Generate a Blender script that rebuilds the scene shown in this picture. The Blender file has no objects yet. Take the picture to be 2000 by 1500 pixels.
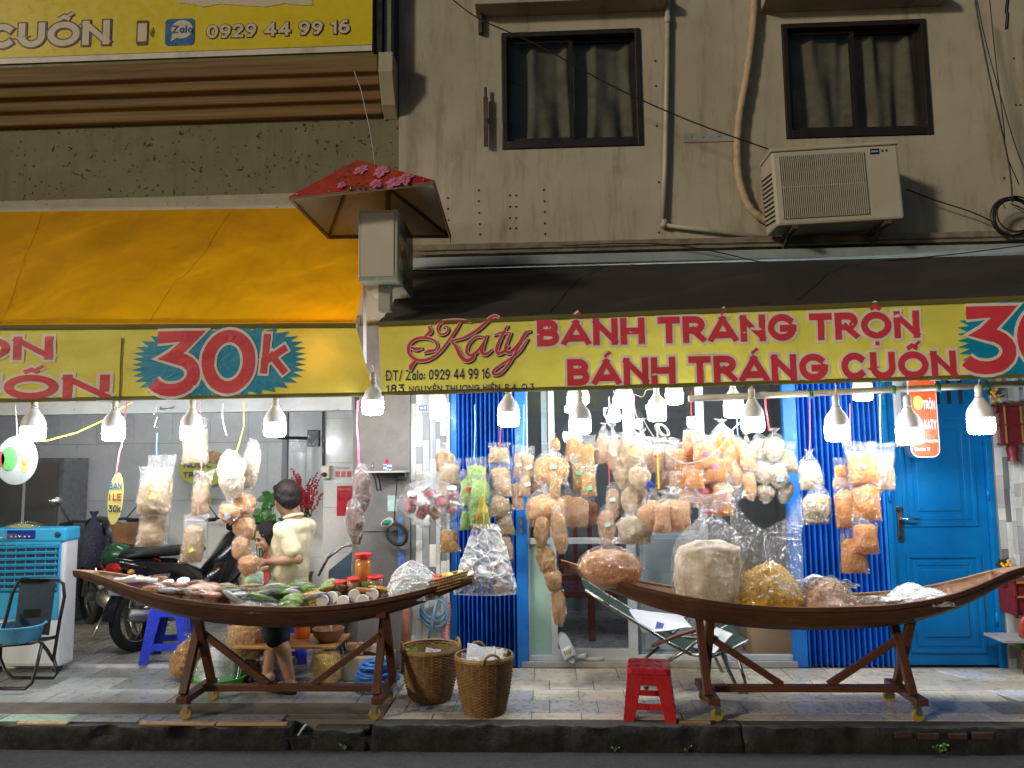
import bpy, bmesh, math, random, unicodedata
import numpy as np
from mathutils import Vector, Matrix, noise
R = math.radians; PI = math.pi
rnd = random.Random(11)
sc = bpy.context.scene
COL = sc.collection
# ---------------------------------------------------------------- camera
F_PX, YAW, PITCH, ROLL, CAM_H = 1500.0, R(2.6), R(5.7), R(.68), 1.55
_f = Vector((-math.sin(YAW)*math.cos(PITCH), math.cos(YAW)*math.cos(PITCH), math.sin(PITCH)))
_r0 = Vector((math.cos(YAW), math.sin(YAW), 0)); _u0 = _r0.cross(_f)
_r = _r0*math.cos(ROLL) - _u0*math.sin(ROLL); _u = _r.cross(_f)
CAM = Vector((0, 0, CAM_H))
cd = bpy.data.cameras.new('camera'); cam = bpy.data.objects.new('camera', cd); COL.objects.link(cam)
cd.sensor_fit = 'HORIZONTAL'; cd.sensor_width = 36; cd.lens = 36*F_PX/2000; cd.clip_end = 300; cd.clip_start = .05
cam.matrix_world = Matrix(((_r.x, _u.x, -_f.x, CAM.x), (_r.y, _u.y, -_f.y, CAM.y), (_r.z, _u.z, -_f.z, CAM.z), (0, 0, 0, 1)))
sc.camera = cam
# ---------------------------------------------------------------- night sky, the low warm street light, exposure
SUN_DIR = Vector((.46, .40, -.20)).normalized()
w = bpy.data.worlds.new('World'); sc.world = w; w.use_nodes = True
nt = w.node_tree; bg = nt.nodes['Background']; sk = nt.nodes.new('ShaderNodeTexSky'); sk.sky_type = 'NISHITA'; sk.sun_disc = False
sk.sun_elevation = math.asin(-SUN_DIR.z); sk.sun_rotation = math.atan2(-SUN_DIR.x, -SUN_DIR.y)
nt.links.new(sk.outputs[0], bg.inputs[0]); bg.inputs[1].default_value = .026
sl = bpy.data.lights.new('sun', 'SUN'); sl.energy = 1.4; sl.angle = R(6); sl.color = (1, .85, .62)
so = bpy.data.objects.new('sun', sl); COL.objects.link(so); so.rotation_euler = SUN_DIR.to_track_quat('-Z', 'Y').to_euler(); so.location = (-8, -4, 8)
sc.view_settings.view_transform = 'Standard'; sc.view_settings.look = 'None'; sc.view_settings.exposure = 0.0; sc.view_settings.gamma = 1
sc.render.engine = 'CYCLES'; cy = sc.cycles
cy.use_denoising = True; cy.max_bounces = 8; cy.diffuse_bounces = 3; cy.glossy_bounces = 3; cy.transmission_bounces = 6; cy.transparent_max_bounces = 28
cy.sample_clamp_indirect = 4; cy.sample_clamp_direct = 0; cy.caustics_reflective = False; cy.caustics_refractive = False; cy.use_light_tree = True
BULB_STRENGTH = 112.0

def ray(px, py): return _f*F_PX + (px-1000)*_r - (py-750)*_u
def at(px, py, Y): d = ray(px, py); return CAM + d*(Y/d.y)
def atz(px, py, z): d = ray(px, py); return CAM + d*((z-CAM_H)/d.z)
def ppm(Y): return F_PX/Y          # photo pixels per metre at depth Y

# ---------------------------------------------------------------- objects
ORG = {}
def _org(o): return ORG.get(o.name, Vector((0, 0, 0))) if o else Vector((0, 0, 0))
def tag(o, label, cat, group=None, kind=None):
    if label: o['label'] = label
    if cat: o['category'] = cat
    if group: o['group'] = group
    if kind: o['kind'] = kind
    return o
def thing(name, label, cat, loc=(0, 0, 0), group=None):
    o = bpy.data.objects.new(name, None); COL.objects.link(o); o.location = loc; o.empty_display_size = .05
    ORG[o.name] = Vector(loc); return tag(o, label, cat, group)
def copy_tree(o, loc=None, parent=None, rotz=None):
    c = o.copy(); COL.objects.link(c)
    if parent: c.parent = parent
    if loc is not None: c.location = loc; ORG[c.name] = Vector(loc)
    if rotz is not None: c.rotation_euler = (0, 0, rotz)
    for ch in o.children: copy_tree(ch, None, c)
    return c

class MB:
    def __init__(s): s.v = []; s.f = []; s.fm = []; s.cur = 0
    def add(s, vs, fs):
        n = len(s.v); s.v += [Vector(p) for p in vs]; s.f += [tuple(i+n for i in q) for q in fs]; s.fm += [s.cur]*len(fs); return s
    def box(s, c, d, rot=None, taper=1):
        x, y, z = d[0]/2, d[1]/2, d[2]/2; c = Vector(c)
        P = [Vector((i*x*(taper if k > 0 else 1), j*y*(taper if k > 0 else 1), k*z)) for k in (-1, 1) for j in (-1, 1) for i in (-1, 1)]
        if rot: P = [rot @ p for p in P]
        return s.add([c+p for p in P], [(0, 2, 3, 1), (4, 5, 7, 6), (0, 1, 5, 4), (2, 6, 7, 3), (0, 4, 6, 2), (1, 3, 7, 5)])
    def box2(s, a, b):
        a = Vector(a); b = Vector(b); return s.box((a+b)/2, [abs(q) for q in (b-a)])
    def bar(s, a, b, w, h, up=(0, 0, 1)):
        a = Vector(a); b = Vector(b); z = (b-a); L = z.length; z.normalize(); x = Vector(up).cross(z)
        if x.length < 1e-4: x = Vector((1, 0, 0)).cross(z)
        x.normalize(); y = z.cross(x); M = Matrix((x, y, z)).transposed()
        return s.box((a+b)/2, (w, h, L), M)
    def tube(s, pts, r, seg=8, caps=True):
        pts = [Vector(p) for p in pts]; n = len(pts); rs = r if isinstance(r, (list, tuple)) else [r]*n
        t0 = (pts[1]-pts[0]).normalized(); x = t0.orthogonal().normalized(); V = []; 
        for i, p in enumerate(pts):
            t = (pts[min(i+1, n-1)]-pts[max(i-1, 0)]).normalized()
            x = (x-t*x.dot(t)); x = x.normalized() if x.length > 1e-6 else t.orthogonal().normalized(); y = t.cross(x)
            for k in range(seg): a = 2*PI*k/seg; V.append(p+(x*math.cos(a)+y*math.sin(a))*rs[i])
        Fc = [(i*seg+k, i*seg+(k+1) % seg, (i+1)*seg+(k+1) % seg, (i+1)*seg+k) for i in range(n-1) for k in range(seg)]
        if caps: Fc += [tuple(range(seg))[::-1], tuple(range((n-1)*seg, n*seg))]
        return s.add(V, Fc)
    def ring(s, c, Rr, r, axis=(0, 0, 1), seg=24, k=8, sx=1, sy=1):
        z = Vector(axis).normalized(); x = z.orthogonal().normalized(); y = z.cross(x); c = Vector(c); V = []
        for i in range(seg):
            a = 2*PI*i/seg; d = x*math.cos(a)*sx+y*math.sin(a)*sy; p = c+d*Rr
            dn = d.normalized()
            for j in range(k): b = 2*PI*j/k; V.append(p+dn*r*math.cos(b)+z*r*math.sin(b))
        return s.add(V, [(i*k+j, ((i+1) % seg)*k+j, ((i+1) % seg)*k+(j+1) % k, i*k+(j+1) % k) for i in range(seg) for j in range(k)])
    def lathe(s, prof, c=(0, 0, 0), seg=20, axis=(0, 0, 1), cap0=True, cap1=True, sx=1, sy=1):
        z = Vector(axis).normalized(); c = Vector(c)
        x = Vector((1, 0, 0)) if abs(z.x) < .9 else Vector((0, 1, 0)); x = (x-z*x.dot(z)).normalized(); y = z.cross(x)
        V = [c+(x*math.cos(2*PI*k/seg)*sx+y*math.sin(2*PI*k/seg)*sy)*r+z*h for r, h in prof for k in range(seg)]; n = len(prof)
        Fc = [(i*seg+k, i*seg+(k+1) % seg, (i+1)*seg+(k+1) % seg, (i+1)*seg+k) for i in range(n-1) for k in range(seg)]
        if cap0: Fc.append(tuple(range(seg))[::-1])
        if cap1: Fc.append(tuple(range((n-1)*seg, n*seg)))
        return s.add(V, Fc)
    def ball(s, c, r, seg=14, rings=9, rot=None):
        r = r if isinstance(r, (tuple, list)) else (r, r, r); c = Vector(c); V = []
        for i in range(rings+1):
            ph = PI*i/rings
            for k in range(seg):
                th = 2*PI*k/seg; p = Vector((r[0]*math.sin(ph)*math.cos(th), r[1]*math.sin(ph)*math.sin(th), r[2]*math.cos(ph)))
                V.append(c+(rot @ p if rot else p))
        return s.add(V, [(i*seg+k, (i+1)*seg+k, (i+1)*seg+(k+1) % seg, i*seg+(k+1) % seg) for i in range(rings) for k in range(seg)])
    def grid(s, fn, nu, nv):
        V = [fn(i/nu, j/nv) for j in range(nv+1) for i in range(nu+1)]; W = nu+1
        return s.add(V, [(j*W+i, j*W+i+1, (j+1)*W+i+1, (j+1)*W+i) for j in range(nv) for i in range(nu)])
    def prism(s, poly, fn0, fn1):
        n = len(poly); V = [fn0(p) for p in poly]+[fn1(p) for p in poly]
        return s.add(V, [tuple(range(n)), tuple(range(n, 2*n))[::-1]]+[(i, i+n, (i+1) % n+n, (i+1) % n) for i in range(n)])
    def jitter(s, amp, freq, seed=0, dirs=(1, 1, 1)):
        for p in s.v:
            d = noise.noise_vector(p*freq+Vector((seed*7.1, seed*3.3, seed)))
            p.x += d.x*amp*dirs[0]; p.y += d.y*amp*dirs[1]; p.z += d.z*amp*dirs[2]
        return s
    def build(s, name, mat, parent=None, smooth=False, bevel=0, label=None, weld=False, kind=None):
        o0 = _org(parent); me = bpy.data.meshes.new(name); me.from_pydata([tuple(p-o0) for p in s.v], [], s.f)
        bm = bmesh.new(); bm.from_mesh(me)
        if weld: bmesh.ops.remove_doubles(bm, verts=bm.verts, dist=1e-5)
        bmesh.ops.recalc_face_normals(bm, faces=bm.faces); bm.to_mesh(me); bm.free()
        mats = mat if isinstance(mat, (list, tuple)) else [mat]
        for m in mats: me.materials.append(m)
        if len(mats) > 1 and not weld:
            for p, k in zip(me.polygons, s.fm): p.material_index = k
        if smooth:
            for p in me.polygons: p.use_smooth = True
        o = bpy.data.objects.new(name, me); COL.objects.link(o)
        if parent: o.parent = parent; ORG[o.name] = o0
        if bevel:
            b = o.modifiers.new('edge', 'BEVEL'); b.width = bevel; b.segments = 2; b.limit_method = 'ANGLE'; b.angle_limit = R(35)
        if label: o['label'] = label
        if kind: o['kind'] = kind
        return o
def single(name, label, cat, mb, mat, loc=None, group=None, **k):
    """a thing that is one mesh; its origin is moved to loc"""
    L = Vector(loc) if loc is not None else Vector((sum(p.x for p in mb.v)/len(mb.v), sum(p.y for p in mb.v)/len(mb.v), min(p.z for p in mb.v)))
    for p in mb.v: p -= L
    o = mb.build(name, mat, None, **k); o.location = L; ORG[o.name] = L
    return tag(o, label, cat, group)

# ---------------------------------------------------------------- materials
def _nodes(name):
    m = bpy.data.materials.new(name); m.use_nodes = True; n = m.node_tree; b = n.nodes['Principled BSDF']; return m, n, b
def _mapping(n, scale=(1, 1, 1), space='Object', rot=(0, 0, 0)):
    tc = n.nodes.new('ShaderNodeTexCoord'); mp = n.nodes.new('ShaderNodeMapping'); mp.inputs['Scale'].default_value = scale; mp.inputs['Rotation'].default_value = rot
    n.links.new(tc.outputs[space], mp.inputs[0]); return mp.outputs[0]
def _noise(n, vec, scale, detail=5, rough=.6, dist=0):
    t = n.nodes.new('ShaderNodeTexNoise'); t.inputs['Scale'].default_value = scale; t.inputs['Detail'].default_value = detail
    t.inputs['Roughness'].default_value = rough; t.inputs['Distortion'].default_value = dist; n.links.new(vec, t.inputs['Vector']); return t.outputs['Fac']
def _ramp(n, fac, p0, c0, p1, c1):
    r = n.nodes.new('ShaderNodeValToRGB'); e = r.color_ramp.elements
    e[0].position = p0; e[1].position = p1; e[0].color = (*c0, 1); e[1].color = (*c1, 1); n.links.new(fac, r.inputs[0]); return r.outputs[0]
def _mix(n, mode, fac, a, b):
    x = n.nodes.new('ShaderNodeMix'); x.data_type = 'RGBA'; x.blend_type = mode
    for key, v in ((0, fac), (6, a), (7, b)):
        if hasattr(v, 'is_linked'): n.links.new(v, x.inputs[key])
        else: x.inputs[key].default_value = v if key == 0 else (*v, 1)
    return x.outputs[2]
def _bump(n, b, h, st, dist=.01):
    k = n.nodes.new('ShaderNodeBump'); k.inputs['Strength'].default_value = st; k.inputs['Distance'].default_value = dist
    n.links.new(h, k.inputs['Height']); n.links.new(k.outputs[0], b.inputs['Normal']); return k
MATS = {}
def pm(name, col, rough=.6, metal=0, var=.15, scale=5, bump=.15, bscale=60, stain=0, sscale=2.5, scol=(.35, .3, .25), stretch=(1, 1, 1), coat=0, spec=.5, sss=0, bdist=.004, rvar=.15, ss=(.5, .72)):
    """general worn surface: colour drift, blotchy stains, fine relief, uneven gloss"""
    if name in MATS: return MATS[name]
    m, n, b = _nodes(name); v = _mapping(n, stretch)
    f = _noise(n, v, scale, 6, .65)
    c = _ramp(n, f, .3, [max(0, x*(1-var)) for x in col], .72, [min(1, x*(1+var)) for x in col])
    if stain:
        g = _noise(n, v, sscale, 8, .7, .6); g2 = _ramp(n, g, ss[0], (0, 0, 0), ss[1], (stain, stain, stain))
        c = _mix(n, 'MULTIPLY', g2, c, scol)
    n.links.new(c, b.inputs['Base Color'])
    rr = _ramp(n, _noise(n, v, scale*3.1, 4), .3, [max(.03, rough-rvar)]*3, .7, [min(1, rough+rvar)]*3); n.links.new(rr, b.inputs['Roughness'])
    b.inputs['Metallic'].default_value = metal; b.inputs['Specular IOR Level'].default_value = spec; b.inputs['Coat Weight'].default_value = coat
    if sss: b.inputs['Subsurface Weight'].default_value = sss; b.inputs['Subsurface Radius'].default_value = (.02, .008, .005); b.inputs['Subsurface Scale'].default_value = .5
    if bump: _bump(n, b, _noise(n, v, bscale, 4, .6), bump, bdist)
    MATS[name] = m; return m
def wood(name, c0, c1, axis=0, rough=.5, grain=22, dirt=.5):
    if name in MATS: return MATS[name]
    m, n, b = _nodes(name); st = [9, 9, 9]; st[axis] = .7; v = _mapping(n, st)
    f = _noise(n, v, grain*.22, 8, .7, 1.2); c = _ramp(n, f, .3, c0, .7, c1)
    v2 = _mapping(n); g = _ramp(n, _noise(n, v2, 4, 8, .7, .4), .48, (0, 0, 0), .7, (dirt,)*3); c = _mix(n, 'MULTIPLY', g, c, (.3, .25, .22))
    n.links.new(c, b.inputs['Base Color']); b.inputs['Roughness'].default_value = rough; _bump(n, b, f, .35, .004); MATS[name] = m; return m
def emit(name, col, st):
    if name in MATS: return MATS[name]
    m, n, b = _nodes(name); b.inputs['Base Color'].default_value = (*col, 1); b.inputs['Emission Color'].default_value = (*col, 1); b.inputs['Emission Strength'].default_value = st; MATS[name] = m; return m
def cloth(name, col, transl=.4, rough=.7, var=.1, stain=.0, scol=(.5, .45, .35), tcol=None, weave=400):
    """thin sheet that lets light through"""
    if name in MATS: return MATS[name]
    m, n, b = _nodes(name); v = _mapping(n)
    c = _ramp(n, _noise(n, v, 3, 6, .6, .5), .3, [x*(1-var) for x in col], .7, [min(1, x*(1+var)) for x in col])
    if stain: c = _mix(n, 'MULTIPLY', _ramp(n, _noise(n, v, 1.7, 9, .72, .7), .45, (0, 0, 0), .75, (stain,)*3), c, scol)
    n.links.new(c, b.inputs['Base Color']); b.inputs['Roughness'].default_value = rough
    _bump(n, b, _noise(n, v, 9, 6, .6, 1.0), .35, .01)
    t = n.nodes.new('ShaderNodeBsdfTranslucent')
    if tcol: t.inputs[0].default_value = (*tcol, 1)
    else: n.links.new(c, t.inputs[0])
    x = n.nodes.new('ShaderNodeMixShader'); x.inputs[0].default_value = transl
    n.links.new(b.outputs[0], x.inputs[1]); n.links.new(t.outputs[0], x.inputs[2]); n.links.new(x.outputs[0], n.nodes['Material Output'].inputs[0])
    MATS[name] = m; return m
def _schlick(n, normal=None, f0=.04, gain=1.0):
    lw = n.nodes.new('ShaderNodeLayerWeight'); lw.inputs['Blend'].default_value = .5
    if normal is not None: n.links.new(normal, lw.inputs['Normal'])
    p = n.nodes.new('ShaderNodeMath'); p.operation = 'POWER'; p.inputs[1].default_value = 4.0; n.links.new(lw.outputs['Facing'], p.inputs[0])
    m = n.nodes.new('ShaderNodeMath'); m.operation = 'MULTIPLY_ADD'; m.inputs[1].default_value = gain*(1-f0); m.inputs[2].default_value = f0; m.use_clamp = True; n.links.new(p.outputs[0], m.inputs[0]); return m.outputs[0]
def film(name='clear_film', tint=(1, 1, 1), haze=.10, rough=.13, crinkle=.9, cs=30, hcol=(.9, .9, .9)):
    """thin clear plastic: mostly see-through, crinkled, with sharp glints"""
    if name in MATS: return MATS[name]
    m, n, b = _nodes(name); v = _mapping(n); n.nodes.remove(b)
    tr = n.nodes.new('ShaderNodeBsdfTransparent'); tr.inputs[0].default_value = (*tint, 1)
    gl = n.nodes.new('ShaderNodeBsdfGlossy'); gl.inputs['Roughness'].default_value = rough
    df = n.nodes.new('ShaderNodeBsdfDiffuse'); df.inputs[0].default_value = (*hcol, 1)
    bp = n.nodes.new('ShaderNodeBump'); bp.inputs['Strength'].default_value = crinkle; bp.inputs['Distance'].default_value = .02
    f = _noise(n, v, cs, 4, .55, .9)
    vo = n.nodes.new('ShaderNodeTexVoronoi'); vo.feature = 'DISTANCE_TO_EDGE'; vo.inputs['Scale'].default_value = cs*.75
    wv = n.nodes.new('ShaderNodeMixRGB'); wv.inputs[0].default_value = .12; nz = n.nodes.new('ShaderNodeTexNoise'); nz.inputs['Scale'].default_value = cs*.4; n.links.new(v, nz.inputs['Vector']); n.links.new(v, wv.inputs[1]); n.links.new(nz.outputs['Color'], wv.inputs[2]); n.links.new(wv.outputs[0], vo.inputs['Vector'])
    cr = _ramp(n, vo.outputs['Distance'], 0, (1, 1, 1), .22, (0, 0, 0)); hs_ = n.nodes.new('ShaderNodeMath'); hs_.operation = 'MULTIPLY_ADD'; hs_.inputs[1].default_value = .45; n.links.new(cr, hs_.inputs[0]); n.links.new(f, hs_.inputs[2]); n.links.new(hs_.outputs[0], bp.inputs['Height'])
    for k in (gl, df): n.links.new(bp.outputs[0], k.inputs['Normal'])
    a = n.nodes.new('ShaderNodeMixShader'); n.links.new(_schlick(n, bp.outputs[0], .085, .7), a.inputs[0]); n.links.new(tr.outputs[0], a.inputs[1]); n.links.new(gl.outputs[0], a.inputs[2])
    hz = n.nodes.new('ShaderNodeMath'); hz.operation = 'MULTIPLY'; hz.inputs[1].default_value = haze*2; hp = _ramp(n, _noise(n, v, cs*.7, 4, .6, 1.5), .35, (0, 0, 0), .8, (1, 1, 1)); cl = _ramp(n, vo.outputs['Distance'], .0, (1, 1, 1), .07, (0, 0, 0)); n.links.new(_mix(n, 'LIGHTEN', 1.0, hp, cl), hz.inputs[0])  # white streaks along the creases are glints painted in diffuse colour
    c = n.nodes.new('ShaderNodeMixShader'); n.links.new(hz.outputs[0], c.inputs[0]); n.links.new(a.outputs[0], c.inputs[1]); n.links.new(df.outputs[0], c.inputs[2])
    n.links.new(c.outputs[0], n.nodes['Material Output'].inputs[0]); MATS[name] = m; return m
def food(name, c0, c1, scale=30, spec=None, strand=True):
    """dried, shredded or noodle-like filling"""
    if name in MATS: return MATS[name]
    m, n, b = _nodes(name); v = _mapping(n, (1, 1, .55))
    f = _noise(n, v, scale, 6, .6, 3.0 if strand else .3); c = _ramp(n, f, .32, c0, .66, c1)
    big = _noise(n, v, 9, 4, .5); c = _mix(n, 'MULTIPLY', _ramp(n, big, .45, (0, 0, 0), .7, (.35,)*3), c, [x*.6+.3 for x in c0])
    if spec is not None:
        g = _ramp(n, _noise(n, v, 90, 2, .5), .66, (0, 0, 0), .72, (.8,)*3); c = _mix(n, 'MIX', g, c, spec)
    n.links.new(c, b.inputs['Base Color']); b.inputs['Roughness'].default_value = .55
    _bump(n, b, f, 1.0, .02)
    t = n.nodes.new('ShaderNodeBsdfTranslucent'); n.links.new(c, t.inputs[0]); x = n.nodes.new('ShaderNodeMixShader'); x.inputs[0].default_value = .42
    n.links.new(b.outputs[0], x.inputs[1]); n.links.new(t.outputs[0], x.inputs[2]); n.links.new(x.outputs[0], n.nodes['Material Output'].inputs[0])
    MATS[name] = m; return m
def glass(name, tint=(.8, .85, .85), mixf=.12, rough=.03):
    if name in MATS: return MATS[name]
    m, n, b = _nodes(name); n.nodes.remove(b)
    tr = n.nodes.new('ShaderNodeBsdfTransparent'); tr.inputs[0].default_value = (*tint, 1); gl = n.nodes.new('ShaderNodeBsdfGlossy'); gl.inputs['Roughness'].default_value = rough
    x = n.nodes.new('ShaderNodeMixShader'); n.links.new(_schlick(n, None, .04+mixf*.5, .8), x.inputs[0]); n.links.new(tr.outputs[0], x.inputs[1]); n.links.new(gl.outputs[0], x.inputs[2])
    n.links.new(x.outputs[0], n.nodes['Material Output'].inputs[0]); MATS[name] = m; return m
def plastic(name, col, rough=.35, **k):
    k.setdefault('var', .05); k.setdefault('bump', .04); return pm(name, col, rough, **k)
def metal(name, col, rough=.35, **k): return pm(name, col, rough, metal=1, var=.12, bump=.05, **k)

# ---------------------------------------------------------------- stroke lettering
def _arc(cx, cy, rx, ry, a0, a1, n=14): return [(cx+rx*math.cos(R(a0+(a1-a0)*i/n)), cy+ry*math.sin(R(a0+(a1-a0)*i/n))) for i in range(n+1)]
_O = _arc(.5, .5, .5, .5, 90, 450, 28)
GLY = {
 'A': (1.0, [[(0, 0), (.5, 1)], [(.5, 1), (1, 0)], [(.2, .2), (.8, .2)]]), 'B': (.72, [[(0, 0), (0, 1)], [(0, 1), (.55, 1)]+_arc(.55, .76, .38, .24, 90, -90, 10)+[(0, .52)], [(.5, .52)]+_arc(.6, .26, .4, .26, 90, -90, 10)+[(0, 0)]]),
 'C': (.85, [_arc(.5, .5, .5, .5, 48, 312, 24)]), 'D': (.82, [[(0, 0), (0, 1), (.45, 1)]+_arc(.45, .5, .55, .5, 90, -90, 16)+[(0, 0)]]),
 'E': (.6, [[(1, 1), (0, 1), (0, 0), (1, 0)], [(0, .5), (.85, .5)]]), 'F': (.58, [[(1, 1), (0, 1), (0, 0)], [(0, .5), (.85, .5)]]),
 'G': (.95, [_arc(.5, .5, .5, .5, 45, 335, 26)+[(1, .48)], [(1, .46), (.55, .46)]]), 'H': (.8, [[(0, 0), (0, 1)], [(1, 0), (1, 1)], [(0, .5), (1, .5)]]),
 'I': (.0, [[(0, 0), (0, 1)]]), 'K': (.75, [[(0, 0), (0, 1)], [(.95, 1), (.05, .45)], [(.3, .62), (1, 0)]]), 'L': (.55, [[(0, 1), (0, 0), (1, 0)]]), 'M': (1, [[(0, 0), (0, 1), (.5, .2), (1, 1), (1, 0)]]),
 'N': (.82, [[(0, 0), (0, 1)], [(0, 1), (1, 0)], [(1, 0), (1, 1)]]), 'O': (1, [_O]), 'P': (.62, [[(0, 0), (0, 1), (.5, 1)]+_arc(.55, .73, .45, .27, 90, -90, 10)+[(0, .46)]]),
 'Q': (1, [_O, [(.6, .3), (1, 0)]]), 'R': (.74, [[(0, 0), (0, 1)], [(0, 1), (.5, 1)]+_arc(.55, .73, .42, .27, 90, -90, 10)+[(0, .46)], [(.45, .46), (1, 0)]]),
 'T': (.72, [[(0, 1), (1, 1)], [(.5, 0), (.5, 1)]]), 'U': (.8, [[(0, 1), (0, .42)]+_arc(.5, .42, .5, .42, 180, 360, 14)+[(1, 1)]]), 'V': (.9, [[(0, 1), (.5, 0), (1, 1)]]), 'Y': (.9, [[(0, 1), (.5, .45), (1, 1)], [(.5, .45), (.5, 0)]]), 'Z': (.7, [[(0, 1), (1, 1), (0, 0), (1, 0)]]), 'X': (.8, [[(0, 0), (1, 1)], [(0, 1), (1, 0)]]),
 '0': (.62, [_O]), '1': (.25, [[(0, .8), (1, 1), (1, 0)]]), '2': (.6, [_arc(.5, .72, .48, .28, 165, -20, 12)+[(0, 0), (1, 0)]]), '3': (.62, [[(.05, 1), (.95, 1), (.42, .6)]+_arc(.45, .3, .55, .3, 95, -150, 14)]),
 '4': (.68, [[(.75, 0), (.75, 1)], [(.7, .96), (.02, .30)], [(0, .28), (1, .28)]]), '6': (.6, [_arc(.5, .3, .5, .3, 90, 450, 18), [(.02, .36), (.12, .68), (.5, 1), (.75, 1)]]), '7': (.6, [[(0, 1), (1, 1), (.35, 0)]]), '8': (.6, [_arc(.5, .76, .42, .24, -90, 270, 16), _arc(.5, .26, .5, .26, 90, 450, 16)]),
 '9': (.6, [_arc(.5, .7, .5, .3, -90, 270, 18), [(.98, .64), (.88, .32), (.5, 0), (.25, 0)]]), 'a': (.52, [_arc(.5, .3, .5, .3, 0, 360, 16), [(1, .6), (1, 0)]]), 'l': (.0, [[(0, 1), (0, 0)]]), 'o': (.55, [_arc(.5, .3, .5, .3, 90, 450, 18)]),
 'k': (.55, [[(0, 0), (0, 1)], [(.9, .68), (.05, .3)], [(.35, .42), (1, 0)]]), 'n': (.5, [[(0, 0), (0, .6)], [(0, .38)]+_arc(.5, .36, .5, .26, 180, 0, 10)+[(1, 0)]]), 'g': (.5, [_arc(.5, .3, .5, .3, 0, 360, 16), [(1, .6), (1, -.2), (.6, -.32), (.1, -.25)]]), 'u': (.5, [[(0, .6), (0, .25)]+_arc(.5, .26, .5, .26, 180, 360, 10)+[(1, .6)], [(1, .3), (1, 0)]]),
 'y': (.5, [[(0, .6), (.5, .05)], [(1, .6), (.35, -.3)]]), 'e': (.52, [[(0, .3), (1, .3)]+_arc(.5, .3, .5, .3, 5, 310, 16)]), 'h': (.5, [[(0, 0), (0, 1)], [(0, .38)]+_arc(.5, .36, .5, .26, 180, 0, 10)+[(1, 0)]]), 'i': (.0, [[(0, 0), (0, .6)], [(0, .86), (0, .9)]]), 'c': (.48, [_arc(.5, .3, .5, .3, 50, 310, 14)]), 'd': (.52, [_arc(.5, .3, .5, .3, 0, 360, 16), [(1, 1), (1, 0)]]), 't': (.4, [[(.5, .9), (.5, .05), (1, 0)], [(0, .6), (1, .6)]]), 'r': (.35, [[(0, 0), (0, .6)], [(0, .4), (.5, .6), (1, .6)]]), 'm': (.8, [[(0, 0), (0, .6)], [(0, .4), (.25, .6), (.5, .45), (.5, 0)], [(.5, .4), (.75, .6), (1, .45), (1, 0)]]), 's': (.45, [[(1, .5), (.5, .62), (.05, .48), (.5, .3), (.95, .14), (.5, 0), (0, .1)]]),
 '/': (.4, [[(0, -.08), (1, 1)]]), ':': (0, [[(0, .1), (0, .14)], [(0, .5), (0, .54)]]), '.': (0, [[(0, .0), (0, .03)]]), ',': (.1, [[(1, .05), (0, -.16)]]), '-': (.3, [[(0, .45), (1, .45)]]),
}
def ribbon(pts, wd, out, z, ext=True):
    """polyline -> mitred ribbon quads appended to out=(verts, faces); wd number or list of widths"""
    P = [np.array(p, float) for p in pts]; n = len(P); closed = n > 3 and np.linalg.norm(P[0]-P[-1]) < 1e-6
    W = list(wd) if isinstance(wd, (list, tuple)) else [wd]*n
    if ext and not closed:
        d = P[0]-P[1]; P[0] = P[0]+d/np.linalg.norm(d)*W[0]/2; d = P[-1]-P[-2]; P[-1] = P[-1]+d/np.linalg.norm(d)*W[-1]/2
    V, Fc = out; b = len(V)
    for i in range(n):
        a = P[i]-P[i-1] if i else (P[-1]-P[-2] if closed else P[1]-P[0]); c = P[i+1]-P[i] if i < n-1 else (P[1]-P[0] if closed else P[-1]-P[-2])
        a = a/(np.linalg.norm(a)+1e-9); c = c/(np.linalg.norm(c)+1e-9); t = a+c
        if np.linalg.norm(t) < 1e-3: t = a
        t = t/np.linalg.norm(t); nn = np.array((-t[1], t[0])); k = min(1/max(.35, abs(nn@np.array((-a[1], a[0])))), 2.2)
        h = W[i]/2*k; V.append((P[i][0]+nn[0]*h, P[i][1]+nn[1]*h, z)); V.append((P[i][0]-nn[0]*h, P[i][1]-nn[1]*h, z))
    for i in range(n-1): Fc.append((b+2*i, b+2*i+1, b+2*i+3, b+2*i+2))
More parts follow.
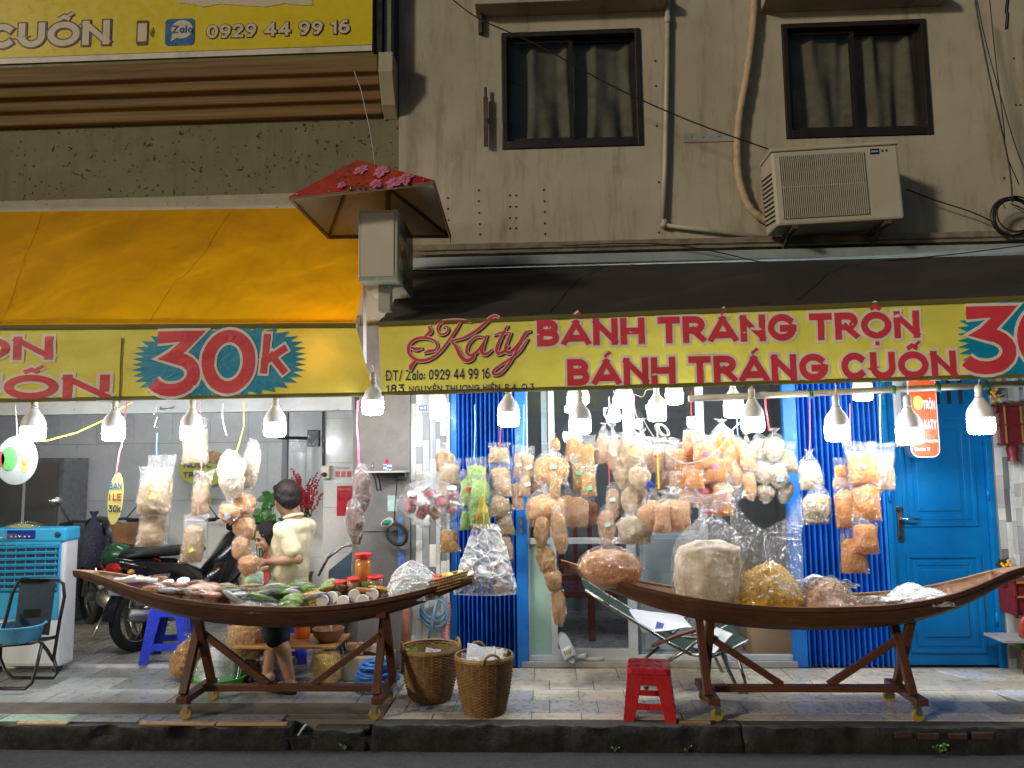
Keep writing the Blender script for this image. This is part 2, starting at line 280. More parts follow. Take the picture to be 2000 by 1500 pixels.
def lettering(text, h, stroke, extra=0, track=.16, slant=0, wide=1.0):
    """flat letters with cap height h, baseline at 0; extra widens every stroke for an outline. -> verts (x, y, layer), faces, total width"""
    out = ([], []); x = 0; layer = 0; w0 = stroke*h; 
    for ch in text:
        if ch == ' ': x += h*.42*wide; continue
        bar = ch in 'Đđ'; ch0 = 'D' if ch == 'Đ' else ch
        dec = unicodedata.normalize('NFD', ch0); base, marks = dec[0], dec[1:]
        if base not in GLY: continue
        gw, strokes = GLY[base]; gw *= wide; ww = gw*h*(1-.0); cw = max(ww-w0*.35, 0) if gw > 0 else 0
        def M(p): return (x+w0/2+p[0]*cw+slant*(p[1]*h), w0/2+p[1]*(h-w0))
        for s in strokes:
            b0 = len(out[0]); ribbon([M(p) for p in s], w0+extra*2, out, layer*.0004, True); layer += 1
            if base.isupper() or base.isdigit():
                for i in range(b0, len(out[0])): v = out[0][i]; out[0][i] = (v[0], min(max(v[1], -extra), h+extra), v[2])
        top = 1 if base.isupper() or base in 'lkhd' else .62; mk = w0*.62; cx = .5 if gw > 0 else 0
        if '\u0302' in marks:
            ribbon([(M((cx, 0))[0]+dx*h, h*top+dy*h) for dx, dy in ((-.2, .09), (0, .21), (.2, .09))], mk+extra*2, out, layer*.0004, False); layer += 1
        yo = .12 if '\u0302' in marks else 0; xo = .14 if '\u0302' in marks else 0
        if '\u0301' in marks: ribbon([(M((cx, 0))[0]+(xo-.07)*h, h*(top+.05+yo)), (M((cx, 0))[0]+(xo+.17)*h, h*(top+.24+yo))], mk*.72+extra*1.6, out, layer*.0004, False); layer += 1
        if '\u0300' in marks: ribbon([(M((cx, 0))[0]+(.06)*h+xo*h, h*(top+.07+yo)), (M((cx, 0))[0]+(-.1)*h+xo*h, h*(top+.23+yo))], mk+extra*2, out, layer*.0004, False); layer += 1
        if '\u0303' in marks: ribbon([(M((cx, 0))[0]+dx*h, h*(top+.12+yo+dy)) for dx, dy in ((-.16, 0), (-.07, .06), (.07, 0), (.16, .06))], mk*.8+extra*2, out, layer*.0004, False); layer += 1
        if '\u031b' in marks: ribbon([(M((1 if base != 'O' else .86, 0))[0]+dx*h, h*(.82+dy)) for dx, dy in ((0, 0), (.16, .04), (.17, .2))], mk*.8+extra*2, out, layer*.0004, False); layer += 1
        if '\u0323' in marks: ribbon([(M((cx, 0))[0]-.001, -h*.17), (M((cx, 0))[0]+.001, -h*.17)], w0*.6+extra*2, out, layer*.0004, True); layer += 1
        if bar: ribbon([(M((-.25, .5))[0], h*.5), (M((.35, .5))[0], h*.5)], w0*.7+extra*2, out, layer*.0004, False)
        x += cw+w0+track*h
    return out[0], out[1], x-track*h
def place_print(name, mat, parent, verts, faces, fn, **k):
    """fn(x, y, layer) -> world point on the sheet"""
    k.setdefault('kind', 'stuff'); mb = MB(); mb.add([fn(*v) for v in verts], faces); return mb.build(name, mat, parent, **k)
# ================================================================ SETTING
YW = 5.95; KERB_Y = 4.70; ROAD_Z = -.135
def xw(px, py=1050, Y=YW): return at(px, py, Y).x
def zw(py, px=1000, Y=YW): return at(px, py, Y).z
X0, X1 = -6.2, 5.4
m_asph = pm('asphalt', (.030, .029, .028), .8, var=.35, scale=14, bump=.6, bscale=160, stain=.7, sscale=1.6, scol=(.4, .38, .36), bdist=.006)
m_conc = pm('sidewalk_concrete', (.20, .18, .155), .8, var=.25, scale=7, bump=.35, bscale=90, stain=.8, sscale=3)
m_kerb = pm('grimy_shaded_kerb', (.014, .012, .010), .85, var=.8, scale=9, bump=.8, bscale=70, stain=.9, sscale=4, scol=(.25, .22, .18), bdist=.01)  # kerb face: grime, plus the weak light there put into the colour
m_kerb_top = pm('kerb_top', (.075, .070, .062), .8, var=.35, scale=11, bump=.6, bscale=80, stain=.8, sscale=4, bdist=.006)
g = MB(); n_ = 60
g.grid(lambda u, v: Vector((-40+80*u, -25+(KERB_Y-.03+25)*v, ROAD_Z+.006*noise.noise(Vector((u*160, v*60, 0))))), 120, 50)
tag(g.build('road', m_asph, smooth=True), 'dark asphalt street in front of the kerb', 'road', kind='structure')
sw = thing('sidewalk', 'tiled sidewalk in front of the two shops', 'sidewalk'); sw['kind'] = 'structure'
g = MB(); g.box2((-40, KERB_Y+.10, -.3), (40, YW+.5, -.006)); g.build('bed', m_conc, sw)
_tile = {}
def tile_mat(key, col, **k):
    k.setdefault('rough', .32); k.setdefault('var', .12); k.setdefault('scale', 4); k.setdefault('bump', .08); k.setdefault('stain', .5); k.setdefault('sscale', 2.2); k.setdefault('scol', (.45, .4, .34))
    return pm('tile_'+key, col, **k)
t_beige = tile_mat('beige', (.66, .585, .47), stain=.3); t_beige2 = tile_mat('beige_dark', (.58, .51, .41), stain=.35); t_grey = tile_mat('grey_green', (.25, .26, .235)); t_blue = tile_mat('blue_grey', (.31, .33, .34))
t_light = tile_mat('light_grey', (.42, .44, .43)); t_green = tile_mat('pale_green', (.40, .56, .42)); t_orange = tile_mat('orange', (.60, .38, .20)); t_white = tile_mat('white', (.70, .72, .75), stain=.3)
def terrazzo(name):
    m, n, b = _nodes(name); v = _mapping(n); vo = n.nodes.new('ShaderNodeTexVoronoi'); vo.inputs['Scale'].default_value = 55; n.links.new(v, vo.inputs['Vector'])
    sep = n.nodes.new('ShaderNodeSeparateColor'); n.links.new(vo.outputs['Color'], sep.inputs[0])
    c = _ramp(n, sep.outputs[0], .76, (.50, .50, .49), .82, (.26, .28, .32)); c2 = _ramp(n, sep.outputs[1], .86, (0, 0, 0), .9, (1, 1, 1)); c = _mix(n, 'MIX', c2, c, (.5, .42, .36))
    g2 = _ramp(n, _noise(n, v, 5, 8, .7, .5), .5, (0, 0, 0), .75, (.6,)*3); c = _mix(n, 'MULTIPLY', g2, c, (.45, .4, .34))
    n.links.new(c, b.inputs['Base Color']); b.inputs['Roughness'].default_value = .3; return m
t_terr = terrazzo('tile_terrazzo')
def tile(parent, x0, x1, y0, y1, z, mat, shear=0, gap=.003, th=.008):
    mb = MB(); dz = rnd.uniform(-.0012, .0012); x0 += gap; x1 -= gap; y0 += gap; y1 -= gap; s = shear
    q = [(x0, y0), (x1, y0), (x1+s, y1), (x0+s, y1)]
    mb.prism(q, lambda p: Vector((p[0], p[1], z+dz-th)), lambda p: Vector((p[0], p[1], z+dz+rnd.uniform(-.0006, .0006)))); return mb.build('tile', mat, parent, bevel=.0012)
XS = -1.03                                     # where the right shop's paving meets the left shop's
rows = [(4.795, 4.92, 'b'), (4.92, 5.17, 't'), (5.17, 5.40, 'b'), (5.40, 5.63, 'b'), (5.63, 5.94, 'b')]
for ri, (a, b, k) in enumerate(rows):
    x = XS+(.11 if ri % 2 else 0); edge = XS
    while x < 4.1:
        m = t_terr if k == 't' or (ri == 2 and x < -.25) else (t_beige if rnd.random() < .75 else t_beige2)
        if x > 2.62 and ri < 4: m = t_beige2 if rnd.random() < .7 else t_grey
        if edge < x-.01: tile(sw, edge, x, a, b, 0, m)
        tile(sw, x, x+.302, a, b, 0, m); x += .302; edge = x
tile(sw, *sorted((atz(1880, 1320, 0).x, atz(1955, 1320, 0).x)), 5.66, 5.86, .0075, t_white, shear=-.12, th=.006); tile(sw, atz(1975, 1362, 0).x, atz(1975, 1362, 0).x+.3, 5.15, 5.38, .0075, t_white, shear=-.08, th=.006)
lrows = [(4.735, 4.875, 'mix', .44), (5.10, 5.40, 'light', .42), (5.40, 5.68, 'grey', .45), (5.68, 5.945, 'grey', .45)]
for ri, (a, b, k, wd) in enumerate(lrows):
    x = -5.6+.13*ri
    while x < XS-.02:
        x2 = min(x+wd, XS-.01)
        m = {'mix': rnd.choice([t_blue, t_grey, t_beige2, t_blue]), 'light': rnd.choice([t_light, t_light, t_blue]), 'grey': rnd.choice([t_grey, t_grey, t_blue, t_light])}[k]
        if k == 'mix' and x < atz(40, 1405, 0).x < x2: m = t_green
        if k == 'light' and x2 > -1.5: m = t_light
        if not (k == 'mix' and x2 > atz(600, 1405, 0).x): tile(sw, x, x2, a, b, 0, m)
        x = x2
g = MB(); g.box2((-5.6, 4.877, -.01), (XS-.01, 5.097, .001)); g.jitter(.001, 9); g.build('mortar_strip', pm('brown_mortar', (.19, .165, .14), .85, var=.3, scale=8, stain=.8, sscale=3), sw)
# kerb: separate worn blocks
kb = thing('kerb', 'grimy concrete kerb along the street', 'kerb'); kb['kind'] = 'structure'
def kerb_block(x0, x1, top, y0=KERB_Y-.045, y1=KERB_Y+.095, seed=0, mat=(None,), rough=.017):
    nx = max(2, int((x1-x0)/.022)); prof = [(y0-.012, ROAD_Z-.06), (y0-.008, ROAD_Z+.01), (y0, ROAD_Z+.05), (y0+.004, top-.045), (y0+.010, top-.014), (y0+.022, top), (y0+.06, top+.001), (y1, top)]
    mb = MB(); V = []
    for i in range(nx+1):
        x = x0+(x1-x0)*i/nx; e = 0
        if i in (0, nx): e = .006
        for j, (y, z) in enumerate(prof):
            nz = noise.noise(Vector((x*9+seed, j*.9, 1)))*rough + noise.noise(Vector((x*31+seed, j*1.7, 4)))*rough*.6
            chip = max(0, noise.noise(Vector((x*4.3+seed*3, 0, 9)))-.08)*.16 if j in (3, 4, 5) else 0
            V.append(Vector((x, y+nz*(j < 6)*.9+chip+e*(j < 5), z+nz*.35*(2 < j < 7)-chip*.25)))
    m = len(prof); mb.v = V; mb.f = [(i*m+j, (i+1)*m+j, (i+1)*m+j+1, i*m+j+1) for i in range(nx) for j in range(m-1)]+[tuple(range(m)), tuple(range(nx*m, nx*m+m))]
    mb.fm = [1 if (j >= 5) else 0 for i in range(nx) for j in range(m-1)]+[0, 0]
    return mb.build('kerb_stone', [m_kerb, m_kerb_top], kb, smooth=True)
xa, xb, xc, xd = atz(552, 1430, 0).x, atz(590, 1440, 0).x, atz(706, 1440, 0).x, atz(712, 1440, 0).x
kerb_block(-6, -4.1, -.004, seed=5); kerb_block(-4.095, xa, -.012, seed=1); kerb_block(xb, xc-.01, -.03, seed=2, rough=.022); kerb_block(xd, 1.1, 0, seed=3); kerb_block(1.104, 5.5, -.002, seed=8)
for k, px in enumerate((1765, 1815, 1872, 1922)):
    p_ = at(px, 1436+2*(k % 2), KERB_Y-.05); b_ = MB(); b_.box(p_+Vector((0, .024, -.004*(k % 3))), (.10+.02*(k % 2), .05, .034)); b_.jitter(.006, 30, k); b_.build('brick', pm('old_brick', (.05, .022, .017), .9, var=.4, scale=20), kb, bevel=.004)
g = MB(); g.box2((xa-.1, KERB_Y-.03, -.3), (xd+.1, KERB_Y+.13, -.07)); g.build('gutter_gap', m_kerb, kb)
for (p0, p1) in ((22, 122), (265, 415), (417, 556)): tile(sw, atz(p0, 1418, 0).x, atz(p1, 1418, 0).x, 4.685, 4.733, .004, t_orange, th=.012)
m_pipew = pm('dirty_white_plastic', (.5, .55, .6), .5, stain=.6)
g = MB(); g.tube([atz(598, 1415, .0), atz(590, 1425, -.03), atz(575, 1450, -.12), atz(569, 1458, -.125)], .009, 6); single('drain_tube', 'thin pale plastic strip lying in the gap of the kerb', 'strip', g, m_pipew)
m_leaf = pm('weed_leaf', (.10, .20, .05), .5, var=.4, scale=20)
def weed(px, py, n, sz, label):
    c = atz(px, py, ROAD_Z+.01); c.y = KERB_Y-.065; t = thing('weed', label, 'plant', c, 'weeds at the kerb foot'); st = MB(); lf = MB(); rr = random.Random(px)
    for i in range(n):
        a = rr.uniform(0, 2*PI); h = sz*rr.uniform(.6, 1.2); tip = c+Vector((math.cos(a)*sz*.7, -abs(math.sin(a))*sz*.4, h)); st.tube([c, (c+tip)/2+Vector((0, 0, h*.15)), tip], [.0015, .0012, .0008], 4)
        for k in range(3):
            q = c.lerp(tip, .45+.27*k); d = Vector((rr.uniform(-1, 1), rr.uniform(-1, .2), rr.uniform(-.2, .6))).normalized()*sz*.42; s = d.orthogonal().normalized()*sz*.16
            lf.add([q, q+d*.5+s, q+d, q+d*.5-s], [(0, 1, 2, 3)])
    st.build('stem', m_leaf, t); lf.build('leaves', m_leaf, t)
weed(1812, 1452, 9, .05, 'biggest leafy weed at the kerb foot below the boat cart'); weed(1340, 1464, 5, .03, 'small weed at the kerb foot by the red stool'); weed(1200, 1462, 4, .026, 'tiny weed at the kerb foot left of the red stool'); weed(700, 1425, 5, .03, 'small weed growing at the kerb end by the gap')

# ================================================================ RIGHT SHOP HOUSE
hs = thing('shop_house', 'cream plastered house with two curtained windows above the blue shutters', 'building', (1.3, YW, 0))
def cream_wall():
    m, n, b = _nodes('cream_plaster'); v = _mapping(n)
    c = _ramp(n, _noise(n, v, 1.6, 8, .65, .4), .3, (.40, .36, .28), .72, (.52, .48, .385))
    st = _noise(n, _mapping(n, (2.2, 1, .35)), 2.4, 8, .75, .3); c = _mix(n, 'MULTIPLY', _ramp(n, st, .5, (0, 0, 0), .78, (.95,)*3), c, (.42, .38, .31))
    c = _mix(n, 'MULTIPLY', _ramp(n, _noise(n, v, .8, 3, .5, .2), .45, (0, 0, 0), .6, (.35,)*3), c, (.6, .62, .58))
    c = _mix(n, 'MULTIPLY', _ramp(n, _noise(n, v, 11, 9, .8, .2), .6, (0, 0, 0), .8, (.6,)*3), c, (.5, .46, .4))
    n.links.new(c, b.inputs['Base Color']); b.inputs['Roughness'].default_value = .85; _bump(n, b, _noise(n, v, 22, 8, .7), .3, .006); return m
m_cream = cream_wall(); m_stained = pm('stained_ledge', (.24, .20, .155), .85, var=.4, scale=7, stain=.95, sscale=3.5, scol=(.15, .12, .1), bump=.5, bscale=40)
XL = xw(779, 300); XR = 5.3; ZT = 5.75
W1 = (at(981, 293, YW), at(1250, 55, YW)); W2 = (at(1536, 272, YW), at(1807, 37, YW))
def wall_with_holes(holes, x0, x1, z0, z1, y0, y1, mat, name, parent):
    xs = sorted({x0, x1, *[h[i] for h in holes for i in (0, 1)]}); zs = sorted({z0, z1, *[h[i] for h in holes for i in (2, 3)]}); mb = MB(); W = len(xs)
    inside = lambda x, z: any(h[0] < x < h[1] and h[2] < z < h[3] for h in holes)
    cells = {(i, j) for i in range(len(xs)-1) for j in range(len(zs)-1) if not inside((xs[i]+xs[i+1])/2, (zs[j]+zs[j+1])/2)}
    for (i, j) in cells:
        a, b, c, d = xs[i], xs[i+1], zs[j], zs[j+1]
        mb.add([(a, y0, c), (b, y0, c), (b, y0, d), (a, y0, d)], [(0, 1, 2, 3)]); mb.add([(a, y1, c), (a, y1, d), (b, y1, d), (b, y1, c)], [(0, 1, 2, 3)])
        for (di, dj, q) in ((-1, 0, [(a, y0, c), (a, y0, d), (a, y1, d), (a, y1, c)]), (1, 0, [(b, y0, c), (b, y1, c), (b, y1, d), (b, y0, d)]), (0, -1, [(a, y0, c), (a, y1, c), (b, y1, c), (b, y0, c)]), (0, 1, [(a, y0, d), (b, y0, d), (b, y1, d), (a, y1, d)])):
            if (i+di, j+dj) not in cells: mb.add(q, [(0, 1, 2, 3)])
    return mb.build(name, mat, parent)
def hole(W): return (W[0].x, W[1].x, W[0].z, W[1].z)
LED_Z = 3.22
wall_with_holes([hole(W1), hole(W2)], XL, XR, 2.62, ZT, YW, YW+.2, m_cream, 'wall', hs)
m_frame = pm('dark_window_frame', (.018, .013, .012), .45, var=.3, bump=.05); m_pane = glass('window_pane', (.85, .87, .82), .03, .02); m_curt = pm('dull_curtain', (.14, .135, .105), .9, var=.35, scale=5, stain=.6, sscale=3)
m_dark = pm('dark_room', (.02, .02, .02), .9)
for W, sd in ((W1, 1), (W2, 2)):
    x0, x1, z0, z1 = hole(W); wd = MB(); e = .004; y = YW+.03
    f_ = .045
    for (a, b) in (((x0+e, y-.045, z0+e), (x0+f_, y+.06, z1-e)), ((x1-f_, y-.045, z0+e), (x1-e, y+.06, z1-e)), ((x0+f_, y-.045, z0+e), (x1-f_, y+.06, z0+f_+.02)), ((x0+f_, y-.045, z1-f_), (x1-f_, y+.06, z1-e))): wd.box2(a, b)
    wo = wd.build('window', m_frame, hs, bevel=.003); xm = (x0+x1)/2
    for k, (a, b) in enumerate(((x0+f_, xm+.018), (xm-.018, x1-f_))):
        ys = y+.005+.022*k; s = MB(); q = .03
        for (p, r) in (((a, ys, z0+f_+.02), (a+q, ys+.018, z1-f_)), ((b-q, ys, z0+f_+.02), (b, ys+.018, z1-f_)), ((a+q, ys, z0+f_+.02), (b-q, ys+.018, z0+f_+.06)), ((a+q, ys, z1-f_-.03), (b-q, ys+.018, z1-f_))): s.box2(p, r)
        s.build('sash', m_frame, wo); p = MB(); p.add([(a+q, ys+.009, z0+f_+.06), (b-q, ys+.009, z0+f_+.06), (b-q, ys+.009, z1-f_-.03), (a+q, ys+.009, z1-f_-.03)], [(0, 1, 2, 3)]); p.build('pane', m_pane, wo)
        c = MB(); off = rnd.uniform(0, 9)
        def cf(u, v, a=a, b=b, off=off, k=k):
            fold = math.sin(u*9+off+3.2*noise.noise(Vector((u*2.5, v*1.4, off))))*.030+.010*math.sin(u*23+off*2+2*noise.noise(Vector((u*4, v*2, off+8))))
            return Vector((a+(b-a)*u+.025*noise.noise(Vector((u*5, v*2, off+3)))*(1-v), YW+.112+fold*(1.1-.5*v), z0+(z1-z0)*v))
        c.grid(cf, 60, 10); c.build('curtain', m_curt, wo, smooth=True)
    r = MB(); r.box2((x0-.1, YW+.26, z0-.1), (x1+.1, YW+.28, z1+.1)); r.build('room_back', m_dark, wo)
    # little concrete hood above each window
    hx0, hx1 = x0-(.20 if sd == 1 else .16), x1+(.20 if sd == 1 else .12); hz = z1+(.14 if sd == 1 else .10); h = MB()
    h.add([(hx0, YW-.002, hz+.13), (hx1, YW-.002, hz+.13), (hx1, YW-.16, hz+.075), (hx0, YW-.16, hz+.075), (hx0, YW-.002, hz), (hx1, YW-.002, hz), (hx1, YW-.16, hz+.02), (hx0, YW-.16, hz+.02)], [(0, 1, 2, 3), (4, 7, 6, 5), (3, 2, 6, 7), (0, 3, 7, 4), (1, 5, 6, 2)])
    h.build('window_hood', m_cream, hs, bevel=.006)
l = MB(); l.grid(lambda u, v: Vector((XL+.02+(XR-XL)*u, YW-.002-.11*(1 if .25 < v < .9 else (.85 if v < .95 else 0)), LED_Z-.055+.085*v+.004*noise.noise(Vector((u*40, v*3, 0))))), 160, 8); l.build('ledge', m_stained, hs)
m_hole = pm('drill_hole', (.03, .025, .02), .9)
dh = MB()
for (px, py) in [(935, 372), (935, 393), (936, 416), (937, 438), (938, 458), (996, 382), (1008, 382), (996, 404), (1008, 404), (996, 426), (1008, 426), (996, 446), (1008, 446), (1062, 371), (1063, 393), (1064, 414), (1064, 436), (1065, 457), (875, 387), (875, 408), (876, 430), (1280, 119), (1281, 168), (1283, 246), (1287, 356), (1287, 454), (1980, 114), (1984, 205), (1993, 205), (1961, 348)]:
    p = at(px, py, YW); dh.lathe([(.009, 0), (.009, .002), (.006, .003)], p+Vector((0, -.0005, 0)), 8, (0, -1, 0))
dh.build('drill_holes', m_hole, hs, kind='stuff')
g = MB(); p = at(935, 33, YW); g.box2(p+Vector((0, -.05, -.16)), p+Vector((.03, 0, .03))); single('iron_bracket', 'short rusty iron bracket under the end of the window hood', 'bracket', g, pm('rusty_iron', (.09, .06, .045), .8, var=.5, scale=20), bevel=.002)
a, b = at(948, 175, YW-.05), at(946, 285, YW-.05); g = MB(); g.box2((a.x-.016, YW-.06, b.z), (a.x+.018, YW-.03, a.z-.06)); g.tube([(a.x, YW-.045, a.z-.06), (a.x, YW-.045, a.z+.02)], .012, 8); g.box2((a.x-.005, YW-.032, a.z-.26), (a.x+.012, YW, a.z-.22)); single('wall_hook', 'dark upright metal holder fixed left of the curtained window', 'holder', g, MATS['rusty_iron'], bevel=.002)
g = MB(); p, q = at(1334, 261, YW), at(1440, 276, YW); g.box2((p.x, YW-.008, q.z), (q.x, YW-.001, p.z)); g.box2((p.x+.05, YW-.014, p.z-.035), (p.x+.07, YW-.008, p.z-.02)); g.box2((p.x+.14, YW-.014, p.z-.04), (p.x+.16, YW-.008, p.z-.025)); g.box2((p.x+.27, YW-.014, p.z-.035), (p.x+.29, YW-.008, p.z-.02))
single('wall_plate', 'narrow grey plate with bolts on the wall between the windows', 'plate', g, pm('pale_grey_paint', (.33, .33, .30), .7, stain=.7), bevel=.001)

# ---- ground floor of the right house
m_pillar = pm('bare_cement', (.19, .18, .172), .85, var=.14, scale=8, bump=.45, bscale=55, stain=.55, sscale=2.2, scol=(.55, .5, .45))
m_blue = pm('blue_shutter_paint', (.006, .115, .55), .42, var=.22, scale=3, bump=.08, stain=.7, sscale=5, scol=(.45, .48, .5), spec=.3); m_bluedoor = pm('blue_door_paint', (.002, .15, .42), .4, spec=.25, var=.10, scale=3, bump=.05, stain=.35, sscale=5, scol=(.6, .6, .6)); m_bluelt = pm('light_blue_paint', (.012, .19, .66), .38, var=.1, stain=.3)
m_alu = pm('painted_aluminium', (.55, .58, .60), .4, var=.08, stain=.3); m_steel = metal('steel', (.55, .55, .55), .3)
ZH = 2.62
P0, P1, S1, H1, G1, R1, D0, D1 = xw(702), xw(803), xw(880), xw(1031, 1150), xw(1546, 1150), xw(1741, 1150), xw(1752, 1150), xw(1944, 1150)
q = MB(); q.box2((P0, YW-.06, -.006), (P1, YW+.3, ZH)); q.build('pillar', m_pillar, hs, bevel=.006)
g = MB(); g.box2((P0+.002, YW-.0625, 1.02), (P1-.002, YW-.0605, 1.026)); g.build('pillar_joint', m_hole, hs)
# stacked-stone strips
_sm = [pm('stone_%d' % i, c, .55, var=.18, scale=12, bump=.25, bscale=45, stretch=(1, 1, .25)) for i, c in enumerate([(.62, .63, .62), (.45, .47, .48), (.28, .30, .32), (.17, .18, .19), (.68, .67, .64), (.52, .50, .47), (.36, .38, .40)])]
def cladding(x0, x1, z0, z1, seed, parent):
    rr = random.Random(seed); c = MB(); c.box2((x0, YW-.03, z0), (x1, YW+.2, z1)); co = c.build('stone_cladding', m_pillar, parent); x = x0
    base = {}
    while x < x1-.005:
        wd = min(rr.choice([.034, .04, .046, .052]), x1-x); z = z0-rr.uniform(0, .15)
        if x1-x-wd < .015: wd = x1-x
        while z < z1:
            L = rr.choice([.09, .13, .17, .21, .24]); a = max(z, z0); b = min(z+L, z1)
            if b-a > .012:
                s = MB(); pr = rr.uniform(.003, .011); s.box2((x+.0008, YW-.03-pr, a+.0008), (x+wd-.0008, YW-.029, b-.0008)); s.build('stone', rr.choice(_sm), co, bevel=.0015)
            z += L
        x += wd
cladding(P1+.002, S1-.004, 0, 2.3, 3, hs); cladding(D1+.045, D1+.75, 0, 2.3, 9, hs)
def folding_shutter(x0, x1, z0, post_l, post_r, n, name_lab):
    root = MB(); root.box2((x0, YW+.005, z0+.0), (x0+post_l, YW+.06, ZH)); root.box2((x1-post_r, YW+.005, z0), (x1, YW+.06, ZH)); so = root.build('folding_shutter', m_bluelt, hs, bevel=.004, label=name_lab)
    a, b = x0+post_l, x1-post_r; wd = (b-a)/n
    for i in range(n):
        s = MB(); xa = a+wd*i; y = YW+.03+rnd.uniform(-.006, .006); dx0 = rnd.uniform(-.004, .004)
        V = []
        prof = [(0, .045), (.10, .02), (.22, -.022), (.36, -.036), (.50, -.03), (.64, .005), (.80, .035), (.9, .045), (1, .045)]
        for (u, d) in prof: V += [Vector((xa+wd*u+dx0*math.sin(PI*u), y+d*(1+dx0*20), z0+.012)), Vector((xa+wd*u, y+d, ZH-.06))]
        s.add(V, [(2*k, 2*k+2, 2*k+3, 2*k+1) for k in range(len(prof)-1)]); s.build('slat', m_blue, so, smooth=True)
    return so
folding_shutter(S1, H1, 0, .05, .085, 13, 'folded blue shutter left of the glass front')
so2 = folding_shutter(G1, R1, 0, .10, .02, 15, 'folded blue shutter between the glass front and the blue door')
h = MB(); p = at(1800, 1, YW); h.box2((H1-.055, YW-.02, 1.0), (H1-.035, YW+.005, 1.13)); h.build('shutter_lock', m_steel, hs, bevel=.003)
# blue door
fr = MB(); fr.box2((R1+.002, YW-.01, 0), (D0-.002, YW+.08, ZH)); fr.box2((D1+.002, YW-.01, 0), (D1+.045, YW+.08, ZH)); fr.box2((D0-.002, YW-.01, 2.28), (D1+.002, YW+.08, ZH)); fr.build('door_frame', m_bluedoor, hs, bevel=.004)
d = MB(); d.box2((D0, YW+.03, .012), (D1, YW+.07, 2.275)); do = d.build('door', m_bluedoor, hs, bevel=.003)
def panel(x0, x1, z0, z1, y=YW+.03):
    for (i, o, dy) in ((0, .03, -.010), (.05, .035, -.005)):
        for k in range(4):
            m = MB(); a, b, c, e = x0+i, x1-i, z0+i, z1-i
            q = [((a, c), (b, c), (b-o, c+o), (a+o, c+o)), ((b, c), (b, e), (b-o, e-o), (b-o, c+o)), ((b, e), (a, e), (a+o, e-o), (b-o, e-o)), ((a, e), (a, c), (a+o, c+o), (a+o, e-o))][k]
            m.prism(q, lambda p: Vector((p[0], y+.001, p[1])), lambda p: Vector((p[0], y+dy-.002*k/4, p[1]))); m.build('moulding', m_bluedoor, do, bevel=.003)
    m = MB(); m.box2((x0+.115, y-.009, z0+.115), (x1-.115, y+.001, z1-.115)); m.build('panel', m_bluedoor, do, bevel=.008)
panel(D0+.09, D1-.075, 1.02, 1.86); panel(D0+.09, D1-.075, .10, .82)
for k in range(4):
    v_ = MB(); v_.box2((D0+.30+.085*k, YW+.026, 1.94), (D0+.33+.085*k, YW+.0295, 2.2)); v_.build('vent_slot', m_dark, do)
h = MB(); px_ = at(1757, 1023, YW+.03); h.box2((px_.x-.02, YW+.012, px_.z-.13), (px_.x+.024, YW+.0295, px_.z+.13)); ho = h.build('lock_plate', metal('dark_steel', (.25, .25, .25), .35), do, bevel=.004)
h = MB(); h.tube([(px_.x+.003, YW+.012, px_.z+.04), (px_.x+.003, YW-.03, px_.z+.04), (px_.x+.03, YW-.038, px_.z+.04), (px_.x+.125, YW-.036, px_.z+.037)], .009, 8); h.build('handle', m_steel, do, smooth=True)
for z in (.35, 1.26, 2.0):
    h = MB(); h.tube([(D1-.002, YW+.0, z-.05), (D1-.002, YW+.0, z+.05)], .011, 8); h.build('hinge', m_bluedoor, do, smooth=True)
    h = MB(); h.tube([(D0-.02, YW-.015, z-.05), (D0-.02, YW-.015, z+.05)], .013, 8); h.build('hinge', m_bluedoor, do, smooth=True)
# glass shop front
th = MB(); th.box2((H1-.05, YW-.005, .0), (G1+.02, YW+.12, .045)); th.build('threshold', pm('grey_sill', (.40, .39, .36), .6, stain=.6), hs, bevel=.004)
def mull(a, b, z0, z1, y=YW+.05, d=.04, nm='mullion'):
    m = MB(); m.box2((a, y-d/2, z0), (b, y+d/2, z1)); return m.build(nm, m_alu, fo, bevel=.002)
fb = MB(); fb.box2((H1+.001, YW+.03, .046), (G1-.001, YW+.07, .085)); fo = fb.build('glass_front', m_alu, hs, bevel=.002)
X = lambda p: xw(p, 1150, YW+.05)
mull(X(1076), X(1088), .086, ZH); mull(X(1225), X(1243), .086, ZH); mull(X(1370), X(1386), .086, ZH); mull(H1+.001, H1+.014, .086, ZH); mull(X(1062)-.0, X(1074), 1.06, ZH, y=YW+.10)
mull(X(1088)+.001, X(1225)-.001, .91, .955, nm='rail'); mull(H1+.015, X(1076)-.001, .91, .955, nm='rail'); mull(X(1088)+.001, X(1225)-.001, .086, .13, nm='rail')
m_front = glass('shop_glass', (.80, .86, .88), .02, .02)
m_frost = pm('frosted_green_film', (.33, .50, .42), .5, var=.08, stain=.3)
def pane(a, b, z0, z1, mat=m_front, y=YW+.05, nm='pane'):
    m = MB(); m.add([(a, y, z0), (b, y, z0), (b, y, z1), (a, y, z1)], [(0, 1, 2, 3)]); return m.build(nm, mat, fo)
pane(H1+.014, X(1076), .086, .91, m_frost); pane(X(1088), X(1225), .13, .91); pane(X(1088), X(1225), .955, ZH); pane(H1+.014, X(1076), .955, ZH); pane(X(1243), X(1370), .086, ZH, y=YW+.055)
